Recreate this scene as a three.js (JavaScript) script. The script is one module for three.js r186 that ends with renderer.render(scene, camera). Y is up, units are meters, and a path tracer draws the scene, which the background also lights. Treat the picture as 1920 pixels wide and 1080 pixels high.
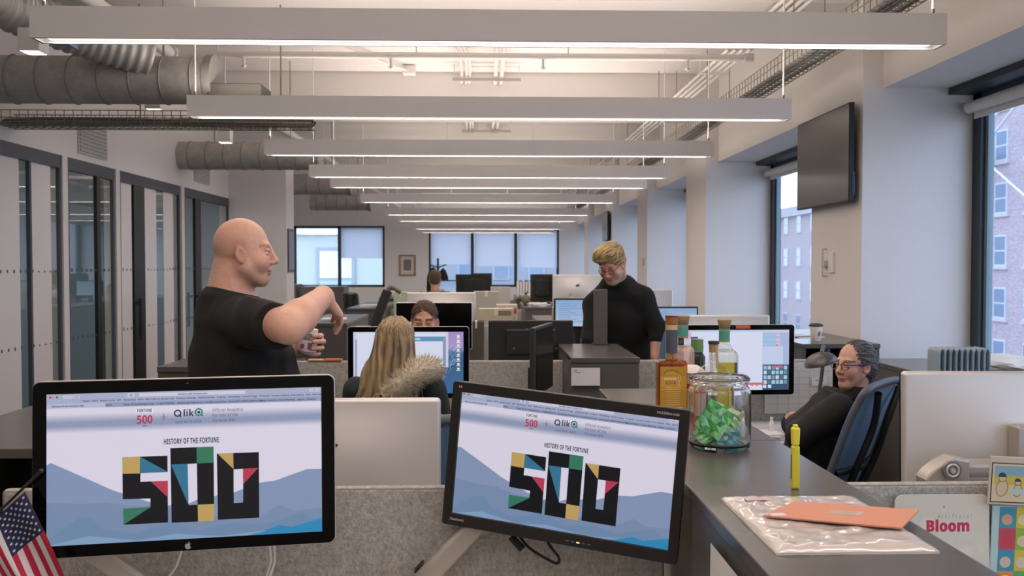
import * as THREE from 'three';
import { RoundedBoxGeometry } from 'three/addons/geometries/RoundedBoxGeometry.js';
import { mergeGeometries } from 'three/addons/utils/BufferGeometryUtils.js';
import { RectAreaLightUniformsLib } from 'three/addons/lights/RectAreaLightUniformsLib.js';

// ---------------------------------------------------------------- camera, sky, exposure
const scene = new THREE.Scene();
const FOCAL = 1650, EYE = 1.65;
const camera = new THREE.PerspectiveCamera(2 * Math.atan(540 / FOCAL) * 180 / Math.PI, 1920 / 1080, 0.05, 400);
camera.rotation.order = 'YXZ';
camera.position.set(0, EYE, 0);
camera.rotation.set(-Math.atan(43 / FOCAL), -Math.atan(48 / FOCAL), 0);
camera.updateMatrixWorld(true);
camera.focus = 2.75;
camera.userData.fStop = 6.3;
scene.background = new THREE.Color().setRGB(1.4, 1.8, 2.55);      // even overcast sky
scene.backgroundIntensity = 1.0;
const renderer = new THREE.WebGLRenderer({ antialias: true });
renderer.toneMapping = THREE.LinearToneMapping;
renderer.toneMappingExposure = 1.3;
renderer.shadowMap.enabled = true;
RectAreaLightUniformsLib.init();
const LAMP_RGB = [1.0, 0.86, 0.78], LAMP_DOWN = 15, LAMP_UP = 29;

// ---------------------------------------------------------------- helpers
const V = (x, y, z) => new THREE.Vector3(x, y, z);
const R = (a) => a * Math.PI / 180;
// the place at depth d (metres in front of the camera along the room) that the photograph shows at pixel (px, py)
function P(px, py, d) {
  const v = V((px - 960) / FOCAL, -(py - 540) / FOCAL, -1).applyQuaternion(camera.quaternion);
  return v.multiplyScalar(d / -v.z).add(camera.position);
}
const PX = (px, d) => P(px, 497, d).x, PY = (py, d) => P(912, py, d).y;
let seed = 7;
const rnd = (a = 0, b = 1) => { seed = (seed * 1664525 + 1013904223) >>> 0; return a + (b - a) * seed / 4294967296; };
const taken = {};
function numbered(n) { const k = taken[n] = (taken[n] ?? -1) + 1; return k ? n + '_' + String(k).padStart(3, '0') : n; }
function at(g, x = 0, y = 0, z = 0, rx = 0, ry = 0, rz = 0) {
  g.applyMatrix4(new THREE.Matrix4().compose(V(x, y, z), new THREE.Quaternion().setFromEuler(new THREE.Euler(rx, ry, rz)), V(1, 1, 1)));
  return g;
}
const bx = (w, h, d, x, y, z, rx, ry, rz) => at(new THREE.BoxGeometry(w, h, d), x, y, z, rx, ry, rz);
const rb = (w, h, d, r, x, y, z, rx, ry, rz) => at(new RoundedBoxGeometry(w, h, d, 2, Math.min(r, w / 2.01, h / 2.01, d / 2.01)), x, y, z, rx, ry, rz);
const bb = (x0, x1, y0, y1, z0, z1) => bx(Math.abs(x1 - x0), Math.abs(y1 - y0), Math.abs(z1 - z0), (x0 + x1) / 2, (y0 + y1) / 2, (z0 + z1) / 2);
const cy = (r1, r2, h, x, y, z, rx, ry, rz, n = 20) => at(new THREE.CylinderGeometry(r1, r2, h, n), x, y, z, rx, ry, rz);
const sp = (r, x, y, z, n = 16) => at(new THREE.SphereGeometry(r, n, Math.ceil(n * 0.7)), x, y, z);
const lathe = (pts, x = 0, y = 0, z = 0, n = 40) => at(new THREE.LatheGeometry(pts.map((p) => new THREE.Vector2(p[0], p[1])), n), x, y, z);
function bar(a, b, r, n = 8) {                                       // a round bar from a to b
  const d = b.clone().sub(a), g = new THREE.CylinderGeometry(r, r, d.length(), n);
  g.applyQuaternion(new THREE.Quaternion().setFromUnitVectors(V(0, 1, 0), d.clone().normalize()));
  const m = a.clone().add(b).multiplyScalar(0.5); g.translate(m.x, m.y, m.z); return g;
}
const tube = (pts, r, seg = 24, n = 7) => new THREE.TubeGeometry(new THREE.CatmullRomCurve3(pts), seg, r, n, false);
function ex(shape, depth, bevel = 0, curve = 10) {
  return new THREE.ExtrudeGeometry(shape, { depth, bevelEnabled: bevel > 0, bevelSize: bevel, bevelThickness: bevel, bevelSegments: 2, curveSegments: curve });
}
function rrect(w, h, r) {
  const s = new THREE.Shape(), x = -w / 2, y = -h / 2;
  s.moveTo(x + r, y); s.lineTo(x + w - r, y); s.absarc(x + w - r, y + r, r, -Math.PI / 2, 0);
  s.lineTo(x + w, y + h - r); s.absarc(x + w - r, y + h - r, r, 0, Math.PI / 2);
  s.lineTo(x + r, y + h); s.absarc(x + r, y + h - r, r, Math.PI / 2, Math.PI);
  s.lineTo(x, y + r); s.absarc(x + r, y + r, r, Math.PI, 1.5 * Math.PI); return s;
}
function metresUV(g) {                                                // texture coordinates in metres from the way each face points
  const p = g.attributes.position, n = g.attributes.normal, uv = new Float32Array(p.count * 2);
  for (let i = 0; i < p.count; i++) {
    const ax = Math.abs(n.getX(i)), ay = Math.abs(n.getY(i)), az = Math.abs(n.getZ(i));
    if (ax >= ay && ax >= az) { uv[2 * i] = p.getZ(i); uv[2 * i + 1] = p.getY(i); }
    else if (ay >= az) { uv[2 * i] = p.getX(i); uv[2 * i + 1] = p.getZ(i); }
    else { uv[2 * i] = p.getX(i); uv[2 * i + 1] = p.getY(i); }
  }
  g.setAttribute('uv', new THREE.BufferAttribute(uv, 2)); return g;
}
function merged(geos, keepUV) {
  geos = (Array.isArray(geos) ? geos : [geos]).map((g) => (g.index ? g.toNonIndexed() : g));
  const col = geos.every((g) => g.attributes.color);
  for (const g of geos) for (const k of Object.keys(g.attributes)) if (!['position', 'normal', 'uv'].includes(k) && !(k === 'color' && col)) g.deleteAttribute(k);
  for (const g of geos) if (!keepUV || !g.attributes.uv) metresUV(g);
  return geos.length > 1 ? mergeGeometries(geos) : geos[0];
}
function obj(name, geos, mat, parent = scene, keepUV = false) {
  const g = geos.isBufferGeometry && (keepUV && geos.attributes.uv) ? geos : merged(geos, keepUV);
  const m = new THREE.Mesh(g, mat); m.castShadow = m.receiveShadow = true;
  m.name = parent === scene ? numbered(name) : name; parent.add(m); return m;
}
function thing(name, label, category, [x, y, z] = [0, 0, 0], turn = 0, group) {
  const o = new THREE.Group(); o.name = numbered(name); o.position.set(x, y, z); o.rotation.y = turn;
  o.userData = { label, category }; if (group) o.userData.group = group; scene.add(o); return o;
}
function tag(o, label, category, group) { o.userData = { label, category }; if (group) o.userData.group = group; return o; }
function struct(name, label, category) {
  const o = new THREE.Group(); o.name = name; o.userData = { label, category, kind: 'structure' }; scene.add(o); return o;
}
function structMesh(name, label, category, geos, mat) { const m = obj(name, geos, mat); m.userData = { label, category, kind: 'structure' }; return m; }
function dup(o, [x, y, z], turn, label, group) {
  const c = o.clone(); c.name = numbered(o.name.replace(/_\d+$/, '')); c.position.set(x, y, z); c.rotation.y = turn;
  c.userData = { ...o.userData, label }; if (group) c.userData.group = group; scene.add(c); return c;
}

// ---------------------------------------------------------------- textures
function hash(x, y, s) { let h = (x * 374761393 + y * 668265263 + s * 2147483647) | 0; h = Math.imul(h ^ (h >>> 13), 1274126177); return ((h ^ (h >>> 16)) >>> 0) / 4294967296; }
function vnoise(u, v, per, s) {                                       // value noise that repeats every per cells
  const x = u * per, y = v * per, i = Math.floor(x), j = Math.floor(y), f = x - i, g = y - j, w = (t) => ((t % per) + per) % per;
  const a = f * f * (3 - 2 * f), b = g * g * (3 - 2 * g);
  const h = (p, q) => hash(w(p), w(q), s);
  return (h(i, j) * (1 - a) + h(i + 1, j) * a) * (1 - b) + (h(i, j + 1) * (1 - a) + h(i + 1, j + 1) * a) * b;
}
function dataTex(n, fn, srgb, metres) {
  const a = new Uint8Array(n * n * 4);
  for (let y = 0; y < n; y++) for (let x = 0; x < n; x++) {
    const c = fn(x / n, y / n), k = (y * n + x) * 4;
    for (let i = 0; i < 3; i++) a[k + i] = Math.max(0, Math.min(255, 255 * (c.length ? c[i] : c)));
    a[k + 3] = 255;
  }
  const t = new THREE.DataTexture(a, n, n); t.wrapS = t.wrapT = THREE.RepeatWrapping; t.magFilter = THREE.LinearFilter; t.minFilter = THREE.LinearFilter;
  if (srgb) t.colorSpace = THREE.SRGBColorSpace; t.repeat.set(1 / metres, 1 / metres); t.needsUpdate = true; return t;
}
function canvasTex(w, h, draw, srgb = true) {
  const c = document.createElement('canvas'); c.width = w; c.height = h; const g = c.getContext('2d'); draw(g, w, h);
  const t = new THREE.CanvasTexture(c); if (srgb) t.colorSpace = THREE.SRGBColorSpace; t.anisotropy = 8; return t;
}
const feltTex = dataTex(512, (u, v) => {
  const a = 0.6 * vnoise(u, v, 128, 1) + 0.4 * vnoise(u, v, 256, 2), b = vnoise(u * 1, v, 40, 3), c = vnoise(u, v * 0.5, 90, 5);
  const k = 0.65 + 0.15 * (a - 0.5) + 0.10 * (b - 0.5) + 0.07 * (c - 0.5); return [k, k * 0.985, k * 0.95];
}, true, 0.34);
const feltBump = dataTex(256, (u, v) => 0.5 * vnoise(u, v, 128, 11) + 0.5 * vnoise(u, v, 64, 12), false, 0.2);
const carpetTex = dataTex(512, (u, v) => {
  const k = 0.33 + 0.16 * (vnoise(u, v, 200, 21) - 0.5) + 0.12 * (vnoise(u, v, 24, 22) - 0.5); return [k, k * 0.98, k * 0.94];
}, true, 0.6);
const paintBump = dataTex(256, (u, v) => 0.6 * vnoise(u, v, 100, 31) + 0.4 * vnoise(u, v, 30, 32), false, 0.3);
const ductTex = dataTex(256, (u, v) => { const k = 0.68 + 0.05 * (vnoise(u, v, 30, 41) - 0.5) + 0.06 * (vnoise(u, v, 9, 42) - 0.5); return [k, k * 0.985, k * 0.95]; }, true, 0.5);
const brickTex = dataTex(512, (u, v) => {
  const row = Math.floor(v * 48), x = u * 16 + (row % 2) * 0.5, col = Math.floor(x), fx = x - col, fy = v * 48 - row;
  const m = fx < 0.05 || fy < 0.14, t = hash(((col % 16) + 16) % 16, row, 51) * 0.12;
  return m ? [0.72, 0.70, 0.72] : [0.66 + t, 0.59 + t * 0.8, 0.61 + t * 0.8];
}, true, 3.6);

// ---------------------------------------------------------------- materials
const mat = (hex, rough = 0.6, o = {}) => new THREE.MeshStandardMaterial({ color: hex, roughness: rough, ...o });
const phy = (hex, rough, o) => new THREE.MeshPhysicalMaterial({ color: hex, roughness: rough, ...o });
const M = {
  wall: mat('#dedad6', 0.75, { bumpMap: paintBump, bumpScale: 0.0006 }),
  ceiling: mat('#dcd7d2', 0.85, { bumpMap: paintBump, bumpScale: 0.002 }),
  pipe: mat('#d8d3cd', 0.6),
  carpet: mat('#ffffff', 0.95, { map: carpetTex }),
  felt: mat('#ffffff', 0.95, { map: feltTex, bumpMap: feltBump, bumpScale: 0.0012 }),
  feltTrim: mat('#c9c5bf', 0.6),
  laminate: mat('#57534f', 0.36),
  laminateTop: mat('#57534f', 0.24),
  laminateDark: mat('#2a2827', 0.55),
  worktop: mat('#c9c6c2', 0.5),
  steel: mat('#8f8d8a', 0.4, { metalness: 0.7 }),
  lampBody: mat('#e2deda', 0.55),
  frame: mat('#2b343a', 0.45),
  frontFrame: mat('#474b54', 0.5),
  frameBlack: mat('#121315', 0.4),
  whitePost: mat('#d4d1cd', 0.5),
  glass: phy('#ffffff', 0.0, { transmission: 1, thickness: 0, ior: 1.5 }),
  partitionGlass: phy('#e9f1f2', 0.0, { transmission: 1, thickness: 0, ior: 2.1 }),
  film: phy('#d6d2d1', 0.3, {}),
  duct: mat('#ffffff', 0.5, { map: ductTex, metalness: 0.25 }),
  ductBand: mat('#8b8883', 0.5, { metalness: 0.3 }),
  wire: mat('#8d8570', 0.5, { metalness: 0.5 }),
  alu: mat('#dcd8d4', 0.42, { metalness: 0.5 }),
  aluEdge: mat('#d9d4ce', 0.35, { metalness: 0.5 }),
  armMetal: mat('#b8b2a9', 0.38, { metalness: 0.5 }),
  white: mat('#e6e2de', 0.5),
  paper: mat('#e8e4df', 0.8),
  blackGloss: phy('#060506', 0.14, { specularIntensity: 0.45 }),
  blackPlastic: mat('#171615', 0.5),
  darkPlastic: mat('#1d1a18', 0.5),
  grayPlastic: mat('#5c5a58', 0.5),
  rubber: mat('#1c1b1a', 0.8),
  mesh: phy('#4f7397', 0.8, { transmission: 0.35, thickness: 0 }),
  meshDark: phy('#23262c', 0.85, { transmission: 0.15, thickness: 0 }),
  seatFabric: mat('#22242a', 0.9),
  chairEdge: mat('#565c68', 0.5),
  cardboard: mat('#b9a98c', 0.85),
  blind: phy('#eef0f4', 0.95, { transmission: 0.8, thickness: 0 }),
  clearGlass: phy('#ffffff', 0.0, { transmission: 1, thickness: 0.004, ior: 1.4 }),
};
const emit = (r, g, b, k) => new THREE.MeshStandardMaterial({ color: '#000000', roughness: 0.6, emissive: new THREE.Color().setRGB(r, g, b), emissiveIntensity: k });
const screenMat = (tex, k = 1) => new THREE.MeshStandardMaterial({ color: '#050505', roughness: 0.25, emissive: '#ffffff', emissiveMap: tex, emissiveIntensity: k });
const officeChairs = [];                                           // chairs placed once the chair is built

// ================================================================ THE ROOM
const CEIL = 3.85, COLX = 2.53, BULKX = 2.67, WINX = 3.28, SOFFIT = 2.84, SILL = 0.82, LEFTX = -3.3, FAR = 26, BACK = -3.2;
const COLS = [[-2.1, -1.2], [1.9, 2.8], [5.87, 6.79], [10.1, 11.1], [13.8, 14.7], [17.7, 18.6], [21.8, 22.7]];   // depth of each window pier
structMesh('floor', 'grey carpet floor running under the desks', 'floor', bb(-7.2, 3.5, -0.15, 0, -BACK + 0.2, -FAR - 0.2), M.carpet);
structMesh('ceiling', 'white painted concrete ceiling above the pendant lights', 'ceiling', bb(-7.2, 3.5, CEIL, CEIL + 0.2, -BACK + 0.2, -FAR - 0.2), M.ceiling);
{ // beams across the room on the pier lines
  for (const [a, b] of COLS) structMesh(numbered('ceiling_beam'), 'white concrete beam crossing the ceiling', 'beam', bb(LEFTX - 3.6, BULKX + 0.02, 3.42, CEIL, -a - 0.05, -b + 0.15), M.ceiling).userData.group = 'ceiling beams across the office';
}
{ // right wall: bulkhead, piers and spandrels, with real openings
  const w = struct('wall_right', 'white window wall with deep piers and a bulkhead', 'wall');
  obj('bulkhead', bb(BULKX, 3.55, SOFFIT, CEIL, -BACK, -FAR), M.wall, w);
  obj('spandrel', bb(WINX - 0.02, 3.5, 0, SILL, -BACK, -FAR), M.wall, w);
  for (const [a, b] of COLS) obj('pier', bb(COLX, 3.39, 0, CEIL, -a, -b), M.wall, w);
}
const winSpans = COLS.map(([, b], i) => [b, i + 1 < COLS.length ? COLS[i + 1][0] : FAR]);
winSpans.forEach(([a, b], i) => { // windows of the right wall
  const o = struct('window_' + (i + 1), i === 1 ? 'tall dark framed window at the edge of the photo with rolled shade' : i === 2 ? 'narrow looking dark framed window behind the wall television' : 'dark framed side window between white piers further along', 'window');
  const z0 = -a - 0.002, z1 = -b + 0.002, t = 0.1;
  obj('frame', [bb(WINX, WINX + 0.09, SILL, SOFFIT, z0, z0 - t), bb(WINX, WINX + 0.09, SILL, SOFFIT, z1, z1 + t), bb(WINX, WINX + 0.09, SILL, SILL + 0.09, z0, z1), bb(WINX, WINX + 0.09, SOFFIT - 0.08, SOFFIT, z0, z1)], M.frame, o);
  obj('sash', [bb(WINX + 0.03, WINX + 0.07, SILL + 0.09, SOFFIT - 0.08, z0 - t, z0 - t - 0.035), bb(WINX + 0.03, WINX + 0.07, SILL + 0.09, SOFFIT - 0.08, z1 + t, z1 + t + 0.035)], mat('#6f8791', 0.4), o);
  const n = 2, L = (z1 - z0) / n;
  for (let k = 1; k < n; k++) obj('mullion', bb(WINX + 0.01, WINX + 0.08, SILL + 0.09, SOFFIT - 0.08, z0 + L * k - 0.03, z0 + L * k + 0.03), M.frame, o);
  for (let k = 0; k < n; k++) { const p = bb(WINX + 0.05, WINX + 0.0502, SILL + 0.09, SOFFIT - 0.08, z0 + L * k, z0 + L * (k + 1)); const q = new THREE.PlaneGeometry(Math.abs(L), SOFFIT - SILL - 0.17); q.rotateY(-Math.PI / 2); q.translate(WINX + 0.05, (SOFFIT + SILL) / 2, z0 + L * (k + 0.5)); obj('pane', q, M.glass, o); p.dispose(); }
  obj('shade_pocket', bb(WINX - 0.17, WINX, SOFFIT - 0.045, SOFFIT, z0, z1), M.frame, o);
  obj('shade_roll', cy(0.038, 0.038, Math.abs(z1 - z0) - 0.1, WINX - 0.055, SOFFIT - 0.14, (z0 + z1) / 2, Math.PI / 2), M.white, o);
  obj('shade_hem', bb(WINX - 0.028, WINX - 0.018, SOFFIT - 0.215, SOFFIT - 0.14, z0 - 0.06, z1 + 0.06), M.white, o);
  obj('sill_board', bb(WINX - 0.05, WINX, SILL - 0.04, SILL, z0, z1), M.wall, o);
});
{ // left: gypsum above the glazed fronts, short wall at their end, outer walls
  const HEAD = 2.5, w = struct('wall_left', 'white plaster wall above the glazed office fronts', 'wall');
  obj('upper_wall', bb(LEFTX - 0.12, LEFTX, HEAD, CEIL, -BACK, -11.4), M.wall, w);
  obj('end_wall', bb(LEFTX - 0.12, -2.57, 0, CEIL, -11.4, -11.85), M.wall, w);
  obj('outer_wall', bb(-7.2, -7, 0, CEIL, -BACK, -FAR), M.wall, w);
  obj('office_wall', [bb(-7, LEFTX - 0.12, 0, CEIL, -7.9, -8.02), bb(-7, LEFTX - 0.12, 0, CEIL, -4.6, -4.72), bb(-7, LEFTX - 0.12, 0, CEIL, -11.4, -11.5), bb(-6.98, -6.9, 0, CEIL, -BACK, -11.4)], mat('#86a0ac', 0.8), w);
  structMesh('wall_back', 'white wall behind the viewer', 'wall', bb(-7.2, 3.5, 0, CEIL, -BACK + 0.2, -BACK), M.wall);
  for (const [d, px, py] of [[8.6, 186, 268], [9.4, 385, 325]]) { // air grilles on the plaster
    const z = -LEFTX * 0 - (LEFTX * FOCAL / (px - 912)), y = PY(py, -z), g = thing('air_grille', px < 200 ? 'large square air grille on plaster over the glass fronts' : 'small square air grille on plaster beside the duct end', 'grille', [LEFTX, y, z]);
    obj('frame', bb(-0.002, 0.01, -0.13, 0.13, -0.27, 0.27), mat('#b9b7b3', 0.6), g);
    for (let k = 0; k < 8; k++) obj('louvre', bb(0.008, 0.018, -0.11 + k * 0.031, -0.105 + k * 0.031 + 0.012, -0.25, 0.25), mat('#a9a7a3', 0.6), g);
  }
}
{ // far wall with two window groups
  const w = struct('wall_far', 'far wall with two groups of tall windows', 'wall'), z0 = -FAR, z1 = -FAR - 0.25, HD = 2.72, HL = 2.80, SL = 1.0;
  const xs = [-5.66, -2.99, -1.70, 2.15];
  obj('wall_panel', [bb(-7, xs[0], 0, CEIL, z0, z1), bb(xs[1], xs[2], 0, CEIL, z0, z1), bb(xs[3], 3.4, 0, CEIL, z0, z1), bb(xs[0], xs[1], HL, CEIL, z0, z1), bb(xs[2], xs[3], HD, CEIL, z0, z1), bb(xs[0], xs[1], 0, SL, z0, z1), bb(xs[2], xs[3], 0, SL, z0, z1)], M.wall, w);
  let n = winSpans.length;
  const group = (x0, x1, hd, k, label, blinds) => {
    const o = struct('window_' + (++n), label, 'window'), L = (x1 - x0) / k, t = 0.07;
    obj('frame', [bb(x0, x1, hd - t, hd, z0 - 0.05, z0 - 0.14), bb(x0, x1, SL, SL + t, z0 - 0.05, z0 - 0.14), bb(x0, x0 + t, SL, hd, z0 - 0.05, z0 - 0.14), bb(x1 - t, x1, SL, hd, z0 - 0.05, z0 - 0.14)], M.frame, o);
    for (let i = 1; i < k; i++) obj('mullion', bb(x0 + L * i - 0.045, x0 + L * i + 0.045, SL, hd, z0 - 0.05, z0 - 0.14), M.frame, o);
    for (let i = 0; i < k; i++) {
      obj('pane', at(new THREE.PlaneGeometry(L, hd - SL), x0 + L * (i + 0.5), (hd + SL) / 2, z0 - 0.1), M.glass, o);
      if (blinds[i]) obj('roller_blind', bb(x0 + L * i + 0.06, x0 + L * (i + 1) - 0.06, hd - blinds[i], hd - 0.05, z0 - 0.03, z0 - 0.034), M.blind, o);
    }
  };
  group(xs[0], xs[1], HL, 2, 'double window of the far wall beside the short end wall', [0, 0.95]);
  group(xs[2], xs[3], HD, 3, 'three part window of the far wall with lowered shades', [1.05, 1.1, 1.15]);
}
{ // glazed office fronts on the left: posts, head, panes, film strips, doors
  const HEAD = 2.5, X = LEFTX, dep = (px) => -LEFTX * FOCAL / (912 - px);
  const bays = [
    { d: [3.4, dep(-32)], door: false, strips: [], bars: [], label: 'glazed office front nearest the viewer at the photo edge' },
    { d: [dep(-24), dep(127)], door: false, strips: [[dep(-14), dep(0)], [dep(10), dep(53)], [dep(72), dep(110)]], bars: [dep(71)], label: 'glazed office front with two wide white film strips' },
    { d: [dep(137), dep(224)], door: true, strips: [], bars: [dep(195)], w: 0.07, label: 'sliding glass door front between two white posts' },
    { d: [dep(232), dep(344)], door: true, strips: [[dep(238), dep(257)], [dep(281), dep(302)], [dep(315), dep(333)]], bars: [dep(269)], w: 0.26, label: 'glazed front with thick black door stile and pull handle' },
    { d: [dep(351), 11.38], door: true, strips: [], bars: [dep(377)], w: 0.2, label: 'last glazed front beside the short plaster end wall' }];
  bays.forEach((b, i) => {
    const o = struct((b.door ? 'door_' : 'window_') + (20 + i), b.label, b.door ? 'glass door' : 'glass wall'), z0 = -b.d[0], z1 = -b.d[1];
    obj('frame', [bb(X - 0.05, X + 0.01, HEAD - 0.1, HEAD, z0, z1), bb(X - 0.05, X + 0.01, 0, 0.1, z0, z1), bb(X - 0.02, X + 0.006, 0.1, HEAD - 0.1, z0, z0 - 0.04), bb(X - 0.02, X + 0.006, 0.1, HEAD - 0.1, z1, z1 + 0.03)], M.frontFrame, o);
    for (const d of b.bars) obj('stile', bb(X - 0.02, X + 0.008, 0.1, HEAD - 0.1, -d - (b.w ?? 0.025) / 2, -d + (b.w ?? 0.025) / 2), i > 1 ? M.frameBlack : M.frontFrame, o);
    const cuts = [b.d[0] + 0.045, ...b.bars, b.d[1] - 0.045];
    for (let k = 0; k + 1 < cuts.length; k++) { const g = new THREE.PlaneGeometry(cuts[k + 1] - cuts[k], HEAD - 0.2); g.rotateY(Math.PI / 2); g.translate(X - 0.008, HEAD / 2, -(cuts[k] + cuts[k + 1]) / 2); obj('pane', g, M.partitionGlass, o); }
    for (const [p, q] of b.strips) obj('film_strip', bb(X - 0.006, X - 0.0045, 0.1, HEAD - 0.1, -p, -q), M.film, o);
    const dots = [];
    for (const y of [1.615, 1.07]) for (let d = b.d[0] + 0.1; d < b.d[1] - 0.08; d += 0.085) { const h = [0.022, 0.012, 0.03][Math.floor(d * 37) % 3]; dots.push(bx(0.002, h, 0.016, X - 0.003, y - 0.02 + h / 2, -d)); }
    if (i) { const m = obj('safety_marks', dots, mat('#4b4d52', 0.6), o); m.userData.kind = 'stuff'; }
    if (b.door && i > 2) obj('pull_handle', [bb(X + 0.015, X + 0.06, 1.28, 1.31, -b.bars[0] + 0.13, -b.bars[0] + 0.1), bb(X + 0.045, X + 0.07, 0.95, 1.34, -b.bars[0] + 0.135, -b.bars[0] + 0.1)], M.frameBlack, o);
  });
  for (const px of [131.5, 228, 347.5]) { const d = dep(px), m = structMesh(numbered('trim_post'), px < 200 ? 'white post beside the front with film strips' : px < 300 ? 'white post between sliding door and handled door' : 'white post nearest the short plaster end wall', 'post', bb(X - 0.09, X + 0.02, 0, HEAD, -d - 0.042, -d + 0.042), M.whitePost); m.name = m.name; }
  // offices behind the glass
  for (const [d, l] of [[6.3, 'low grey cabinet inside the office behind film strips'], [9.6, 'low grey cabinet inside the office behind the handled door']]) {
    const c = thing('office_cabinet', l, 'cabinet', [-5.6, 0, -d]);
    obj('body', rb(1.5, 0.95, 0.5, 0.01, 0, 0.475, 0), mat('#8b8672', 0.6), c); obj('cabinet_top', rb(1.54, 0.03, 0.54, 0.01, 0, 0.965, 0), M.laminate, c);
    for (const s of [-0.37, 0.37]) obj('door', rb(0.7, 0.85, 0.02, 0.005, s, 0.48, 0.26), mat('#96907c', 0.6), c);
  }
  for (const [x, d, l] of [[-4.6, 7.0, 'dark swivel chair inside the office behind sliding door'], [-4.4, 10.4, 'dark swivel chair inside the last glazed office']]) officeChairs.push([x, d, l]);
}
// things outside the windows: brick block across the street, paler block further on, pale neighbour behind the far wall
{
  const b = thing('brick_building', 'hazy red brick apartment block across the street', 'building', [30, -12, 0]);
  obj('wall', bb(0, 8, 0, 34, -15, -72), mat('#ffffff', 0.9, { map: brickTex }), b);
  const fr = mat('#c9ccd2', 0.6), gl = phy('#7d8ea3', 0.1, { clearcoat: 1 }), li = mat('#c6bfc0', 0.8);
  const fg = bb(-0.06, 0.05, -0.9, 0.9, -0.6, 0.6), pg = [bb(-0.08, -0.06, -0.8, -0.06, -0.5, 0.5), bb(-0.08, -0.06, 0.04, 0.8, -0.5, 0.5)], lg = bb(-0.12, 0.05, -1.1, -0.9, -0.75, 0.75);
  for (let d = 36; d < 68; d += 2.9) for (let y = 8.4; y < 26; y += 3.05) {
    const f = obj('window', fg, fr, b); f.position.set(-0.02, y, -d);
    for (const p of pg) obj('pane', p, gl, f);
    obj('lintel', lg, li, f);
  }
  const e = thing('fire_escape', 'pale diagonal fire escape stair on the brick block', 'stairs', [28.7, 8, -51]);
  obj('stringer', [bar(V(0, 3.6, 6), V(0, 0.2, 0.4), 0.07), bar(V(-0.7, 3.6, 6), V(-0.7, 0.2, 0.4), 0.07), bar(V(0, 7.4, 0.4), V(0, 4, 6), 0.07), bar(V(0, 0, 0.4), V(0, -3.4, 6), 0.07)], mat('#d9dade', 0.5), e);
  obj('landing', [bb(-0.8, 0.7, 3.6, 3.7, 5.4, 7), bb(-0.8, 0.7, 0.1, 0.2, -1.4, 0.6)], mat('#c9cace', 0.5), e);
  const c = thing('pale_building', 'pale low apartment block seen past the television', 'building', [30, -12, 0]);
  obj('wall', bb(0, 10, 0, 19, -77, -150), mat('#c2b3b3', 0.9), c);
  obj('parapet', bb(-0.4, 0.3, 18.4, 19.3, -77, -150), mat('#c3c2c4', 0.8), c);
  for (let d = 80; d < 120; d += 3.6) for (let y = 8; y < 18; y += 3.2) { const f = obj('window', fg, fr, c); f.position.set(-0.02, y, -d); for (const p of pg) obj('pane', p, gl, f); }
  const t = thing('white_building', 'tall white block rising behind the low pale one', 'building', [34, -12, -150]);
  obj('wall', bb(0, 10, 0, 27, 0, -30), mat('#c3c8d0', 0.9), t);
  obj('roof_house', bb(2, 7, 27, 29.5, -6, -14), mat('#b7bcc4', 0.9), t);
  const n = thing('neighbour_building', 'pale rendered block with sash window behind far wall', 'building', [0, -12, -48]);
  obj('wall', bb(-16, -5.4, 0, 30, 0, -8), mat('#b9bfb4', 0.9), n);
  obj('cornice', bb(-16, -5.4, 15.3, 15.9, 0.3, 0), mat('#e2e4e6', 0.8), n);
  const f = obj('window', bb(-9.2, -7.1, 11.2, 14.6, 0.12, 0), mat('#9aa2a3', 0.6), n);
  obj('pane', bb(-9.0, -7.3, 12.95, 14.4, 0.14, 0.1), phy('#dfe6f2', 0.1, {}), f); obj('pane', bb(-9.0, -7.3, 11.4, 12.8, 0.14, 0.1), phy('#a9bcc0', 0.1, {}), f);
  const pt = thing('pale_tower', 'tall pale block filling the three part far window', 'building', [0, -12, -80]);
  obj('wall', bb(-12, 14, 0, 40, 0, -10), mat('#a3a8ac', 0.9), pt);
  for (let x = -9; x < 9; x += 3.2) for (let y = 9; y < 18; y += 3.3) { const f = obj('window', bb(x, x + 1.5, y, y + 1.9, 0.1, 0), mat('#b9c0c8', 0.6), pt); obj('pane', bb(x + 0.12, x + 1.38, y + 0.12, y + 1.78, 0.13, 0.1), phy('#8d9cab', 0.1, {}), f); }
  const s = thing('street_ground', 'grey street far below the windows', 'street', [0, -12, 0]); s.userData.kind = 'structure';
  obj('asphalt', bb(3.6, 200, -0.2, 0, 30, -300), mat('#77777a', 0.9), s); obj('asphalt', bb(-60, 3.6, -0.2, 0, -26.4, -300), mat('#77777a', 0.9), s);
}

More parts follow.
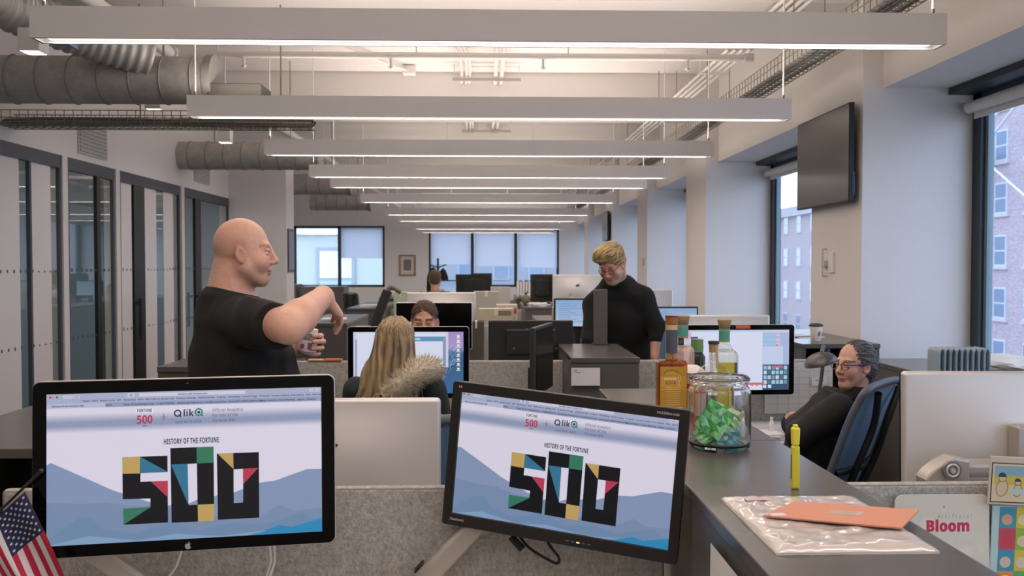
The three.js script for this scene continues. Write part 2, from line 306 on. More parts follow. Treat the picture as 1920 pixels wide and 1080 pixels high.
// ================================================================ CEILING: pendants, downlights, ducts, pipes, trays
function rectLight(w, h, x, y, z, up, k, rgb = LAMP_RGB) {
  const l = new THREE.RectAreaLight(new THREE.Color().setRGB(...rgb), k, w, h);
  l.position.set(x, y, z); l.lookAt(x, y + (up ? 1 : -1), z); scene.add(l); return l;
}
{
  const LEN = 3.665, XC = 0.036, depths = [-1.9, -0.1, 1.72, 3.54, 5.36, 7.2, 9.0, 10.2, 12.63, 15.8, 18.0, 22.0, 24.4];
  const ord = ['rearmost', 'second rearmost', 'overhead', 'nearest', 'second', 'third', 'fourth', 'fifth', 'sixth', 'seventh', 'eighth', 'ninth', 'tenth and farthest'];
  depths.forEach((d, i) => {
    const y0 = 2.545, h = 0.125, w = 0.1, o = thing('pendant_light', ord[i] + ' long grey linear pendant light in the row over the desks', 'pendant light', [XC, y0, -d - w / 2], 0, 'linear pendant lights over the desks');
    obj('housing', [bb(-LEN / 2, LEN / 2, 0, h, w / 2, w / 2 - 0.012), bb(-LEN / 2, LEN / 2, 0, h, -w / 2, -w / 2 + 0.012), bb(-LEN / 2, -LEN / 2 + 0.014, 0, h, -w / 2 + 0.012, w / 2 - 0.012), bb(LEN / 2 - 0.014, LEN / 2, 0, h, -w / 2 + 0.012, w / 2 - 0.012), bb(-LEN / 2 + 0.014, LEN / 2 - 0.014, 0.05, 0.06, -w / 2 + 0.012, w / 2 - 0.012)], M.lampBody, o);
    obj('diffuser', bb(-LEN / 2 + 0.04, LEN / 2 - 0.04, 0.012, 0.018, -w / 2 + 0.013, w / 2 - 0.013), emit(1, 0.93, 0.89, 1.5), o);
    obj('upper_diffuser', bb(-LEN / 2 + 0.06, LEN / 2 - 0.06, 0.105, 0.11, -w / 2 + 0.013, w / 2 - 0.013), emit(1, 0.93, 0.89, 1.5), o);
    for (const s of [-1, 1]) {
      const rx = s * (LEN / 2 - 0.035);
      obj('hanger_rod', cy(0.005, 0.005, CEIL - y0 - h, rx, (CEIL - y0 + h) / 2, 0, 0, 0, 0, 8), M.white, o);
      obj('rod_ferrule', cy(0.007, 0.007, 0.03, rx, h + 0.015, 0, 0, 0, 0, 10), M.grayPlastic, o);
    }
    obj('seam_clip', bb(LEN * 0.173, LEN * 0.173 + 0.004, 0.002, 0.045, w / 2, w / 2 + 0.001), M.white, o);
    rectLight(LEN - 0.1, 0.07, XC, y0 + 0.006, -d - w / 2, false, LAMP_DOWN);
    rectLight(LEN - 0.16, 0.07, XC, y0 + h + 0.004, -d - w / 2, true, LAMP_UP);
  });
  // square downlights over the aisle beside the glass fronts
  [5.0, 6.8, 8.6, 10.4].forEach((d, i) => {
    const o = thing('downlight', ['nearest', 'second', 'third', 'fourth'][i] + ' small square surface downlight along the glass front aisle', 'downlight', [-2.515, 2.83, -d], 0, 'square downlights over the aisle');
    obj('body', [bb(-0.0575, 0.0575, 0, 0.125, 0.0575, 0.05), bb(-0.0575, 0.0575, 0, 0.125, -0.0575, -0.05), bb(-0.0575, -0.05, 0, 0.125, -0.05, 0.05), bb(0.05, 0.0575, 0, 0.125, -0.05, 0.05), bb(-0.05, 0.05, 0.06, 0.125, -0.05, 0.05)], M.whitePost, o);
    obj('stem', cy(0.008, 0.008, CEIL - 2.955, 0, (CEIL - 2.83 + 0.125) / 2, 0, 0, 0, 0, 8), M.whitePost, o);
    obj('lens', bb(-0.049, 0.049, 0.008, 0.014, -0.049, 0.049), emit(1, 0.95, 0.92, 1.4), o);
    rectLight(0.09, 0.09, -2.515, 2.836, -d, false, 45);
  });
  // lamps inside the glazed offices, and unseen lamps added to brighten the far end
  [[-5.2, 6.4], [-5.2, 9.8], [-5.0, 3.4], [-5.7, 14], [-5.7, 18], [-5.7, 22]].forEach(([x, d], i) => {
    const o = thing('office_and_added_pendant', ['short pendant lamp inside the office behind film strips', 'short pendant lamp inside the last glazed offices', 'short pendant lamp in the office nearest the viewer', 'added unseen pendant lamp beyond the short end wall', 'middle added unseen pendant lamp of the hidden side bay', 'added unseen pendant lamp of the side bay by the far wall'][i], 'pendant light', [x, 2.7, -d]);
    obj('housing', bb(-0.6, 0.6, 0.015, 0.1, -0.05, 0.05), M.lampBody, o); obj('diffuser', bb(-0.58, 0.58, 0.0, 0.015, -0.04, 0.04), emit(1, 0.93, 0.89, 1.5), o);
    for (const s of [-0.5, 0.5]) obj('hanger_rod', cy(0.005, 0.005, CEIL - 2.8, s, 0.1 + (CEIL - 2.8) / 2, 0, 0, 0, 0, 8), M.white, o);
    rectLight(1.15, 0.08, x, 2.695, -d, false, i < 3 ? 90 : 220);
  });
}
{ // round ducts coming out of the left wall
  const duct = (d, x1, label, r = 0.15, y = EYE + 1.18) => {
    const o = thing('air_duct', label, 'duct', [LEFTX, y, -d], 0, 'round ducts from the plaster wall'), L = x1 - LEFTX;
    obj('body', cy(r, r, L, L / 2, 0, 0, 0, 0, Math.PI / 2, 32), M.duct, o);
    for (let x = 0.12; x < L; x += 0.19) obj('seam', at(new THREE.TorusGeometry(r + 0.002, 0.006, 6, 32), x, 0, 0, 0, Math.PI / 2, 0), M.ductBand, o);
    obj('end_collar', cy(r + 0.012, r + 0.012, 0.05, L, 0, 0, 0, 0, Math.PI / 2, 32), M.ductBand, o);
    for (const k of [0.25, 0.8]) obj('hanger_rod', cy(0.006, 0.006, CEIL - y - r, L * k, r + (CEIL - y - r) / 2, 0, 0, 0, 0, 6), M.ductBand, o);
    return o;
  };
  duct(3.78, -2.35, 'round duct at the upper corner above the nearest pendant');
  const o1 = duct(5.72, -1.75, 'thick round duct crossing above the wire tray');
  obj('end_box', rb(0.34, 0.1, 0.26, 0.01, 1.72, -0.09, 0), mat('#4f4c46', 0.6), o1);
  duct(9.62, -1.82, 'round duct leaving the plaster wall near its end');
  duct(13.0, -2.0, 'round duct past the short end wall');
  duct(16.7, -2.2, 'farthest round duct near the far windows');
  // flexible duct swinging forward from the thick duct
  const f = thing('flexible_duct', 'ribbed flexible duct curving along beside the sprinkler pipe', 'duct', [0, 0, 0]), pts = [V(-2.86, 3.2, -3.4), V(-2.84, 3.22, -4.4), V(-2.74, 3.12, -5.0), V(-2.45, 3.04, -5.4), V(-2.1, 2.96, -5.62)];
  const c = new THREE.CatmullRomCurve3(pts), g = new THREE.TubeGeometry(c, 260, 0.13, 18), p = g.attributes.position;
  for (let i = 0; i <= 260; i++) { const q = c.getPointAt(i / 260), s = 1 + 0.05 * Math.sin(i * 1.1); for (let j = 0; j <= 18; j++) { const k = i * 19 + j; p.setXYZ(k, q.x + (p.getX(k) - q.x) * s, q.y + (p.getY(k) - q.y) * s, q.z + (p.getZ(k) - q.z) * s); } }
  g.computeVertexNormals(); obj('body', g, M.duct, f);
  obj('strap', bar(V(-2.84, 3.35, -4.4), V(-2.84, CEIL - 0.002, -4.4), 0.006), M.ductBand, f);
  obj('blue_label', bb(-2.44, -2.42, 2.93, 2.99, -5.1, -5.35), mat('#8fa6c9', 0.6), f);
}
{ // sprinkler main along the room, branches across it
  const y = 3.3, m = thing('sprinkler_pipe', 'white sprinkler main running along the left of the ceiling', 'pipe', [-2.46, y, 0]);
  obj('pipe', cy(0.045, 0.045, 26, 0, 0, -11.5, Math.PI / 2), M.pipe, m);
  for (const d of [7, 9.5, 12.5, 15.5, 19]) obj('coupling', cy(0.062, 0.062, 0.1, 0, 0, -d, Math.PI / 2), M.pipe, m);
  for (let d = 3; d < 22; d += 2.6) obj('pipe_hanger', bar(V(0, 0.04, -d), V(0, CEIL - y, -d), 0.006), M.pipe, m);
  [[7.0, 2.09, 'white sprinkler branch crossing the ceiling behind the nearest pendant'], [12.4, 1.9, 'white sprinkler branch crossing between the beams'], [18.8, 1.7, 'farthest white sprinkler branch across the ceiling']].forEach(([d, x1, l]) => {
    const b = thing('sprinkler_branch', l, 'pipe', [0, y, -d]);
    obj('pipe', cy(0.026, 0.026, x1 + 2.415, (x1 - 2.415) / 2, 0, 0, 0, 0, Math.PI / 2), M.pipe, b);
    obj('end_cap', cy(0.036, 0.036, 0.07, x1, 0, 0, 0, 0, Math.PI / 2), M.pipe, b);
    for (const x of [-1.9, -0.75, 0.45, 1.6]) { obj('sprinkler_head', [cy(0.01, 0.01, 0.07, x, -0.055, 0), cy(0.022, 0.012, 0.02, x, -0.095, 0)], M.pipe, b); obj('pipe_hanger', bar(V(x + 0.2, 0.02, 0), V(x + 0.2, CEIL - y, 0), 0.005), M.pipe, b); }
  });
  for (const [x, d, l] of [[-1.0, 8.2, 'thin ceiling conduit slanting beyond the nearest pendant'], [-0.95, 4.05, 'thin ceiling conduit above the nearest pendant']]) {
    const o = thing('slant_conduit', l, 'conduit', [0, 0, 0]); obj('pipe', bar(V(x - 1.25, CEIL - 0.06, -d + 1.0), V(x + 0.15, CEIL - 0.06, -d - 1.6), 0.018), M.pipe, o); obj('junction_box', rb(0.14, 0.09, 0.14, 0.01, x + 0.15, CEIL - 0.052, -d - 1.6), M.pipe, o);
  }
}
{ // conduits on a strut in the middle, bundle near the window wall
  const o = thing('conduit_rack', 'pairs of conduits clamped on a ceiling strut', 'conduit', [0, CEIL - 0.12, 0]);
  for (const x of [-0.29, -0.235, -0.2]) obj('conduit', tube([V(x, 0, -16), V(x, 0, -10.6), V(x, 0, -8.6), V(x - 0.25, 0.02, -7.6), V(x - 0.9, 0.04, -7.2), V(x - 1.4, 0.05, -6.8)], 0.016, 60), M.pipe, o);
  for (const x of [0.1, 0.17]) obj('conduit', cy(0.022, 0.022, 15, x, 0, -8.6, Math.PI / 2), M.pipe, o);
  for (const d of [9.7, 13.4, 6.2]) { obj('strut', bb(-0.37, 0.38, -0.06, -0.03, -d, -d - 0.03), mat('#a9a29b', 0.5, { metalness: 0.4 }), o); for (const s of [-0.35, 0.36]) obj('strut_rod', bar(V(s, -0.07, -d - 0.015), V(s, 0.12, -d - 0.015), 0.005), M.pipe, o); }
  obj('ceiling_box', [cy(0.09, 0.11, 0.05, -0.95, 0.08, -7.6), cy(0.05, 0.06, 0.03, -0.95, 0.05, -7.6)], M.pipe, o);
  const b = thing('conduit_bundle', 'four parallel white conduits running along near the window piers', 'conduit', [0, EYE + 1.72, 0]);
  for (const x of [1.93, 1.99, 2.05, 2.11]) obj('conduit', cy(0.014, 0.014, 23, x, 0, -12, Math.PI / 2, 0, 0, 10), M.pipe, b);
  for (let d = 3; d < 23; d += 2.4) { obj('clamp_bar', bb(1.88, 2.16, -0.03, -0.016, -d, -d - 0.03), M.pipe, b); const q = COLS.some(([u, v]) => d > u - 0.1 && d < v + 0.1) ? 3.418 : CEIL - 0.003; obj('clamp_rod', bar(V(1.9, -0.02, -d - 0.015), V(1.9, q - EYE - 1.72, -d - 0.015), 0.004), M.pipe, b); }
}
{ // wire cable trays
  const trayZ = (x0, w, h, y, d0, d1, label) => {
    const o = thing('cable_tray', label, 'cable tray', [x0, y, 0]), rods = [], long = [];
    for (let d = d0; d < d1; d += d < 13 ? 0.075 : 0.16) rods.push(bar(V(0, h, -d), V(0, 0, -d), 0.003, 5), bar(V(0, 0, -d), V(w, 0, -d), 0.003, 5), bar(V(w, 0, -d), V(w, h, -d), 0.003, 5));
    for (const [x, yy] of [[0, 0], [w / 3, 0], [2 * w / 3, 0], [w, 0], [0, h / 2], [w, h / 2], [0, h], [w, h]]) long.push(bar(V(x, yy, -d0), V(x, yy, -d1), 0.0035, 6));
    obj('cross_wires', rods, M.wire, o).userData.kind = 'stuff'; obj('long_wires', long, M.wire, o);
    for (let k = 0; k < 5; k++) obj('cable', tube(Array.from({ length: 9 }, (_, i) => V(w * (0.2 + 0.15 * k) + rnd(-0.015, 0.015), 0.014 + 0.012 * (k % 2), -d0 - (d1 - d0) * i / 8)), 0.012, 60, 6), [M.ductBand, M.grayPlastic, mat('#7d8694', 0.6)][k % 3], o);
    for (let d = d0 + 0.8; d < d1; d += 2.2) for (const x of [0, w]) obj('hanger_rod', bar(V(x, 0, -d), V(x, CEIL - y, -d), 0.004), M.wire, o);
  };
  trayZ(1.96, 0.2, 0.1, EYE + 1.3, 2.6, 22, 'wire mesh cable tray running along beside the window piers');
  const o = thing('cable_tray', 'wire mesh cable tray crossing from the plaster wall below ducts', 'cable tray', [LEFTX, EYE + 0.95, -6.08]), rods = [], long = [], L = 2.1, w = 0.2, h = 0.1;
  for (let x = 0.02; x < L; x += 0.06) rods.push(bar(V(x, h, 0), V(x, 0, 0), 0.003, 5), bar(V(x, 0, 0), V(x, 0, -w), 0.003, 5), bar(V(x, 0, -w), V(x, h, -w), 0.003, 5));
  for (const [z, y] of [[0, 0], [-w / 3, 0], [-2 * w / 3, 0], [-w, 0], [0, h / 2], [-w, h / 2], [0, h], [-w, h]]) long.push(bar(V(0, y, z), V(L, y, z), 0.0035, 6));
  obj('cross_wires', rods, M.wire, o).userData.kind = 'stuff'; obj('long_wires', long, M.wire, o);
  for (let k = 0; k < 6; k++) obj('cable', tube(Array.from({ length: 7 }, (_, i) => V(L * i / 6, 0.016 + 0.014 * (k % 3) + rnd(0, 0.01), -0.03 - 0.028 * k)), 0.013, 40, 6), [M.ductBand, M.grayPlastic, mat('#6f6a60', 0.6)][k % 3], o);
  for (const x of [0.95, 1.9]) obj('hanger_rod', bar(V(x, 0, 0), V(x, CEIL - EYE - 0.95, 0), 0.005), M.wire, o);
}

// ================================================================ DESKS, DIVIDERS, CREDENZAS
const CTOP = 1.15, RL = [-1.62, -1.2], RR = [0.455, 0.83];
function credenza(x0, x1, d0, d1, label, o = {}) {
  const w = x1 - x0, L = d1 - d0, h = o.h ?? CTOP, t = thing('credenza', label, 'cabinet', [(x0 + x1) / 2, 0, -(d0 + d1) / 2], 0, o.group ?? 'dark storage credenzas between the desks');
  obj('cabinet_top', rb(w, 0.028, L - 0.004, 0.003, 0, h - 0.014, 0), M.laminateTop, t);
  obj('side_panel', bb(-w / 2 + 0.004, -w / 2 + 0.024, 0.04, h - 0.028, -L / 2 + 0.01, L / 2 - 0.01), M.laminate, t);
  obj('side_panel', bb(w / 2 - 0.024, w / 2 - 0.004, 0.04, h - 0.028, -L / 2 + 0.01, L / 2 - 0.01), M.laminate, t);
  obj('end_panel', bb(-w / 2 + 0.024, w / 2 - 0.024, 0.04, h - 0.028, -L / 2 + 0.01, -L / 2 + 0.03), M.laminate, t);
  if (o.cubby) {
    for (const y of [h - 0.38, h - 0.72, 0.06]) obj('shelf', bb(-w / 2 + 0.024, w / 2 - 0.024, y, y + 0.02, L / 2 - 0.42, L / 2 - 0.015), M.laminate, t);
    obj('upright', bb(-0.09, -0.07, 0.06, h - 0.03, L / 2 - 0.42, L / 2 - 0.012), M.laminate, t);
    obj('cubby_back', bb(-w / 2 + 0.024, w / 2 - 0.024, 0.06, h - 0.03, L / 2 - 0.44, L / 2 - 0.42), M.laminateDark, t);
  } else obj('end_panel', bb(-w / 2 + 0.024, w / 2 - 0.024, 0.04, h - 0.028, L / 2 - 0.03, L / 2 - 0.01), M.laminate, t);
  obj('plinth', bb(-w / 2 + 0.03, w / 2 - 0.03, 0, 0.04, -L / 2 + 0.04, L / 2 - 0.04), M.laminateDark, t);
  return t;
}
credenza(...RR, 0.95, 2.478, 'nearest dark credenza with package and highlighter on top');
credenza(...RR, 2.482, 3.54, 'dark credenza carrying the liquor bottles');
credenza(...RR, 4.72, 5.57, 'dark credenza with white paper on its end');
credenza(...RR, 7.55, 8.75, 'dark credenza carrying the tissue box');
credenza(...RR, 10.4, 11.9, 'dark credenza carrying the pineapple ornament', {});
credenza(...RR, 13.3, 14.8, 'far dark credenza in line behind the pineapple ornament');
credenza(...RL, 2.42, 3.54, 'dark credenza with open cubbies behind the large display', { cubby: true });
credenza(...RL, 4.36, 5.9, 'dark credenza beyond the bald man');
credenza(...RL, 7.6, 9.0, 'dark credenza below the pointing hand');
credenza(...RL, 10.2, 12.0, 'dark credenza beyond the dark bent lamp');
credenza(...RL, 13.4, 15.0, 'far dark credenza near the far left windows');
credenza(2.0, 2.5, 5.5, 6.78, 'dark credenza against the pier under the television', { cubby: true });
{ const o = credenza(2.3, 3.2, 3.3, 5.3, 'low dark credenza below the side window', { h: 1.08 }); o.name = numbered('window_credenza'); }
credenza(-5.4, -4.4, 20.5, 21.2, 'far dark cabinet under the double window', { h: 1.2 });
credenza(-4.3, -3.3, 20.5, 21.2, 'second far dark cabinet under the double window', { h: 1.15 });

function divider(x0, x1, d, label, top = 1.097) {
  const t = thing('desk_divider', label, 'divider', [(x0 + x1) / 2, 0, -d], 0, 'grey felt desk dividers'), w = x1 - x0;
  obj('felt_panel', rb(w, top - 0.62, 0.032, 0.012, 0, (top + 0.62) / 2, 0), M.felt, t);
  for (const s of [-1, 1]) obj('bracket', bb(s * (w / 2 - 0.25) - 0.03, s * (w / 2 - 0.25) + 0.03, 0.58, 0.66, -0.02, 0.02), M.steel, t);
}
function desk(x0, x1, d0, d1, label) {
  const t = thing('desk', label, 'desk', [(x0 + x1) / 2, 0, -(d0 + d1) / 2], 0, 'light worktops of the desk rows'), w = x1 - x0, L = d1 - d0;
  obj('worktop', rb(w, 0.028, L, 0.004, 0, 0.726, 0), M.worktop, t);
  for (const sx of [-1, 1]) for (const sz of [-1, 1]) obj('leg', bb(sx * (w / 2 - 0.06) - 0.025, sx * (w / 2 - 0.06) + 0.025, 0, 0.712, sz * (L / 2 - 0.06) - 0.025, sz * (L / 2 - 0.06) + 0.025), M.steel, t);
  obj('apron', bb(-w / 2 + 0.09, w / 2 - 0.09, 0.66, 0.71, -0.02, 0.02), M.steel, t);
}
const podNames = ['nearest', 'second', 'third', 'fourth', 'fifth'];
[2.2, 5.1, 8.05, 11.0, 13.95].forEach((d, i) => {
  const n = podNames[i];
  for (const [x0, x1, s] of [[RL[1] + 0.006, RR[0] - 0.006, 'middle'], [RR[1] + 0.006, i ? 1.97 : 2.28, 'window side']]) {
    divider(x0, x1, d, `grey felt divider of the ${n} ${s} desk pair`);
    desk(x0 + 0.004, x1 - 0.004, d - 0.66, d - 0.026, `light desk on the viewer side of the ${n} ${s} divider`);
    desk(x0 + 0.004, x1 - 0.004, d + 0.026, d + 0.56, `light desk beyond the ${n} ${s} divider`);
  }
});

// ================================================================ CHAIRS
function makeChair(name, label, meshMat, frameMat, group, lean = 0.17) {
  const t = thing(name, label, 'chair', [0, 0, 0], 0, group);
  // curved back: x across, height y, lies at z(y)
  const zb = (y, x) => -0.2 - lean * Math.pow(Math.max(0, (y - 0.5) / 0.62), 1.6) - 0.05 * Math.sin((y - 0.45) * 6) + 0.35 * x * x;
  const hw = (y) => 0.235 - 0.05 * Math.pow(Math.abs((y - 0.82) / 0.32), 2.2) * (y > 0.82 ? 0.5 : 1);
  const n = 16, pos = [], idx = [], uv = [];
  for (let i = 0; i <= n; i++) for (let j = 0; j <= n; j++) { const y = 0.5 + 0.61 * i / n, x = hw(y) * (2 * j / n - 1); pos.push(x, y, zb(y, x)); uv.push(x, y); }
  for (let i = 0; i < n; i++) for (let j = 0; j < n; j++) { const a = i * (n + 1) + j, b = a + 1, c = a + n + 1, d = c + 1; idx.push(a, b, d, a, d, c); }
  const g = new THREE.BufferGeometry(); g.setAttribute('position', new THREE.Float32BufferAttribute(pos, 3)); g.setAttribute('uv', new THREE.Float32BufferAttribute(uv, 2)); g.setIndex(idx); g.computeVertexNormals();
  obj('back_mesh', g, meshMat, t);
  const loop = []; for (let i = 0; i <= 12; i++) { const y = 0.5 + 0.61 * i / 12; loop.push(V(-hw(y), y, zb(y, hw(y)))); } for (let i = 12; i >= 0; i--) { const y = 0.5 + 0.61 * i / 12; loop.push(V(hw(y), y, zb(y, hw(y)))); }
  obj('back_frame', new THREE.TubeGeometry(new THREE.CatmullRomCurve3(loop, true, 'centripetal'), 90, 0.017, 8, true), frameMat, t);
  for (const s of [-1, 1]) obj('back_strut', tube([V(s * 0.05, 0.42, -0.22), V(s * 0.06, 0.56, -0.28), V(s * 0.1, 0.75, zb(0.75, 0.1) - 0.045), V(s * 0.085, 0.95, zb(0.95, 0.085) - 0.045), V(s * 0.13, 1.1, zb(1.1, 0.13) - 0.02)], 0.016, 30, 8), M.blackPlastic, t);
  obj('lumbar_bar', tube([V(-0.21, 0.74, zb(0.74, 0.21) - 0.01), V(0, 0.74, zb(0.74, 0) - 0.03), V(0.21, 0.74, zb(0.74, 0.21) - 0.01)], 0.016, 16, 8), M.blackPlastic, t);
  obj('seat', rb(0.48, 0.07, 0.46, 0.03, 0, 0.455, 0.03), M.seatFabric, t);
  obj('mechanism', [bb(-0.09, 0.09, 0.36, 0.42, -0.16, 0.1), cy(0.028, 0.028, 0.26, 0, 0.24, 0)], M.blackPlastic, t);
  for (const s of [-1, 1]) { obj('armrest', rb(0.08, 0.03, 0.24, 0.014, s * 0.28, 0.66, 0.0), M.blackPlastic, t); obj('armrest_post', tube([V(s * 0.2, 0.41, 0), V(s * 0.28, 0.43, 0), V(s * 0.285, 0.5, -0.01), V(s * 0.28, 0.645, -0.01)], 0.016, 14, 8), M.blackPlastic, t); }
  for (let k = 0; k < 5; k++) { const a = k * 1.2566; obj('base_spoke', bar(V(0, 0.115, 0), V(0.3 * Math.cos(a), 0.075, 0.3 * Math.sin(a)), 0.02), M.blackPlastic, t); obj('caster', cy(0.027, 0.027, 0.04, 0.3 * Math.cos(a), 0.028, 0.3 * Math.sin(a), 0, -a + 0.6, Math.PI / 2, 14), M.rubber, t); }
  return t;
}
const gChair = 'mesh back office chairs';
const blueChair = makeChair('office_chair', 'blue mesh office chair holding the woman with glasses', M.mesh, M.chairEdge, gChair, 0.3);
const fw = V(-0.72, 0, -0.69).normalize();
blueChair.position.set(1.44, 0, -4.14); blueChair.rotation.y = Math.atan2(fw.x, fw.z);
const darkChair = makeChair('office_chair', 'dark mesh office chair holding the blonde woman', M.meshDark, M.grayPlastic, gChair);
darkChair.position.set(-0.40, 0, -4.04); darkChair.rotation.y = Math.PI; darkChair.scale.y = 0.9;
dup(darkChair, [-0.39, 0, -5.98], 0, 'dark mesh office chair holding the man behind the display', gChair);
dup(blueChair, [-0.22, 0, -3.38], -0.3 + Math.PI / 2 * 0, 'empty blue mesh chair tucked behind the silver computer', gChair);
dup(darkChair, [-0.85, 0, -12.0], Math.PI, 'dark mesh office chair holding the person in camouflage', gChair);
dup(darkChair, [-2.9, 0, -20.2], 0.6, 'dark chair in front of the far double window', gChair);
dup(blueChair, [1.5, 0, -7.0], Math.PI, 'blue mesh chair beyond the blond man at the window side', gChair);
officeChairs.forEach(([x, d, l], i) => dup(darkChair, [x, 0, -d], 2 + i, l, gChair));

// ================================================================ SCREEN PICTURES
const pageTex = canvasTex(1600, 900, (g, W, H) => {
  // points were read off the photograph's screen, whose corners are these; q() squares them up
  const q = (x, y) => { const u = (x - 238) / (1235 + 11 * (y - 240) / 680), v = (y - (240 - 32 * u)) / (687 - 37 * u); return [u * W, v * H]; };
  const poly = (c, ...pts) => { g.fillStyle = c; g.beginPath(); pts.forEach((p, i) => { const [x, y] = q(...p); i ? g.lineTo(x, y) : g.moveTo(x, y); }); g.closePath(); g.fill(); };
  g.fillStyle = '#d5cfe0'; g.fillRect(0, 0, W, H);
  g.fillStyle = '#a3a9c4'; g.fillRect(0, 0, W, 86);
  g.fillStyle = '#8f9ab8'; g.fillRect(330, 58, W - 330, 28); g.fillStyle = '#b3b5cc'; g.fillRect(0, 58, 330, 28);
  g.fillStyle = '#c9c8dc'; g.fillRect(520, 8, 620, 20); g.fillRect(455, 6, 40, 24); g.fillStyle = '#bcbcd2'; g.fillRect(90, 8, 56, 22); g.fillRect(150, 8, 34, 22); g.fillRect(W - 75, 6, 28, 22); g.fillRect(W - 38, 6, 28, 22);
  [['#a8384a', 20], ['#c9907a', 38], ['#3f7a55', 58]].forEach(([c, x]) => { g.fillStyle = c; g.beginPath(); g.arc(x, 19, 7, 0, 7); g.fill(); });
  g.strokeStyle = '#3a3f50'; g.lineWidth = 3; g.beginPath(); g.arc(475, 18, 7, 0, 7); g.stroke(); g.strokeStyle = '#70758c'; g.lineWidth = 2; g.strokeRect(160, 13, 14, 12);
  g.fillStyle = '#3f4660'; g.textBaseline = 'middle'; g.font = 'bold 14px sans-serif'; g.textAlign = 'left';
  g.fillText('develop-qlik.fortune.com', 745, 19);
  g.fillText('Gmail   OKTA   Brand Portal   WFT   Basecamp   WPix   FNX Cash vs. Jetings USD   TV Demo Settings   Delibonde Ran   to demo   WOODBlog - Growth Stage   TV Sports   Screen\u2019s Failure, from Matrix   HBO   SMP Starting', 200, 45);
  g.fillStyle = '#2b3146'; g.fillText('History of the Fortune 500', 30, 73); g.fillText('OKTA', 300 + 30, 73); g.fillText('Zoom Virtual Backgrounds - 7.3...', 430, 73); g.fillText('METHODOSE | Marketing Plan...', 640, 73); g.fillText('a demo\u2019s conflikeonstations', 840, 73); g.fillText('AnomalyFortifikendabFinding...', 1040, 73); g.fillText('Times Analytics: Stack Meeting...', 1230, 73); g.fillText('Adjust - Unlatest', 1455, 73);
  // soft grey screen flicker band, painted into the page picture
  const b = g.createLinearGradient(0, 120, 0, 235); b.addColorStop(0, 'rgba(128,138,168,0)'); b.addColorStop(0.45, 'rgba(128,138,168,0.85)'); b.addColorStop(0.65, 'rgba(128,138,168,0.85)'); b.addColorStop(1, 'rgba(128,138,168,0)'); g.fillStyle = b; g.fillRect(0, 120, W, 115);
  // mountains
  poly('#8191b0', [238, 560], [257, 550], [420, 625], [520, 672], [690, 728], [760, 745], [985, 700], [1190, 640], [1260, 630], [1410, 578], [1490, 577], [1490, 940], [238, 940]);
  poly('#7689a8', [238, 730], [400, 735], [500, 728], [600, 745], [740, 745], [900, 780], [1000, 790], [1190, 790], [1280, 740], [1350, 765], [1490, 750], [1490, 940], [238, 940]);
  poly('#6d86a6', [238, 900], [330, 830], [380, 797], [430, 796], [480, 850], [620, 868], [740, 830], [800, 815], [900, 855], [1060, 820], [1200, 830], [1390, 770], [1440, 800], [1490, 790], [1490, 940], [238, 940]);
  poly('#7f9aba', [238, 925], [420, 880], [640, 900], [800, 870], [1010, 880], [1250, 850], [1490, 830], [1490, 960], [238, 960]);
  poly('#2f83b0', [1120, 880], [1200, 862], [1280, 830], [1340, 838], [1420, 815], [1490, 795], [1490, 940], [1120, 940]);
  // the big figures
  const K = '#131418', Y = '#b99b5e', B = '#33718f', G = '#36735c', D = '#b23a52';
  poly(K, [567, 525], [767, 518], [768, 592], [647, 596], [647, 636], [693, 634], [769, 705], [771, 819], [574, 829], [571, 757], [692, 750], [692, 711], [569, 714]);
  poly(Y, [567, 525], [645, 522], [645, 598], [568, 600]); poly(B, [645, 522], [767, 590], [647, 597]); poly(D, [693, 634], [769, 631], [770, 706]); poly(G, [571, 757], [692, 750], [574, 829]);
  poly(K, [780, 484], [975, 477], [980, 812], [787, 820]); poly('#d5cfe0', [858, 555], [900, 553], [903, 718], [862, 735]); poly('#8191b0', [862, 735], [903, 716], [904, 739], [863, 741]);
  poly(G, [898, 480], [975, 477], [976, 550], [899, 553]); poly(B, [783, 558], [858, 554], [861, 738]); poly(Y, [904, 739], [979, 736], [980, 812], [906, 815]);
  poly(K, [990, 509], [1183, 502], [1187, 797], [997, 807]); poly('#d5cfe0', [1067, 580], [1110, 577], [1112, 668], [1068, 685]); poly('#8191b0', [1068, 685], [1112, 668], [1112, 729], [1069, 732]); poly(Y, [993, 509], [1065, 506], [1067, 579]); poly(D, [1110, 577], [1181, 573], [1112, 648]);
  const txt = (s, x, y, px, sx, c, f = 'bold', al = 'center', font = 'sans-serif') => { const [u, v] = q(x, y); g.save(); g.translate(u, v); g.scale(sx, 1); g.fillStyle = c; g.font = `${f} ${px}px ${font}`; g.textAlign = al; g.textBaseline = 'middle'; g.fillText(s, 0, 0); g.restore(); };
  { const [u, v] = q(664, 314); g.fillStyle = '#e3dee8'; g.fillRect(u - 50, v - 14, 100, 28); }
  txt('FORTUNE', 664, 314, 29, 0.66, '#262c3e'); txt('500', 665, 355, 70, 0.8, '#b02f4a'); txt('\u2022\u2022\u2022\u2022', 666, 384, 22, 0.8, '#39405a');
  { const [u, v] = q(750, 343); g.fillStyle = '#a8405a'; g.fillRect(u - 20, v - 1.5, 40, 3); g.fillStyle = '#3b4660'; g.fillRect(u - 1.5, v - 20, 3, 40); }
  txt('lik', 860, 325, 58, 0.92, '#2d3850'); { const [u, v] = q(812, 326); g.strokeStyle = '#2d3850'; g.lineWidth = 8; g.beginPath(); g.arc(u, v, 18, 0, 7); g.stroke(); g.beginPath(); g.moveTo(u + 8, v + 8); g.lineTo(u + 20, v + 22); g.stroke(); }
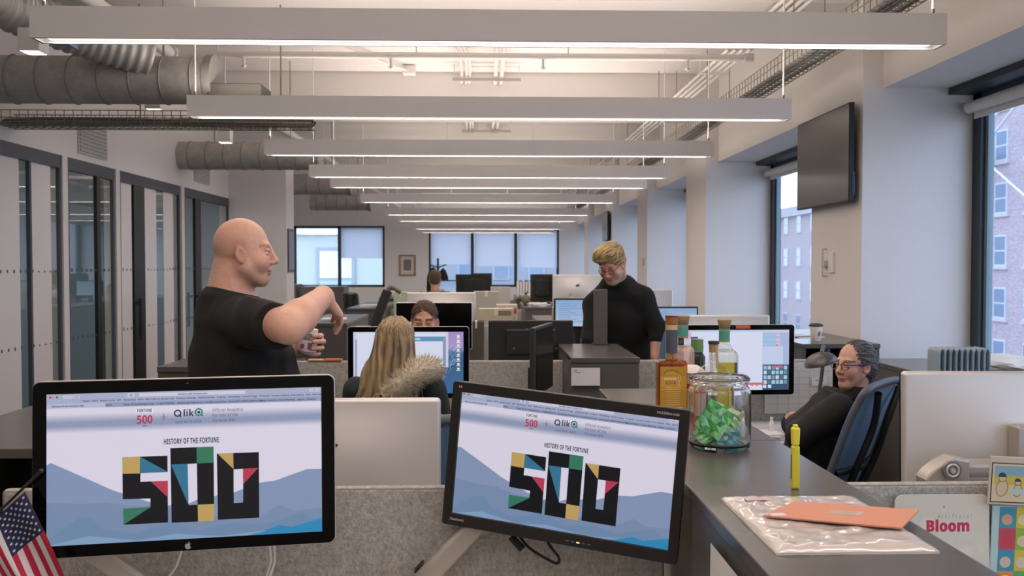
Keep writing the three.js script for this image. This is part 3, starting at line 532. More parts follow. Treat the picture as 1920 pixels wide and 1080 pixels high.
  { const [u, v] = q(907, 321); g.strokeStyle = '#2f7f63'; g.lineWidth = 9; g.beginPath(); g.arc(u, v, 20, 0, 7); g.stroke(); g.beginPath(); g.moveTo(u + 10, v + 12); g.lineTo(u + 25, v + 24); g.stroke(); g.fillStyle = '#2d3850'; g.beginPath(); g.arc(u, v, 9, 0, 7); g.fill(); }
  txt('LEAD WITH DATA', 860, 364, 21, 0.95, '#4a5470', '');
  txt('Official Analytics', 968, 312, 26, 0.95, '#4a5470', '', 'left'); txt('Partner of the', 968, 336, 26, 0.95, '#4a5470', '', 'left'); txt('Fortune 500', 968, 359, 26, 0.95, '#4a5470', 'italic', 'left');
  txt('HISTORY OF THE FORTUNE', 875, 451, 46, 0.56, '#23283a');
});
const girlTex = canvasTex(800, 450, (g, W, H) => {
  const b = g.createLinearGradient(0, 0, 0, H); b.addColorStop(0, '#a58cc0'); b.addColorStop(0.3, '#a99cc8'); b.addColorStop(0.34, '#45607e'); b.addColorStop(1, '#3e6a98'); g.fillStyle = b; g.fillRect(0, 0, W, H);
  for (let i = 0; i < 900; i++) { const y = 150 + rnd() * 300, x = 640 + rnd() * 160 - (y - 150) * 0.7; g.strokeStyle = ['#8fb3d6', '#24405f', '#6d95bd', '#16283c'][i % 4]; g.lineWidth = 1 + rnd() * 2; g.beginPath(); g.moveTo(x, y); g.lineTo(x + 10 + rnd() * 14, y - 20 - rnd() * 26); g.stroke(); }
  g.fillStyle = '#c9cde4'; g.fillRect(0, 0, 690, 260); g.fillRect(0, 0, 500, H); g.fillStyle = '#d6d8ec'; g.fillRect(30, 10, 640, 245); g.fillRect(30, 10, 440, H);
  g.fillStyle = '#5f93b8'; g.fillRect(370, 35, 300, 34); g.fillStyle = '#8798b0'; g.fillRect(14, 55, 10, 380); g.fillRect(650, 40, 22, 215); g.fillStyle = '#ffffff'; g.font = 'bold 18px sans-serif'; g.fillText('Agenda', 420, 58);
  g.fillStyle = '#a9b2c8'; for (let i = 0; i < 3; i++) g.fillRect(390, 90 + i * 10, 60 - i * 9, 4);
  g.fillStyle = '#f0f2f8'; for (let i = 0; i < 8; i++) { g.fillRect(755, 25 + i * 34, 16, 14); g.fillRect(748, 43 + i * 34, 30, 4); }
});
const womanTex = canvasTex(800, 450, (g, W, H) => {
  g.fillStyle = '#d5daf0'; g.fillRect(0, 0, W, H); g.fillStyle = '#c3cbe6'; g.fillRect(0, 0, W, 16);
  g.fillStyle = '#d9a9cb'; g.fillRect(10, 10, 44, 60); g.fillStyle = '#4c3f8d'; g.fillRect(52, 50, 54, 150); g.fillStyle = '#4f8fd0'; g.fillRect(56, 75, 46, 16); g.fillStyle = '#2c4f86'; g.fillRect(20, 240, 90, 190);
  g.fillStyle = '#9aa3c4'; for (let i = 0; i < 12; i++) g.fillRect(120, 55 + i * 12, 12, 3);
  g.fillStyle = '#aab6da'; g.fillRect(598, 20, W - 598, H - 20); g.fillStyle = '#c2cdea'; g.fillRect(600, 125, 155, 130);
  for (let r = 0; r < 3; r++) for (let c = 0; c < 4; c++) { g.fillStyle = c === 3 ? '#d6c1d0' : '#9cc6e4'; g.fillRect(606 + c * 32, 28 + r * 34, 27, 22); }
  g.fillStyle = '#3b5670'; g.fillRect(598, 262, W - 598, H - 262);
  for (let r = 0; r < 4; r++) for (let c = 0; c < 6; c++) { g.fillStyle = ['#8fc3d6', '#9fd0de', '#56748c', '#c9d2dc', '#7d8fa0', '#b9c4cf'][(c * 5 + r * 3) % 6]; g.fillRect(606 + c * 31, 270 + r * 36, 25, 28); }
  g.fillStyle = '#c96a78'; g.fillRect(690, 268, 60, 16); g.fillRect(700, 110, 14, 10); g.fillRect(440, 395, 160, 26); g.fillStyle = '#d9dcea'; for (let i = 0; i < 6; i++) g.fillRect(450 + i * 38, 412, 26, 24);
});
const blueTex = canvasTex(256, 144, (g, W, H) => { const b = g.createLinearGradient(0, 0, 0, H); b.addColorStop(0, '#8fb0d8'); b.addColorStop(1, '#b9c9e6'); g.fillStyle = b; g.fillRect(0, 0, W, H); g.fillStyle = '#7fa3d0'; for (let i = 0; i < 9; i++) g.fillRect(18, 20 + i * 12, 60 + (i * 37) % 110, 4); });

// ================================================================ COMPUTERS AND DISPLAYS (origin: centre of the front glass; front faces +z)
function appleShape(s) {
  const a = new THREE.Shape(); a.moveTo(0, 0.28 * s); a.bezierCurveTo(0.2 * s, 0.42 * s, 0.46 * s, 0.36 * s, 0.42 * s, 0.26 * s); a.bezierCurveTo(0.22 * s, 0.12 * s, 0.26 * s, -0.14 * s, 0.46 * s, -0.2 * s);
  a.bezierCurveTo(0.36 * s, -0.5 * s, 0.2 * s, -0.6 * s, 0, -0.5 * s); a.bezierCurveTo(-0.3 * s, -0.62 * s, -0.5 * s, -0.2 * s, -0.46 * s, 0.06 * s); a.bezierCurveTo(-0.42 * s, 0.36 * s, -0.18 * s, 0.42 * s, 0, 0.28 * s);
  const l = new THREE.Shape(); l.moveTo(0.02 * s, 0.38 * s); l.bezierCurveTo(0.02 * s, 0.55 * s, 0.12 * s, 0.64 * s, 0.24 * s, 0.66 * s); l.bezierCurveTo(0.26 * s, 0.5 * s, 0.16 * s, 0.38 * s, 0.02 * s, 0.38 * s); return [a, l];
}
function screenPlane(w, h, z = 0) { return at(new THREE.PlaneGeometry(w, h), 0, 0, z); }
function cinema(label, tex, k, group) {                               // 27 inch silver display with black glass front
  const t = thing('display', label, 'monitor', [0, 0, 0], 0, group), W = 0.65, H = 0.388;
  obj('glass_front', at(ex(rrect(W - 0.004, H - 0.004, 0.016), 0.004), 0, 0, -0.004), M.blackGloss, t);
  obj('aluminium_rim', at(ex(rrect(W - 0.002, H - 0.002, 0.017), 0.012, 0.001), 0, 0, -0.0175), M.aluEdge, t);
  obj('rear_shell', at(new RoundedBoxGeometry(W - 0.02, H - 0.02, 0.03, 3, 0.014), 0, 0, -0.032), M.alu, t);
  obj('screen', screenPlane(W - 0.062, (W - 0.062) * 0.5625, 0.0008), screenMat(tex, k), t, true);
  obj('logo', appleShape(0.014).map((s) => at(ex(s, 0.0004), 0, -H / 2 + 0.013, 0.0004)), mat('#a9a49f', 0.4), t);
  obj('camera_dot', cy(0.002, 0.002, 0.0006, 0, H / 2 - 0.012, 0.0004, Math.PI / 2), M.grayPlastic, t);
  return t;
}
function stand(t, drop, z = -0.09) {                                  // bent aluminium foot that reaches drop below the centre
  const s = new THREE.Shape(); s.moveTo(0, 0); s.lineTo(0.19, 0); s.lineTo(0.19, 0.006); s.lineTo(0.03, 0.008); s.lineTo(-0.005, drop - 0.02); s.lineTo(-0.012, drop - 0.02); s.lineTo(-0.002, 0.01); s.closePath();
  const g = ex(s, 0.19); g.rotateY(-Math.PI / 2); g.translate(0.095, -drop, z - 0.03); obj('foot', g, M.alu, t);
}
function imac(label, group) {                                   // all-in-one seen from behind: origin at the middle of the panel, its back faces +z here
  const t = thing('desktop_computer', label, 'computer', [0, 0, 0], 0, group), W = 0.65, H = 0.43;
  obj('rear_shell', at(new RoundedBoxGeometry(W, H, 0.03, 3, 0.013), 0, 0.02, 0), M.alu, t);
  const g = new THREE.PlaneGeometry(W - 0.028, H - 0.028, 40, 28), p = g.attributes.position;
  for (let i = 0; i < p.count; i++) { const u = p.getX(i) / (W - 0.028) * 2, v = p.getY(i) / (H - 0.028) * 2; p.setZ(i, 0.0151 + 0.03 * Math.max(0, 1 - u * u) ** 1.6 * Math.max(0, 1 - v * v) ** 1.6); }
  g.computeVertexNormals(); obj('rear_bulge', at(g, 0, 0.02, 0), M.alu, t);
  obj('glass_front', at(ex(rrect(W - 0.004, H - 0.09, 0.01), 0.003), 0, 0.06, -0.019), M.blackGloss, t);
  obj('logo', appleShape(0.06).map((s) => at(ex(s, 0.002), 0, 0.085, 0.0385)), M.blackPlastic, t);
  return t;
}
// --- the two displays in front
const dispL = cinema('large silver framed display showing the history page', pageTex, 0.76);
{ const c = P(352, 871, 1.985); dispL.position.copy(c); dispL.rotation.set(R(-3), R(8.5), R(0.2), 'YXZ'); }
function arm(name, label, pts, r, o = {}) {
  const t = thing(name, label, 'monitor arm'); const g = [];
  for (let i = 0; i + 1 < pts.length; i++) { const a = pts[i], b = pts[i + 1], d = b.clone().sub(a), m = new THREE.Matrix4(), y = d.clone().normalize(), x = V(0, 0, 1).cross(y).normalize(), z = x.clone().cross(y); m.makeBasis(x, y, z); const q = new RoundedBoxGeometry(r * 2, d.length() + r, r * 1.5, 2, r * 0.5); q.applyMatrix4(m); q.translate(...a.clone().add(b).multiplyScalar(0.5).toArray()); obj('arm_link', q, M.armMetal, t); }
  pts.slice(1, -1).forEach((p) => obj('arm_joint', cy(r * 1.15, r * 1.15, r * 2.2, p.x, p.y, p.z, Math.PI / 2), M.armMetal, t));
  return t;
}
{
  const a = arm('monitor_arm', 'silver monitor arm below the large display', [V(P(320, 1130, 2.1).x, 0.745, -2.1), P(320, 1130, 2.1), P(128, 1004, 2.07), V(dispL.position.x - 0.03, dispL.position.y - 0.02, -2.09)], 0.024);
  obj('clamp_foot', [cy(0.05, 0.055, 0.03, P(320, 1130, 2.1).x, 0.757, -2.1)], M.armMetal, a);
  obj('mount_plate', rb(0.12, 0.12, 0.02, 0.006, dispL.position.x - 0.008, dispL.position.y, -2.046, 0, R(8.5), 0), M.armMetal, a);
}
{ // 24 inch black display on an arm
  const W = 0.565, H = 0.345, t = thing('display', 'black framed tilted display showing the same history page', 'monitor', [0, 0, 0]);
  const c = P(1051, 880, 2.03); t.position.copy(c); t.rotation.set(R(-2), R(-19.5), R(-4.4), 'YXZ');
  const s = rrect(W, H, 0.006); s.holes.push(new THREE.Path([[-0.262, -0.146], [0.262, -0.146], [0.262, 0.15], [-0.262, 0.15]].map((p) => new THREE.Vector2(...p))));
  obj('bezel', at(ex(s, 0.012, 0.001), 0, 0, -0.012), M.darkPlastic, t);
  obj('rear_shell', [at(new RoundedBoxGeometry(W - 0.002, H - 0.002, 0.03, 2, 0.006), 0, 0, -0.029), at(new RoundedBoxGeometry(W * 0.7, H * 0.7, 0.03, 2, 0.014), 0, -0.01, -0.052)], M.darkPlastic, t);
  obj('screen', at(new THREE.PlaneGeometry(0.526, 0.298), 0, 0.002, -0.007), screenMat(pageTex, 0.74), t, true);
  for (let k = 0; k < 5; k++) obj('button', rb(0.008, 0.003, 0.002, 0.001, 0.03 + k * 0.013 + 0.0, -0.162, 0.0014), k === 2 ? emit(1, 0.62, 0.1, 1.2) : M.grayPlastic, t);
  const plate = (w, h, x, y, txt, col, px) => obj('brand_mark', at(new THREE.PlaneGeometry(w, h), x, y, 0.0013), mat('#ffffff', 0.6, { map: canvasTex(256, Math.round(256 * h / w), (g, cw, ch) => { g.fillStyle = '#24211e'; g.fillRect(0, 0, cw, ch); g.fillStyle = col; g.font = `bold ${px}px sans-serif`; g.textAlign = 'center'; g.textBaseline = 'middle'; g.fillText(txt, cw / 2, ch / 2); }) }), t, true);
  plate(0.042, 0.009, -0.245, -0.158, 'ViewSonic', '#c9c5bd', 46); plate(0.062, 0.008, 0.236, 0.161, 'VG2439m-LED', '#b8b4ac', 32);
  obj('birds_mark', [bx(0.003, 0.005, 0.0006, -0.266, 0.162, 0.0013), bx(0.003, 0.005, 0.0006, -0.261, 0.162, 0.0013)], mat('#d3a84a', 0.5), t);
  const a = arm('monitor_arm', 'silver monitor arm slanting below the tilted display', [V(P(752, 1135, 2.12).x, 0.745, -2.12), P(752, 1135, 2.12), P(905, 970, 2.14), V(c.x + 0.0, c.y - 0.02, -2.165)], 0.026);
  obj('clamp_foot', cy(0.05, 0.055, 0.03, P(752, 1135, 2.12).x, 0.757, -2.12), M.armMetal, a);
  obj('mount_plate', rb(0.12, 0.12, 0.03, 0.006, c.x + 0.024, c.y, -2.108, 0, R(-19.5), 0), M.armMetal, a);
  obj('cable_clip', [rb(0.006, 0.03, 0.03, 0.003, P(786, 1062, 2.08).x, P(786, 1062, 2.08).y, -2.08, 0, 0, R(-42))], M.rubber, a);
}
{ // cables
  const k = thing('display_cable', 'black cable with plug hanging under the tilted display', 'cable');
  obj('wire', tube([P(970, 1000, 2.1), P(990, 1025, 2.09), P(1020, 1045, 2.07), P(1046, 1056, 2.06), P(1048, 1046, 2.06), P(1036, 1030, 2.06), P(1022, 1008, 2.07)], 0.0035, 50), M.rubber, k);
  obj('plug', bar(P(958, 1006, 2.1), P(980, 1030, 2.09), 0.009, 10), M.rubber, k);
  const w = (pts, l) => tag(obj('white_cable', tube(pts, 0.003, 40), M.white), l, 'cable');
  w([P(342, 1028, 2.08), P(330, 1062, 2.09), P(318, 1080, 2.1), P(290, 1120, 2.12)], 'white cable curving below the large display logo');
  w([P(505, 1018, 2.08), P(508, 1050, 2.1), P(500, 1085, 2.12), P(505, 1130, 2.12)], 'left one of the pair of white cables below the display');
  w([P(514, 1018, 2.08), P(515, 1052, 2.1), P(506, 1088, 2.11), P(520, 1130, 2.11)], 'right one of the pair of white cables below the display');
}
// --- computers seen from behind
{
  const place = (t, x, y, d, ry = 0, rx = 0, foot = true) => { t.position.set(x, y, -d); t.rotation.set(rx, ry, 0, 'YXZ'); if (foot) stand(t, y - 0.741, 0.07); };
  const pc = imac('silver computer back between the two front displays'); { const top = PY(745, 2.62); place(pc, PX(826, 2.62) - 0.325, top - 0.235, 2.62); }
  const pr = imac('silver computer back on an arm at the photo edge'); { const top = PY(700, 2.62); place(pr, PX(1699, 2.62) + 0.325, top - 0.235, 2.62, R(-3), R(-2), false); pr.remove(pr.children.find((m) => m.name === 'logo')); }
  const pa = imac('silver computer back behind the man\u2019s dark chair'); place(pa, PX(827, 8.3), PY(548, 8.3) - 0.235, 8.3);
  const pb = imac('silver computer back with dark logo near the tissue box'); place(pb, PX(1083, 11.3), PY(515, 11.3) - 0.235, 11.3);
  const pd = imac('silver computer back half hidden by the standing blond man'); place(pd, PX(1198, 8.35), PY(543, 8.35) - 0.235, 8.35);
  const pe = imac('silver computer back directly behind the woman\u2019s display'); place(pe, PX(1346, 5.42), PY(591, 5.42) - 0.235, 5.42);
}
{ // arm that carries the computer at the photo's edge
  const t = thing('monitor_arm', 'pale thick monitor arm in front of the silver computer', 'monitor arm'), d = 2.46, a = P(1772, 876, d), b = P(1990, 868, d), y0 = P(1772, 905, d).y;
  obj('upper_link', [rb(b.x - a.x, 0.05, 0.055, 0.02, (a.x + b.x) / 2, (a.y + b.y) / 2 - 0.008, -d), rb(b.x - a.x, 0.024, 0.045, 0.01, (a.x + b.x) / 2 + 0.02, a.y - 0.05, -d)], M.armMetal, t);
  const s = new THREE.Shape(); s.moveTo(-0.065, -0.16); s.lineTo(-0.065, -0.03); s.quadraticCurveTo(-0.05, 0.0, 0.01, 0.028); s.lineTo(0.05, 0.02); s.lineTo(0.05, -0.16); s.closePath();
  obj('elbow', at(ex(s, 0.05, 0.006), a.x, a.y, -d - 0.025), M.armMetal, t);
  obj('pivot_cap', [cy(0.026, 0.026, 0.012, a.x, a.y, -d + 0.035, Math.PI / 2, 0, 0, 32)], M.steel, t);
  obj('pivot_screw', [at(new THREE.TorusGeometry(0.017, 0.003, 8, 28), a.x, a.y, -d + 0.042), cy(0.008, 0.008, 0.006, a.x, a.y, -d + 0.043, Math.PI / 2, 0, 0, 6)], M.aluEdge, t);
  obj('post', [cy(0.02, 0.02, a.y - 0.9, a.x, (a.y - 0.16 + 0.74) / 2, -d), cy(0.05, 0.05, 0.02, a.x, 0.751, -d)], M.armMetal, t);
  obj('mount_plate', rb(0.11, 0.1, 0.05, 0.008, P(1932, 828, 2.55).x, P(1932, 828, 2.55).y, -2.55), M.armMetal, t);
}
// --- displays that face us further back
{
  const g = cinema('display with photo wallpaper in front of the blonde woman', girlTex, 0.74); g.position.copy(P(766, 680, 4.72)); stand(g, g.position.y - 0.742);
  const s = P(766, 619, 4.71); obj('sticky_dot', cy(0.012, 0.012, 0.002, 0, 0.386 / 2 - 0.004, 0.002, Math.PI / 2), mat('#b0703f', 0.7), g);
  const w = cinema('display with layout software in front of the seated woman', womanTex, 0.74); w.position.copy(P(1381, 675, 4.78)); w.rotation.y = R(2); stand(w, w.position.y - 0.742);
  obj('orange_note', bb(-0.005, 0.075, 0.172, 0.194, 0.0012, 0.002), mat('#c8703e', 0.8), w);
  const bigs = [[1085, 587, 7.4, 'blue lit display beside the tissue box', blueTex, 0.42], [832, 540, 13.4, 'far dark display in front of the camouflage person', blueTex, 0.4], [1268, 600, 7.85, 'small display edge beyond the blond man\u2019s elbow', blueTex, 0.4]];
  for (const [px, py, d, l, tex, W] of bigs) {
    const t = thing('display', l, 'monitor'); t.position.copy(P(px, py, d));
    obj('housing', rb(W, W * 0.6, 0.025, 0.008, 0, 0, -0.013), M.darkPlastic, t); obj('screen', screenPlane(W - 0.03, W * 0.6 - 0.03, 0.0008), screenMat(tex, 0.66), t, true); obj('neck', bb(-0.025, 0.025, 0.742 - t.position.y, -0.1, -0.05, -0.028), M.darkPlastic, t); obj('foot', bb(-0.1, 0.1, 0.741 - t.position.y, 0.752 - t.position.y, -0.12, 0.05), M.darkPlastic, t);
  }
  const backs = [[995, 640, 5.62, 0.54, 0.27, 'black display back with screw holes on second desk pair', 0], [888, 536, 13.75, 0.56, 0.36, 'black display back in front of the far windows', 0], [1016, 540, 11.5, 0.3, 0.36, 'narrow black display back beside the dark logo computer', 0], [905, 533, 14.3, 0.3, 0.36, 'far black display back near the coloured books', 0]];
  for (const [px, py, d, W, H, l] of backs) {
    const t = thing('display', l, 'monitor'); t.position.copy(P(px, py, d)); const fl = px === 1016 ? CTOP : 0.74;
    obj('housing', rb(W, H, 0.03, 0.008, 0, 0, 0), M.blackPlastic, t); obj('rear_shell', rb(W * 0.6, H * 0.6, 0.03, 0.012, 0, 0, 0.025), M.blackPlastic, t);
    for (const [x, y] of [[-0.2, -0.15], [0.3, -0.15], [-0.05, 0.3]]) obj('screw', cy(0.006, 0.006, 0.004, x * W, y * H, 0.041, Math.PI / 2, 0, 0, 10), M.steel, t);
    obj('neck', bb(-0.03, 0.03, fl + 0.002 - t.position.y, -H / 4, -0.05, -0.015), M.blackPlastic, t); obj('foot', bb(-0.11, 0.11, fl + 0.001 - t.position.y, fl + 0.012 - t.position.y, -0.12, 0.06), M.blackPlastic, t);
  }
  { const t = thing('display', 'switched off black display behind the dark haired man', 'monitor'); t.position.copy(P(814, 611, 7.62)); obj('glass_front', rb(0.65, 0.4, 0.02, 0.008, 0, 0, 0), M.blackGloss, t); obj('rim', rb(0.66, 0.41, 0.02, 0.01, 0, 0, -0.012), M.aluEdge, t); obj('neck', bb(-0.04, 0.04, 0.742 - t.position.y, -0.1, -0.05, -0.022), M.alu, t); obj('foot', bb(-0.11, 0.11, 0.741 - t.position.y, 0.752 - t.position.y, -0.12, 0.08), M.alu, t); }
  // dark display turned edge on, in front of the black display back
  const t = thing('edge_display', 'dark display seen edge on leaning beside the papered credenza', 'monitor'); t.position.copy(P(1016, 672, 4.72)); t.rotation.set(0, R(74), 0);
  obj('housing', rb(0.46, 0.36, 0.03, 0.006, 0, 0, 0), M.laminateDark, t); obj('screen', screenPlane(0.43, 0.33, 0.0165), phy('#0c0c0d', 0.2, {}), t, true);
  obj('neck', bb(-0.03, 0.03, 0.742 - t.position.y, -0.05, -0.07, -0.015), M.blackPlastic, t); obj('foot', bb(-0.11, 0.11, 0.741 - t.position.y, 0.752 - t.position.y, -0.12, 0.06), M.blackPlastic, t);
  const u = thing('upright_panel', 'dark upright panel standing on the papered credenza', 'panel', [PX(1126, 5.5), CTOP, -5.5]); obj('board', rb(0.084, PY(543, 5.5) - CTOP, 0.03, 0.004, 0, (PY(543, 5.5) - CTOP) / 2, 0), M.laminate, u); obj('foot', bb(-0.05, 0.05, 0, 0.008, -0.05, 0.05), M.laminateDark, u);
}
{ // wall television and the second one far along
  const tv = (d0, d1, h, yc, label) => {
    const t = thing('television', label, 'television', [COLX - 0.06, yc, -(d0 + d1) / 2]), L = d1 - d0;
    obj('housing', rb(0.035, h, L, 0.006, 0, 0, 0), M.blackPlastic, t); obj('screen', bb(-0.0185, -0.018, -h / 2 + 0.012, h / 2 - 0.01, -L / 2 + 0.01, L / 2 - 0.01), phy('#191714', 0.2, { ior: 1.75 }), t);
    obj('wall_mount', bb(0.0175, 0.06, -0.15, 0.15, -0.2, 0.2), M.steel, t); obj('side_ports', rb(0.02, 0.16, 0.006, 0.002, 0.012, -h / 2 + 0.12, L / 2 + 0.002), mat('#2c3550', 0.5), t);
    return t;
  };
  tv(5.9, 6.9, 0.67, (PY(188, 5.9) + PY(375, 5.9)) / 2, 'large wall television on the nearest white pier');
  tv(17.8, 18.6, 0.6, 2.45, 'far small wall television on a pier above the blond man');
  const n = thing('wall_sensor', 'white thermostat plate with wire guard on the pier', 'thermostat', [COLX, PY(492, 6.42), -6.42]);
  obj('plate', rb(0.015, 0.15, 0.09, 0.004, -0.007, 0, 0.05), M.white, n); obj('guard', [bar(V(-0.03, -0.1, -0.06), V(-0.03, 0.1, -0.06), 0.006), bar(V(-0.03, 0.1, -0.06), V(0, 0.1, -0.06), 0.006), bar(V(-0.03, -0.1, -0.06), V(0, -0.1, -0.06), 0.006)], M.feltTrim, n); obj('lock_box', rb(0.03, 0.05, 0.06, 0.005, -0.015, -0.01, -0.06), M.feltTrim, n);
  const p = thing('poster', 'narrow dark framed picture on the short end wall side', 'picture', [-2.57, PY(470, 11.6), -11.62]); obj('frame', bb(0, 0.02, -0.28, 0.28, -0.17, 0.17), M.grayPlastic, p); obj('print', bb(0.02, 0.022, -0.25, 0.25, -0.14, 0.14), mat('#8f97a6', 0.7), p);
  const f = thing('framed_picture', 'small framed print on the far wall between windows', 'picture', [PX(764, FAR), PY(497.5, FAR), -FAR]); obj('frame', [bb(-0.24, 0.24, 0.27, 0.31, 0, 0.03), bb(-0.24, 0.24, -0.31, -0.27, 0, 0.03), bb(-0.24, -0.2, -0.27, 0.27, 0, 0.03), bb(0.2, 0.24, -0.27, 0.27, 0, 0.03)], mat('#8d7455', 0.6), f); obj('mount', bb(-0.2, 0.2, -0.27, 0.27, 0, 0.012), mat('#cfc6bc', 0.8), f); obj('print', bb(-0.11, 0.11, -0.15, 0.17, 0.012, 0.014), mat('#79746f', 0.7), f);
}

// ================================================================ THINGS ON THE NEAREST CREDENZAS
const onTop = (px, d) => V(PX(px, d), CTOP, -d);
{ // plastic mailer
  const o = thing('mailer_package', 'clear plastic mailer with white contents on nearest credenza', 'package', [0.642, CTOP, -1.67]), W = 0.285, L = 0.36, n = 56;
  const sheet = (top) => {
    const g = new THREE.PlaneGeometry(W, L, n, n); g.rotateX(-Math.PI / 2); const p = g.attributes.position;
    for (let i = 0; i < p.count; i++) {
      const u = p.getX(i) / W + 0.5, v = p.getZ(i) / L + 0.5, e = Math.max(0, Math.min(1, 14 * Math.min(u, 1 - u, v, 1 - v)));
      const wr = 0.0012 * Math.sin(9 * u + 14 * v + 12 * vnoise(u, v, 6, 71)) + 0.0025 * (vnoise(u, v, 9, 72) - 0.5) + 0.0014 * (vnoise(u, v, 26, 73) - 0.5);
      p.setY(i, top ? 0.004 + 0.009 * Math.sqrt(e) + wr * e : 0.001);
      p.setX(i, p.getX(i) + 0.004 * (vnoise(v, 0.3, 8, 74) - 0.5)); p.setZ(i, p.getZ(i) + 0.004 * (vnoise(u, 0.7, 8, 75) - 0.5));
    }
    g.computeVertexNormals(); return g;
  };
  obj('plastic_cover', sheet(true), phy('#bfb5ae', 0.3, { clearcoat: 1, clearcoatRoughness: 0.06 }), o);
  obj('back_sheet', [bx(W, 0.003, L, 0, 0.0016, 0)], M.paper, o);
  obj('address_label', [bx(0.045, 0.001, 0.02, -0.085, 0.0155, -0.125, 0, 0.15, 0)], mat('#c4a9a6', 0.6), o);
  const e = thing('orange_envelope', 'orange window envelope lying across the plastic mailer', 'envelope', [P(1577, 983, 1.66).x, CTOP + 0.0175, -1.70]);
  const c = [P(1432, 987, 1.66), P(1490, 953, 1.76), P(1722, 976, 1.69), P(1690, 1013, 1.575)].map((p) => new THREE.Vector2(p.x - e.position.x, -(p.z - e.position.z)));
  const g = ex(new THREE.Shape(c), 0.0025, 0.0004); g.rotateX(-Math.PI / 2); obj('body', g, mat('#c88a70', 0.8), e);
  const m = c.reduce((a, b) => a.clone().add(b)).multiplyScalar(0.25), w = c.map((p) => p.clone().sub(m)), win = [[0.36, 0.32], [0.36, 0.32], [0.24, 0.24], [0.24, 0.24]];
  const h = new THREE.Shape(w.map((p) => p.clone().multiplyScalar(0.24).add(m))); const k = ex(h, 0.0004); k.rotateX(-Math.PI / 2); k.translate(0.004, 0.003, 0); obj('address_window', k, phy('#d6bca9', 0.25, { clearcoat: 1 }), e);
  const st = ex(new THREE.Shape([[0, 0], [0.03, 0.004], [0.033, -0.014], [0.003, -0.018]].map((p) => new THREE.Vector2(c[0].x + 0.012 + p[0], c[0].y + 0.012 + p[1]))), 0.0004); st.rotateX(-Math.PI / 2); st.translate(0, 0.003, 0); obj('return_print', st, mat('#cfc6cf', 0.7), e);
}
{ // highlighter standing on its end
  const p = onTop(1494, 1.935), t = thing('highlighter', 'yellow highlighter pen standing upright on nearest credenza', 'highlighter', p.toArray()), y = phy('#d3cb36', 0.4, {}), z = phy('#ddd544', 0.35, {});
  obj('barrel', at(new RoundedBoxGeometry(0.019, 0.098, 0.013, 3, 0.0055), 0, 0.049, 0), y, t);
  const c = new RoundedBoxGeometry(0.02, 0.042, 0.014, 3, 0.0055), q = c.attributes.position; for (let i = 0; i < q.count; i++) if (q.getY(i) < -0.005) q.setX(i, q.getX(i) * 0.86); c.computeVertexNormals();
  obj('cap', [at(c, 0, 0.118, 0), rb(0.011, 0.008, 0.009, 0.003, 0, 0.141, 0)], z, t);
  obj('print', [bx(0.0008, 0.055, 0.004, -0.0096, 0.05, 0.002)], mat('#3d4a20', 0.6), t);
}
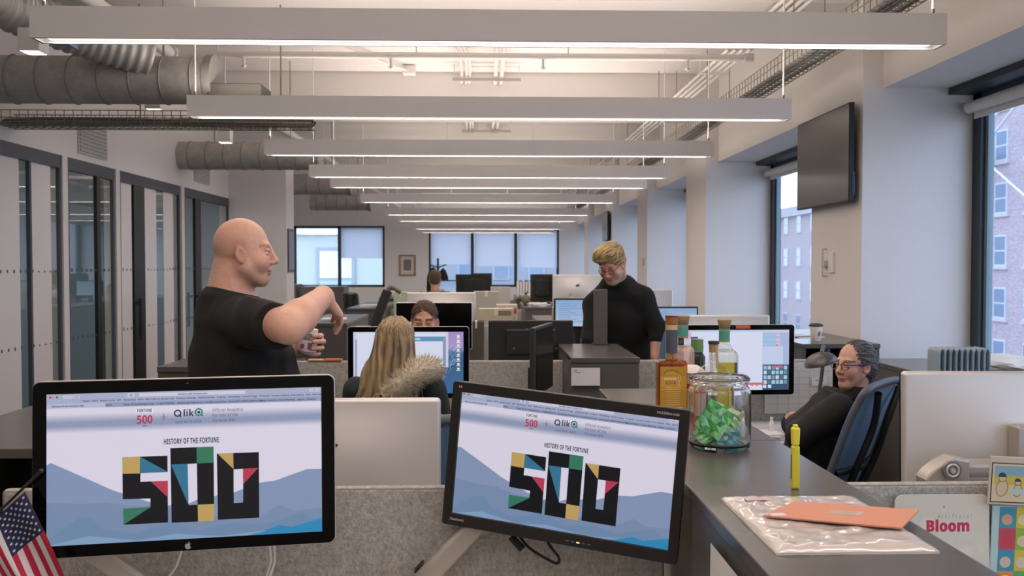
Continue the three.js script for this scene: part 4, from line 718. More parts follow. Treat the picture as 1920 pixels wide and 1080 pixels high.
{ // candy jar with green sachets
  const p = onTop(1350, 2.385), t = thing('glass_jar', 'open clear glass jar holding green sachets', 'jar', p.toArray()), r = 0.085;
  obj('glass', lathe([[0, 0.0], [r - 0.012, 0.0], [r - 0.002, 0.008], [r, 0.02], [r, 0.155], [r - 0.006, 0.168], [r - 0.011, 0.172], [r - 0.011, 0.18], [r - 0.003, 0.187], [r - 0.003, 0.193], [r - 0.008, 0.198], [r - 0.014, 0.196], [r - 0.016, 0.18], [r - 0.016, 0.172], [r - 0.01, 0.163], [r - 0.005, 0.153], [r - 0.005, 0.022], [r - 0.012, 0.013], [0, 0.012]], 0, 0, 0, 72), M.clearGlass, t);
  const greens = ['#4cc65a', '#36a54b', '#6fd873', '#2c9148', '#8fe08a', '#3fb868'];
  const faceted = (w, h, cols, label, px, py, pz, rx, ry, rz) => {
    const s = thing('sachet', label, 'sachet', [p.x + px, p.y + py, p.z + pz], 0, 'green sachets in the glass jar'); s.rotation.set(rx, ry, rz);
    const pos = [], col = [], nx = 5, ny = 5, c = new THREE.Color();
    const pt = (i, j) => V(w * ((i + (j % 2) * 0.5 * (i > 0 && i < nx ? 1 : 0)) / nx - 0.5), h * (j / ny - 0.5), 0.004 * Math.sin(i * 1.9) * Math.cos(j * 1.3));
    for (let i = 0; i < nx; i++) for (let j = 0; j < ny; j++) for (const tri of [[[i, j], [i + 1, j], [i, j + 1]], [[i + 1, j], [i + 1, j + 1], [i, j + 1]]]) { c.set(cols[Math.floor(rnd(0, cols.length))]); for (const k of tri) { pos.push(...pt(...k).toArray()); col.push(c.r, c.g, c.b); } }
    const n = pos.length; for (let i = 0; i < n; i += 9) for (const k of [0, 2, 1]) { pos.push(pos[i + 3 * k], pos[i + 3 * k + 1], pos[i + 3 * k + 2] - 0.006); col.push(col[i], col[i + 1], col[i + 2]); }
    const g = new THREE.BufferGeometry(); g.setAttribute('position', new THREE.Float32BufferAttribute(pos, 3)); g.setAttribute('color', new THREE.Float32BufferAttribute(col, 3)); g.computeVertexNormals();
    obj('wrapper', g, phy('#ffffff', 0.3, { vertexColors: true, clearcoat: 0.7, clearcoatRoughness: 0.15 }), s);
    return s;
  };
  const s1 = faceted(0.078, 0.084, greens, 'faceted green sachet with small round emblem in front', -0.02, 0.082, 0.036, -0.15, 0.1, -0.62);
  for (const [x, y] of [[0.0, 0.02], [-0.022, -0.03]]) obj('emblem', [cy(0.0052, 0.0052, 0.002, x, y, 0.007, Math.PI / 2), cy(0.003, 0.003, 0.0026, x, y, 0.007, Math.PI / 2)], mat('#c3d3d8', 0.5), s1);
  const cream = ['#bfe0a8', '#74c878', '#e3e8c6', '#58b562', '#9fd794'];
  faceted(0.085, 0.06, cream, 'green and cream striped sachet at the back', 0.025, 0.078, -0.018, -0.1, -0.25, -0.42);
  faceted(0.075, 0.06, ['#1f6f74', '#2a8a86', '#155a63', '#3fa59a'], 'teal sachet lying at the jar bottom', 0.018, 0.03, 0.03, -0.5, 0.2, 0.05);
  faceted(0.07, 0.06, cream, 'pale green sachet standing at the jar side', 0.03, 0.045, -0.035, 0.1, 0.6, 0.3);
  faceted(0.07, 0.055, greens, 'dark green sachet under the faceted one', -0.03, 0.04, -0.005, -0.7, -0.4, 0.5);
}
// bottles
const amber = phy('#e3a63c', 0.02, { transmission: 1, thickness: 0, ior: 1.45 });
function labelPlane(w, h, px, draw) { return mat('#ffffff', 0.6, { map: canvasTex(px, Math.round(px * h / w), draw) }); }
{
  const p = onTop(1260, 2.72), t = thing('liquor_bottle', 'tall square amber liquor bottle with dark neck wrap', 'bottle', p.toArray()), W = 0.092, D = 0.06;
  const body = new RoundedBoxGeometry(W, 0.205, D, 5, 0.014); obj('glass_body', at(body, 0, 0.1035, 0), amber, t);
  obj('neck', lathe([[0, 0.2], [0.022, 0.203], [0.017, 0.212], [0.0155, 0.225], [0.0155, 0.305], [0, 0.306]]), phy('#e9c987', 0.05, { transmission: 0.9, thickness: 0 }), t);
  obj('neck_wrap', cy(0.0178, 0.0178, 0.072, 0, 0.262, 0, 0, 0, 0, 28), mat('#4b4f5a', 0.6), t);
  obj('neck_band', cy(0.018, 0.018, 0.016, 0, 0.307, 0, 0, 0, 0, 28), mat('#c2ad83', 0.6), t);
  obj('stopper', [cy(0.0195, 0.0195, 0.02, 0, 0.327, 0, 0, 0, 0, 28)], mat('#9b5a22', 0.5), t); obj('stopper_rim', cy(0.0198, 0.0198, 0.006, 0, 0.34, 0, 0, 0, 0, 28), mat('#7a2f22', 0.5), t);
  obj('label', at(new THREE.PlaneGeometry(0.082, 0.15), 0, 0.112, D / 2 + 0.0006), labelPlane(0.082, 0.15, 420, (g, w, h) => {
    g.fillStyle = '#b8892c'; g.fillRect(0, 0, w, h); g.fillStyle = '#c79a3a'; g.fillRect(0, h * 0.2, w, h * 0.28); g.fillStyle = '#8d6a1c'; g.beginPath(); g.ellipse(w * 0.42, h * 0.16, w * 0.3, h * 0.1, 0, Math.PI, 0); g.fill(); g.fillStyle = '#c3992f'; g.beginPath(); g.ellipse(w * 0.42, h * 0.17, w * 0.26, h * 0.08, 0, Math.PI, 0); g.fill();
    g.fillStyle = '#efe3c4'; g.font = 'bold 46px sans-serif'; g.textAlign = 'center'; g.fillText('NONINO', w * 0.38, h * 0.27); g.fillStyle = '#b5553d'; g.fillRect(w * 0.2, h * 0.31, w * 0.38, h * 0.05); g.fillStyle = '#f0dfc0'; g.fillRect(w * 0.25, h * 0.33, w * 0.28, 8);
    g.strokeStyle = '#f2ead6'; g.lineWidth = 5; g.beginPath(); g.ellipse(w * 0.72, h * 0.24, 20, 48, 0, 0, Math.PI * 2); g.moveTo(w * 0.72, h * 0.31); g.lineTo(w * 0.72, h * 0.38); g.moveTo(w * 0.66, h * 0.385); g.lineTo(w * 0.78, h * 0.385); g.stroke();
    g.fillStyle = '#e0b880'; g.font = '24px sans-serif'; for (let i = 0; i < 9; i++) { g.globalAlpha = 0.8; g.fillRect(w * (0.22 + 0.05 * (i % 2)), h * (0.42 + i * 0.045), w * (0.56 - 0.1 * (i % 2)), 9); } g.globalAlpha = 1;
    g.fillStyle = '#a8431c'; g.fillRect(0, h * 0.43, w * 0.2, 6); g.fillRect(w * 0.82, h * 0.43, w * 0.18, 6); g.fillStyle = '#e9dfcf'; g.fillRect(w * 0.3, h * 0.84, w * 0.52, h * 0.11); g.fillStyle = '#4a4038'; for (let i = 0; i < 20; i++) g.fillRect(w * 0.36 + i * w * 0.021, h * 0.855, 3 + (i * 7) % 4, h * 0.07);
  }), t, true);
}
const cork = mat('#a98c66', 0.8), teal = mat('#4f9a8c', 0.6), clear = phy('#f4f3ec', 0.02, { transmission: 1, thickness: 0, ior: 1.6 });
function squareShoulder(p, name, label, o) {                          // square clear bottle with a tapered cork and coloured neck band
  const t = thing(name, label, 'bottle', p.toArray());
  obj('glass_body', at(new RoundedBoxGeometry(o.w, o.h, o.w * 0.85, 5, 0.02), 0, o.h / 2 + 0.0005, 0), o.glass ?? clear, t);
  obj('neck', lathe([[0, o.h - 0.006], [o.w * 0.38, o.h - 0.004], [0.022, o.h + 0.014], [0.0165, o.h + 0.026], [0.0165, o.h + 0.075], [0, o.h + 0.0755]]), clear, t);
  obj('neck_band', cy(0.018, 0.018, 0.046, 0, o.h + 0.05, 0, 0, 0, 0, 28), o.band ?? teal, t); obj('band_stripe', [cy(0.0183, 0.0183, 0.004, 0, o.h + 0.066, 0, 0, 0, 0, 28), cy(0.0183, 0.0183, 0.004, 0, o.h + 0.03, 0, 0, 0, 0, 28)], mat(o.stripe ?? '#b0a63a', 0.6), t);
  obj('stopper', lathe([[0, o.h + 0.074], [0.018, o.h + 0.074], [0.0235, o.h + 0.1], [0.023, o.h + 0.103], [0, o.h + 0.103]]), cork, t);
  if (o.label) obj('label', at(new THREE.PlaneGeometry(o.w * 0.8, o.h * 0.7), 0, o.h * 0.47, o.w * 0.425 + 0.0006), o.label, t, true);
  return t;
}
squareShoulder(onTop(1359, 2.93), 'liquor_bottle', 'clear square bottle with teal neck band and wide cork', { w: 0.085, h: 0.215, label: labelPlane(0.07, 0.15, 300, (g, w, h) => { g.fillStyle = '#c3b62f'; g.fillRect(0, 0, w, h); g.strokeStyle = '#dcd25a'; g.lineWidth = 24; g.beginPath(); g.arc(w * 0.5, h * 0.5, w * 0.4, 0, 7); g.stroke(); g.fillStyle = '#4c5a63'; g.fillRect(w * 0.86, 0, w * 0.14, h); }) });
squareShoulder(onTop(1281, 2.98), 'liquor_bottle', 'bottle with teal banded neck behind the amber bottle', { w: 0.075, h: 0.225, glass: phy('#f0d9cf', 0.05, { transmission: 0.6, thickness: 0 }), stripe: '#b98a5c' });
{
  const p = onTop(1339, 2.66), t = thing('liquor_bottle', 'clear bell shouldered bottle with tan paper band', 'bottle', p.toArray());
  obj('glass_body', lathe([[0, 0.001], [0.044, 0.001], [0.05, 0.008], [0.05, 0.155], [0.048, 0.172], [0.038, 0.188], [0.02, 0.2], [0.0145, 0.212], [0.0135, 0.235], [0, 0.236]], 0, 0, 0, 48), clear, t);
  obj('stopper', [cy(0.0145, 0.0135, 0.026, 0, 0.247, 0, 0, 0, 0, 24)], cork, t); obj('stopper_cap', cy(0.0165, 0.0165, 0.009, 0, 0.264, 0, 0, 0, 0, 24), mat('#3a302a', 0.6), t);
  obj('neck_strip', bx(0.009, 0.07, 0.0012, 0.006, 0.222, 0.0175, -0.12, 0, 0), mat('#b29a77', 0.8), t);
  const g = new THREE.CylinderGeometry(0.0506, 0.0506, 0.03, 48, 1, true); obj('paper_band', at(g, 0, 0.145, 0, 0, Math.PI * 1.0, 0), mat('#ffffff', 0.8, { map: canvasTex(1024, 96, (c, w, h) => { c.fillStyle = '#b39c85'; c.fillRect(0, 0, w, h); c.fillStyle = '#4d4038'; c.font = 'bold 40px serif'; c.textAlign = 'center'; c.textBaseline = 'middle'; c.fillText('LA HIGUERA', w / 2, h / 2); c.fillText('LA HIGUERA', 0, h / 2); c.fillText('LA HIGUERA', w, h / 2); }), side: THREE.DoubleSide }), t, true);
  const c = onTop(1298, 2.86), k = thing('drinks_cup', 'pale cup with red and orange print behind the jar', 'cup', c.toArray()); obj('cup_wall', lathe([[0, 0.001], [0.034, 0.001], [0.045, 0.15], [0.043, 0.15], [0.032, 0.006], [0, 0.006]]), mat('#ddc3b6', 0.6), k); obj('lid', lathe([[0, 0.172], [0.018, 0.172], [0.03, 0.166], [0.047, 0.152], [0.047, 0.148], [0.0, 0.148]]), mat('#e2d8d0', 0.4), k); obj('red_print', lathe([[0.0425, 0.1], [0.0435, 0.116], [0.0436, 0.116], [0.0428, 0.1]]), mat('#c23a2e', 0.6), k); obj('orange_print', at(new THREE.TorusGeometry(0.018, 0.002, 6, 30), 0, 0.125, 0.0435), mat('#d98a4a', 0.6), k);
  const d = onTop(1308, 3.05), m = thing('spice_jar', 'small jar with green ribbed cap behind the cup', 'jar', d.toArray()); obj('jar_body', lathe([[0, 0.001], [0.026, 0.001], [0.028, 0.02], [0.028, 0.18], [0.018, 0.196], [0, 0.196]]), mat('#33352f', 0.3), m); obj('cap', [cy(0.0215, 0.021, 0.045, 0, 0.219, 0, 0, 0, 0, 30), cy(0.0222, 0.0222, 0.006, 0, 0.214, 0, 0, 0, 0, 30)], mat('#6f9a5c', 0.55), m);
}
// ================================================================ THINGS AT THE NEAR DESKS
{ // flag on a short stick, standing at the photo's edge
  const t = thing('desk_flag', 'small American flag on a stick beside the large display', 'flag'), d = 1.9;
  const A = P(47, 922, d), Bc = P(-58, 1016, d), dir = P(126, 1077, d).sub(A), n = 44;
  const g = new THREE.PlaneGeometry(1, 1, n, n), p = g.attributes.position;
  for (let i = 0; i < p.count; i++) { const u = p.getX(i) + 0.5, v = 0.5 - p.getY(i), q = A.clone().addScaledVector(Bc.clone().sub(A), v).addScaledVector(dir, u * 1.12); q.x += 0.010 * Math.sin(v * 9 + u * 3) * u; q.z += 0.014 * Math.sin(v * 11 + u * 2.5) * (0.2 + u); p.setXYZ(i, q.x, q.y - 0.012 * u * u, q.z); }
  g.computeVertexNormals();
  obj('cloth', g, mat('#ffffff', 0.8, { side: THREE.DoubleSide, map: canvasTex(1140, 600, (c, w, h) => {
    for (let i = 0; i < 13; i++) { c.fillStyle = i % 2 ? '#ddd6d6' : '#b3203c'; c.fillRect(0, i * h / 13, w, h / 13 + 1); }
    c.fillStyle = '#252a4c'; c.fillRect(0, 0, w * 0.4, h * 7 / 13); c.fillStyle = '#e4e0e2';
    for (let r = 0; r < 9; r++) for (let k = 0; k < (r % 2 ? 5 : 6); k++) { const x = w * 0.4 * ((r % 2 ? 2 : 1) + 2 * k) / 12, y = h * 7 / 13 * (r + 1) / 10; c.beginPath(); for (let a = 0; a < 10; a++) { const q = a * Math.PI / 5 - Math.PI / 2, s = a % 2 ? 7 : 17; c.lineTo(x + s * Math.cos(q), y + s * Math.sin(q)); } c.fill(); }
  }) }), t, true);
  obj('stick', bar(P(76, 884, d + 0.004), P(-110, 1064, d + 0.004), 0.003), mat('#2b241e', 0.5), t); obj('finial', sp(0.005, ...P(77, 883, d + 0.004).toArray()), mat('#2b241e', 0.4), t);
  const b = P(-110, 1064, d); obj('base', [bar(V(b.x, b.y, -d), V(b.x - 0.02, 0.755, -d), 0.004), cy(0.035, 0.035, 0.012, b.x - 0.02, 0.747, -d)], mat('#2b241e', 0.5), t);
}
{ // paper sheet hanging on the side of the credenza
  const t = thing('hanging_paper', 'loose white paper stuck to the credenza side', 'paper'), x = RR[0] - 0.004, n = 14;
  const g = new THREE.PlaneGeometry(0.21, 0.27, n, n); g.rotateY(-Math.PI / 2); const p = g.attributes.position;
  for (let i = 0; i < p.count; i++) { const v = 0.5 - p.getY(i) / 0.27, u = p.getZ(i) / 0.21; p.setXYZ(i, x - 0.012 * v * v - 0.02 * u * u * v - 0.003, 1.125 - 0.27 * v - 0.03, -1.63 + p.getZ(i) * (1 - 0.2 * v)); }
  g.computeVertexNormals(); obj('sheet', g, mat('#d6d2cd', 0.85, { side: THREE.DoubleSide }), t);
  const s = thing('name_paper', 'white paper sheet taped on the credenza end', 'paper', [PX(1098, 4.72), PY(707, 4.72), -4.705]);
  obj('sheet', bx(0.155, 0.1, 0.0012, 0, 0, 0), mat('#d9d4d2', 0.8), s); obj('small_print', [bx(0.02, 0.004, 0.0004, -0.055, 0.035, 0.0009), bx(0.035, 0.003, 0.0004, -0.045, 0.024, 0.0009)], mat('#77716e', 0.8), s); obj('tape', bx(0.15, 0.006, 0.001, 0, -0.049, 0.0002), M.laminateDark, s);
}
{ // cards leaning on the window-side divider
  const d = 2.165, w = 0.24, h = 0.3, t = thing('pinned_card', 'pale rounded plastic sign reading artificial Bloom', 'sign', [PX(1773, d), PY(935, d) - h / 2, -d]); t.rotation.x = R(-2);
  obj('plate', at(ex(rrect(w, h, 0.02), 0.002, 0.0006), 0, 0, 0), mat('#cdcbbf', 0.5), t);
  obj('print', at(new THREE.PlaneGeometry(0.215, 0.27), 0, -0.005, 0.0032), mat('#ffffff', 0.5, { map: canvasTex(860, 1080, (g, W, H) => {
    const rg = g; rg.fillStyle = '#cdcbbf'; rg.fillRect(0, 0, W, H); for (let i = 0; i < 260; i++) { rg.globalAlpha = 0.06; rg.fillStyle = ['#b9d0d6', '#e0dcc4', '#c2d3b5', '#e6e6e0'][i % 4]; rg.beginPath(); rg.arc(rnd(0, W), rnd(200, H), rnd(20, 90), 0, 7); rg.fill(); } rg.globalAlpha = 1;
    g.fillStyle = '#3a4046'; g.beginPath(); g.arc(W * 0.52, 40, 7, 0, 7); g.fill();
    g.fillStyle = '#8d8a84'; g.font = 'italic 50px sans-serif'; g.textAlign = 'left'; 'artificial'.split('').forEach((c, i) => g.fillText(c, W * 0.44 + i * 37, 150)); g.fillStyle = '#b92c52'; g.font = 'bold 150px sans-serif'; g.save(); g.translate(W * 0.3, 285); g.scale(0.98, 1); g.fillText('Bloom', 0, 0); g.strokeStyle = '#b92c52'; g.lineWidth = 9; g.strokeText('Bloom', 0, 0); g.restore();
    g.fillStyle = '#cfcf6a'; g.globalAlpha = 0.6; g.fillRect(W * 0.66, 360, 14, 70); g.fillRect(W * 0.82, 380, 14, 60); g.globalAlpha = 1;
  }) }), t, true);
  const star = new THREE.Shape(); for (let a = 0; a < 12; a++) { const q = a * Math.PI / 6 + 0.25, r = a % 2 ? 0.007 : 0.022; a ? star.lineTo(r * Math.cos(q), r * Math.sin(q)) : star.moveTo(r * Math.cos(q), r * Math.sin(q)); } star.closePath();
  obj('starfish', at(ex(star, 0.002, 0.0012), 0.03, -0.025, 0.0034), mat('#c98a45', 0.6), t);
  const gx = PX(1950, d) , c = thing('story_card', 'old printed card showing two children reading', 'card', [gx - 0.03, PY(914, d - 0.03), -d + 0.012]); c.rotation.z = R(-3);
  obj('board', rb(0.2, 0.122, 0.004, 0.002, 0, 0, 0), mat('#c2b9a6', 0.8), c);
  obj('picture', at(new THREE.PlaneGeometry(0.19, 0.1), 0, -0.005, 0.0024), mat('#ffffff', 0.7, { map: canvasTex(760, 400, (g, W, H) => {
    g.fillStyle = '#2e2622'; g.fillRect(0, 0, W, H); g.fillStyle = '#c9bf9c'; g.fillRect(10, 10, W - 20, H - 20); g.fillStyle = '#7fa7b5'; g.fillRect(30, 30, W - 60, 100); g.fillStyle = '#c3b04a'; g.fillRect(30, 130, W - 60, 90); g.fillStyle = '#c9bf9c'; g.fillRect(30, 220, W - 60, 150);
    const kid = (x, y, s) => { g.fillStyle = '#c9b795'; g.strokeStyle = '#2b2a26'; g.lineWidth = 5; g.beginPath(); g.ellipse(x, y + 95 * s, 52 * s, 75 * s, 0.2, 0, 7); g.fill(); g.stroke(); g.beginPath(); g.arc(x, y, 36 * s, 0, 7); g.fill(); g.stroke(); g.fillStyle = '#2c3a44'; g.beginPath(); g.arc(x - 4, y - 12 * s, 36 * s, Math.PI * 0.95, Math.PI * 2.05); g.fill(); };
    kid(115, 150, 1.1); kid(275, 190, 0.85); g.fillStyle = '#a9c3c4'; g.fillRect(210, 260, 130, 50); g.fillStyle = '#d2a93a'; g.beginPath(); g.ellipse(470, 100, 70, 45, 0, 0, 7); g.fill(); g.fillStyle = '#4f8fa6'; g.fillRect(400, 160, 150, 28);
  }) }), c, true);
  const k = thing('alphabet_card', 'bright squared picture card below the story card', 'card', [gx - 0.018, PY(914, d - 0.03) - 0.215, -d]); k.rotation.z = R(-2);
  obj('board', rb(0.2, 0.3, 0.004, 0.002, 0, 0, 0), mat('#a9c9cc', 0.7), k);
  const cols = ['#3f8fa8', '#c9bd3a', '#b9475a', '#8fae3c', '#3f8fa8', '#cbb93c', '#c8865a', '#4fa85a', '#3f9f5a', '#c2566a'], at2 = ['#c79f86', '#d4cfa6', '#bf3f4e', '#cbc7a2', '#c9b9a6', '#c9c4b4', '#d3b52c', '#3fae58', '#49a85c', '#d0a0a0'];
  for (let r = 0; r < 5; r++) for (let q = 0; q < 4; q++) { const i = (r * 2 + q) % 10, s = obj('square', bx(0.041, 0.053, 0.001, -0.06 + q * 0.042, 0.12 - r * 0.054, 0.0026), mat(cols[i], 0.7), k); obj('motif', r === 3 && q % 2 === 0 ? at(new THREE.TorusGeometry(0.012, 0.005, 6, 24), -0.06 + q * 0.042, 0.12 - r * 0.054, 0.0034, 0, 0, 0) : at(new THREE.CircleGeometry(0.014, 18), -0.062 + q * 0.042, 0.115 - r * 0.054, 0.0033, 0, 0, 0), mat(at2[i], 0.7), s); }
}

// ================================================================ PEOPLE (signed distance fields, meshed by surface nets)
const hyp = Math.hypot, mix = (a, b, t) => a + (b - a) * t, clamp = (x, a, b) => Math.max(a, Math.min(b, x));
const smin = (a, b, k) => { const h = clamp(0.5 + 0.5 * (b - a) / k, 0, 1); return b + (a - b) * h - k * h * (1 - h); };
class Blob {
  constructor() { this.list = []; }
  add(p, k = 0.02) { this.list.push([p, k, 1]); return this; }
  sub(p, k = 0.008) { this.list.push([p, k, -1]); return this; }
  d(x, y, z) {
    let v = 1e3;
    for (const [p, k, s] of this.list) {
      const low = hyp(x - p.c[0], y - p.c[1], z - p.c[2]) - p.R;
      if (s > 0) { if (low > v + k) continue; v = v > 100 ? p.f(x, y, z) : smin(v, p.f(x, y, z), k); }
      else { if (low > k - v && low > k) continue; v = -smin(-v, p.f(x, y, z), k); }
    }
    return v > 100 ? 0.5 : v;
  }
}
const far = (p) => hyp(...p);
function cone(a, b, ra, rb) {                                         // tapered capsule between two joints
  const A = a.toArray ? a.toArray() : a, B = b.toArray ? b.toArray() : b, dx = B[0] - A[0], dy = B[1] - A[1], dz = B[2] - A[2], l2 = dx * dx + dy * dy + dz * dz || 1e-9;
  return { f: (x, y, z) => { const t = clamp(((x - A[0]) * dx + (y - A[1]) * dy + (z - A[2]) * dz) / l2, 0, 1); return hyp(x - A[0] - dx * t, y - A[1] - dy * t, z - A[2] - dz * t) - mix(ra, rb, t); }, c: [A[0] + dx / 2, A[1] + dy / 2, A[2] + dz / 2], R: Math.sqrt(l2) / 2 + Math.max(ra, rb) };
}
function ell(c, r) { const m = Math.min(...r); return { f: (x, y, z) => { const u = (x - c[0]) / r[0], v = (y - c[1]) / r[1], w = (z - c[2]) / r[2], k = hyp(u, v, w), g = hyp(u / r[0], v / r[1], w / r[2]); return g > 1e-6 ? k * (k - 1) / g : -m; }, c, R: Math.max(...r) }; }
function inFrame(blob, o, q, s, R) {                                  // a blob in its own axes, placed by origin o, quaternion q, scale s
  const i = q.clone().invert(), m = new THREE.Matrix4().makeRotationFromQuaternion(i).elements;
  return { f: (x, y, z) => { const a = (x - o.x) / s, b = (y - o.y) / s, c = (z - o.z) / s; return s * blob.d(m[0] * a + m[4] * b + m[8] * c, m[1] * a + m[5] * b + m[9] * c, m[2] * a + m[6] * b + m[10] * c); }, c: o.toArray(), R: R * s };
}
function local(o, q, s) { const i = q.clone().invert(); return (x, y, z) => V(x - o.x, y - o.y, z - o.z).applyQuaternion(i).multiplyScalar(1 / s); }
function facing(f, tilt = 0, roll = 0) {                              // quaternion whose +z looks along f; tilt > 0 bows forward
  const q = new THREE.Quaternion().setFromAxisAngle(V(0, 1, 0), Math.atan2(f.x, f.z));
  return q.multiply(new THREE.Quaternion().setFromEuler(new THREE.Euler(tilt, 0, roll)));
}
function trunk(o, q, rows) {                                          // elliptic stack: rows of [y, half width, half depth, forward shift]
  const m = new THREE.Matrix4().makeRotationFromQuaternion(q.clone().invert()).elements, y0 = rows[0][0], y1 = rows[rows.length - 1][0];
  return { f: (x, y, z) => {
    const a = x - o.x, b = y - o.y, c = z - o.z, lx = m[0] * a + m[4] * b + m[8] * c, ly = m[1] * a + m[5] * b + m[9] * c, lz = m[2] * a + m[6] * b + m[10] * c, yy = clamp(ly, y0, y1);
    let i = 0; while (i < rows.length - 2 && yy > rows[i + 1][0]) i++;
    let t = (yy - rows[i][0]) / (rows[i + 1][0] - rows[i][0]); t = t * t * (3 - 2 * t);
    const rx = mix(rows[i][1], rows[i + 1][1], t), rz = mix(rows[i][2], rows[i + 1][2], t), oz = mix(rows[i][3] ?? 0, rows[i + 1][3] ?? 0, t);
    const k = hyp(lx / rx, (lz - oz) / rz), g = hyp(lx / (rx * rx), (lz - oz) / (rz * rz)), e = g > 1e-6 ? k * (k - 1) / g : -Math.min(rx, rz), v = Math.abs(ly - yy);
    return v > 0 ? (e > 0 ? hyp(e, v) : Math.max(e, v)) : e;
  }, c: [o.x, o.y + (y0 + y1) / 2, o.z], R: (y1 - y0) / 2 + 0.35 };
}
function meshSDF(f, lo, hi, c, colour) {
  const n = [0, 1, 2].map((i) => Math.ceil((hi[i] - lo[i]) / c) + 2), [nx, ny, nz] = n, val = new Float32Array(nx * ny * nz), B = 6;
  for (let k0 = 0; k0 < nz; k0 += B) for (let j0 = 0; j0 < ny; j0 += B) for (let i0 = 0; i0 < nx; i0 += B) {
    const h = B / 2, m = f(lo[0] + (i0 + h) * c, lo[1] + (j0 + h) * c, lo[2] + (k0 + h) * c), skip = Math.abs(m) > c * B * 1.5;
    for (let k = k0; k < Math.min(nz, k0 + B); k++) for (let j = j0; j < Math.min(ny, j0 + B); j++) for (let i = i0; i < Math.min(nx, i0 + B); i++) val[(k * ny + j) * nx + i] = skip ? m : f(lo[0] + i * c, lo[1] + j * c, lo[2] + k * c);
  }
  const pos = [], id = new Int32Array(nx * ny * nz).fill(-1), at_ = (i, j, k) => (k * ny + j) * nx + i;
  for (let k = 0; k < nz - 1; k++) for (let j = 0; j < ny - 1; j++) for (let i = 0; i < nx - 1; i++) {
    const v = [val[at_(i, j, k)], val[at_(i + 1, j, k)], val[at_(i, j + 1, k)], val[at_(i + 1, j + 1, k)], val[at_(i, j, k + 1)], val[at_(i + 1, j, k + 1)], val[at_(i, j + 1, k + 1)], val[at_(i + 1, j + 1, k + 1)]];
    let s = 0; for (let q = 0; q < 8; q++) if (v[q] < 0) s++; if (s === 0 || s === 8) continue;
    let x = 0, y = 0, z = 0, m = 0;
    for (let a = 0; a < 8; a++) for (const bit of [1, 2, 4]) if (!(a & bit)) { const b = a | bit; if ((v[a] < 0) !== (v[b] < 0)) { const t = v[a] / (v[a] - v[b]); x += (a & 1) + (bit === 1 ? t : 0); y += ((a >> 1) & 1) + (bit === 2 ? t : 0); z += ((a >> 2) & 1) + (bit === 4 ? t : 0); m++; } }
    id[at_(i, j, k)] = pos.length / 3; pos.push(lo[0] + (i + x / m) * c, lo[1] + (j + y / m) * c, lo[2] + (k + z / m) * c);
  }
  const idx = [], quad = (a, b, d, e, flip) => { if (a < 0 || b < 0 || d < 0 || e < 0) return; flip ? idx.push(a, d, b, b, d, e) : idx.push(a, b, d, b, e, d); };
  for (let k = 1; k < nz - 1; k++) for (let j = 1; j < ny - 1; j++) for (let i = 1; i < nx - 1; i++) {
    const v = val[at_(i, j, k)] < 0;
    if (v !== val[at_(i + 1, j, k)] < 0) quad(id[at_(i, j - 1, k - 1)], id[at_(i, j, k - 1)], id[at_(i, j - 1, k)], id[at_(i, j, k)], !v);
    if (v !== val[at_(i, j + 1, k)] < 0) quad(id[at_(i - 1, j, k - 1)], id[at_(i, j, k - 1)], id[at_(i - 1, j, k)], id[at_(i, j, k)], v);
    if (v !== val[at_(i, j, k + 1)] < 0) quad(id[at_(i - 1, j - 1, k)], id[at_(i, j - 1, k)], id[at_(i - 1, j, k)], id[at_(i, j, k)], !v);
  }
  const g = new THREE.BufferGeometry(), nor = new Float32Array(pos.length), e = c * 0.4, col = colour && new Float32Array(pos.length);
  for (let i = 0; i < pos.length; i += 3) {
    const [x, y, z] = [pos[i], pos[i + 1], pos[i + 2]], a = f(x + e, y, z) - f(x - e, y, z), b = f(x, y + e, z) - f(x, y - e, z), d = f(x, y, z + e) - f(x, y, z - e), l = hyp(a, b, d) || 1;
    nor[i] = a / l; nor[i + 1] = b / l; nor[i + 2] = d / l;
    if (colour) { const q = colour(x, y, z); col[i] = q[0]; col[i + 1] = q[1]; col[i + 2] = q[2]; }
  }
  g.setAttribute('position', new THREE.Float32BufferAttribute(pos, 3)); g.setAttribute('normal', new THREE.BufferAttribute(nor, 3)); if (colour) g.setAttribute('color', new THREE.BufferAttribute(col, 3)); g.setIndex(idx);
  return g;
}
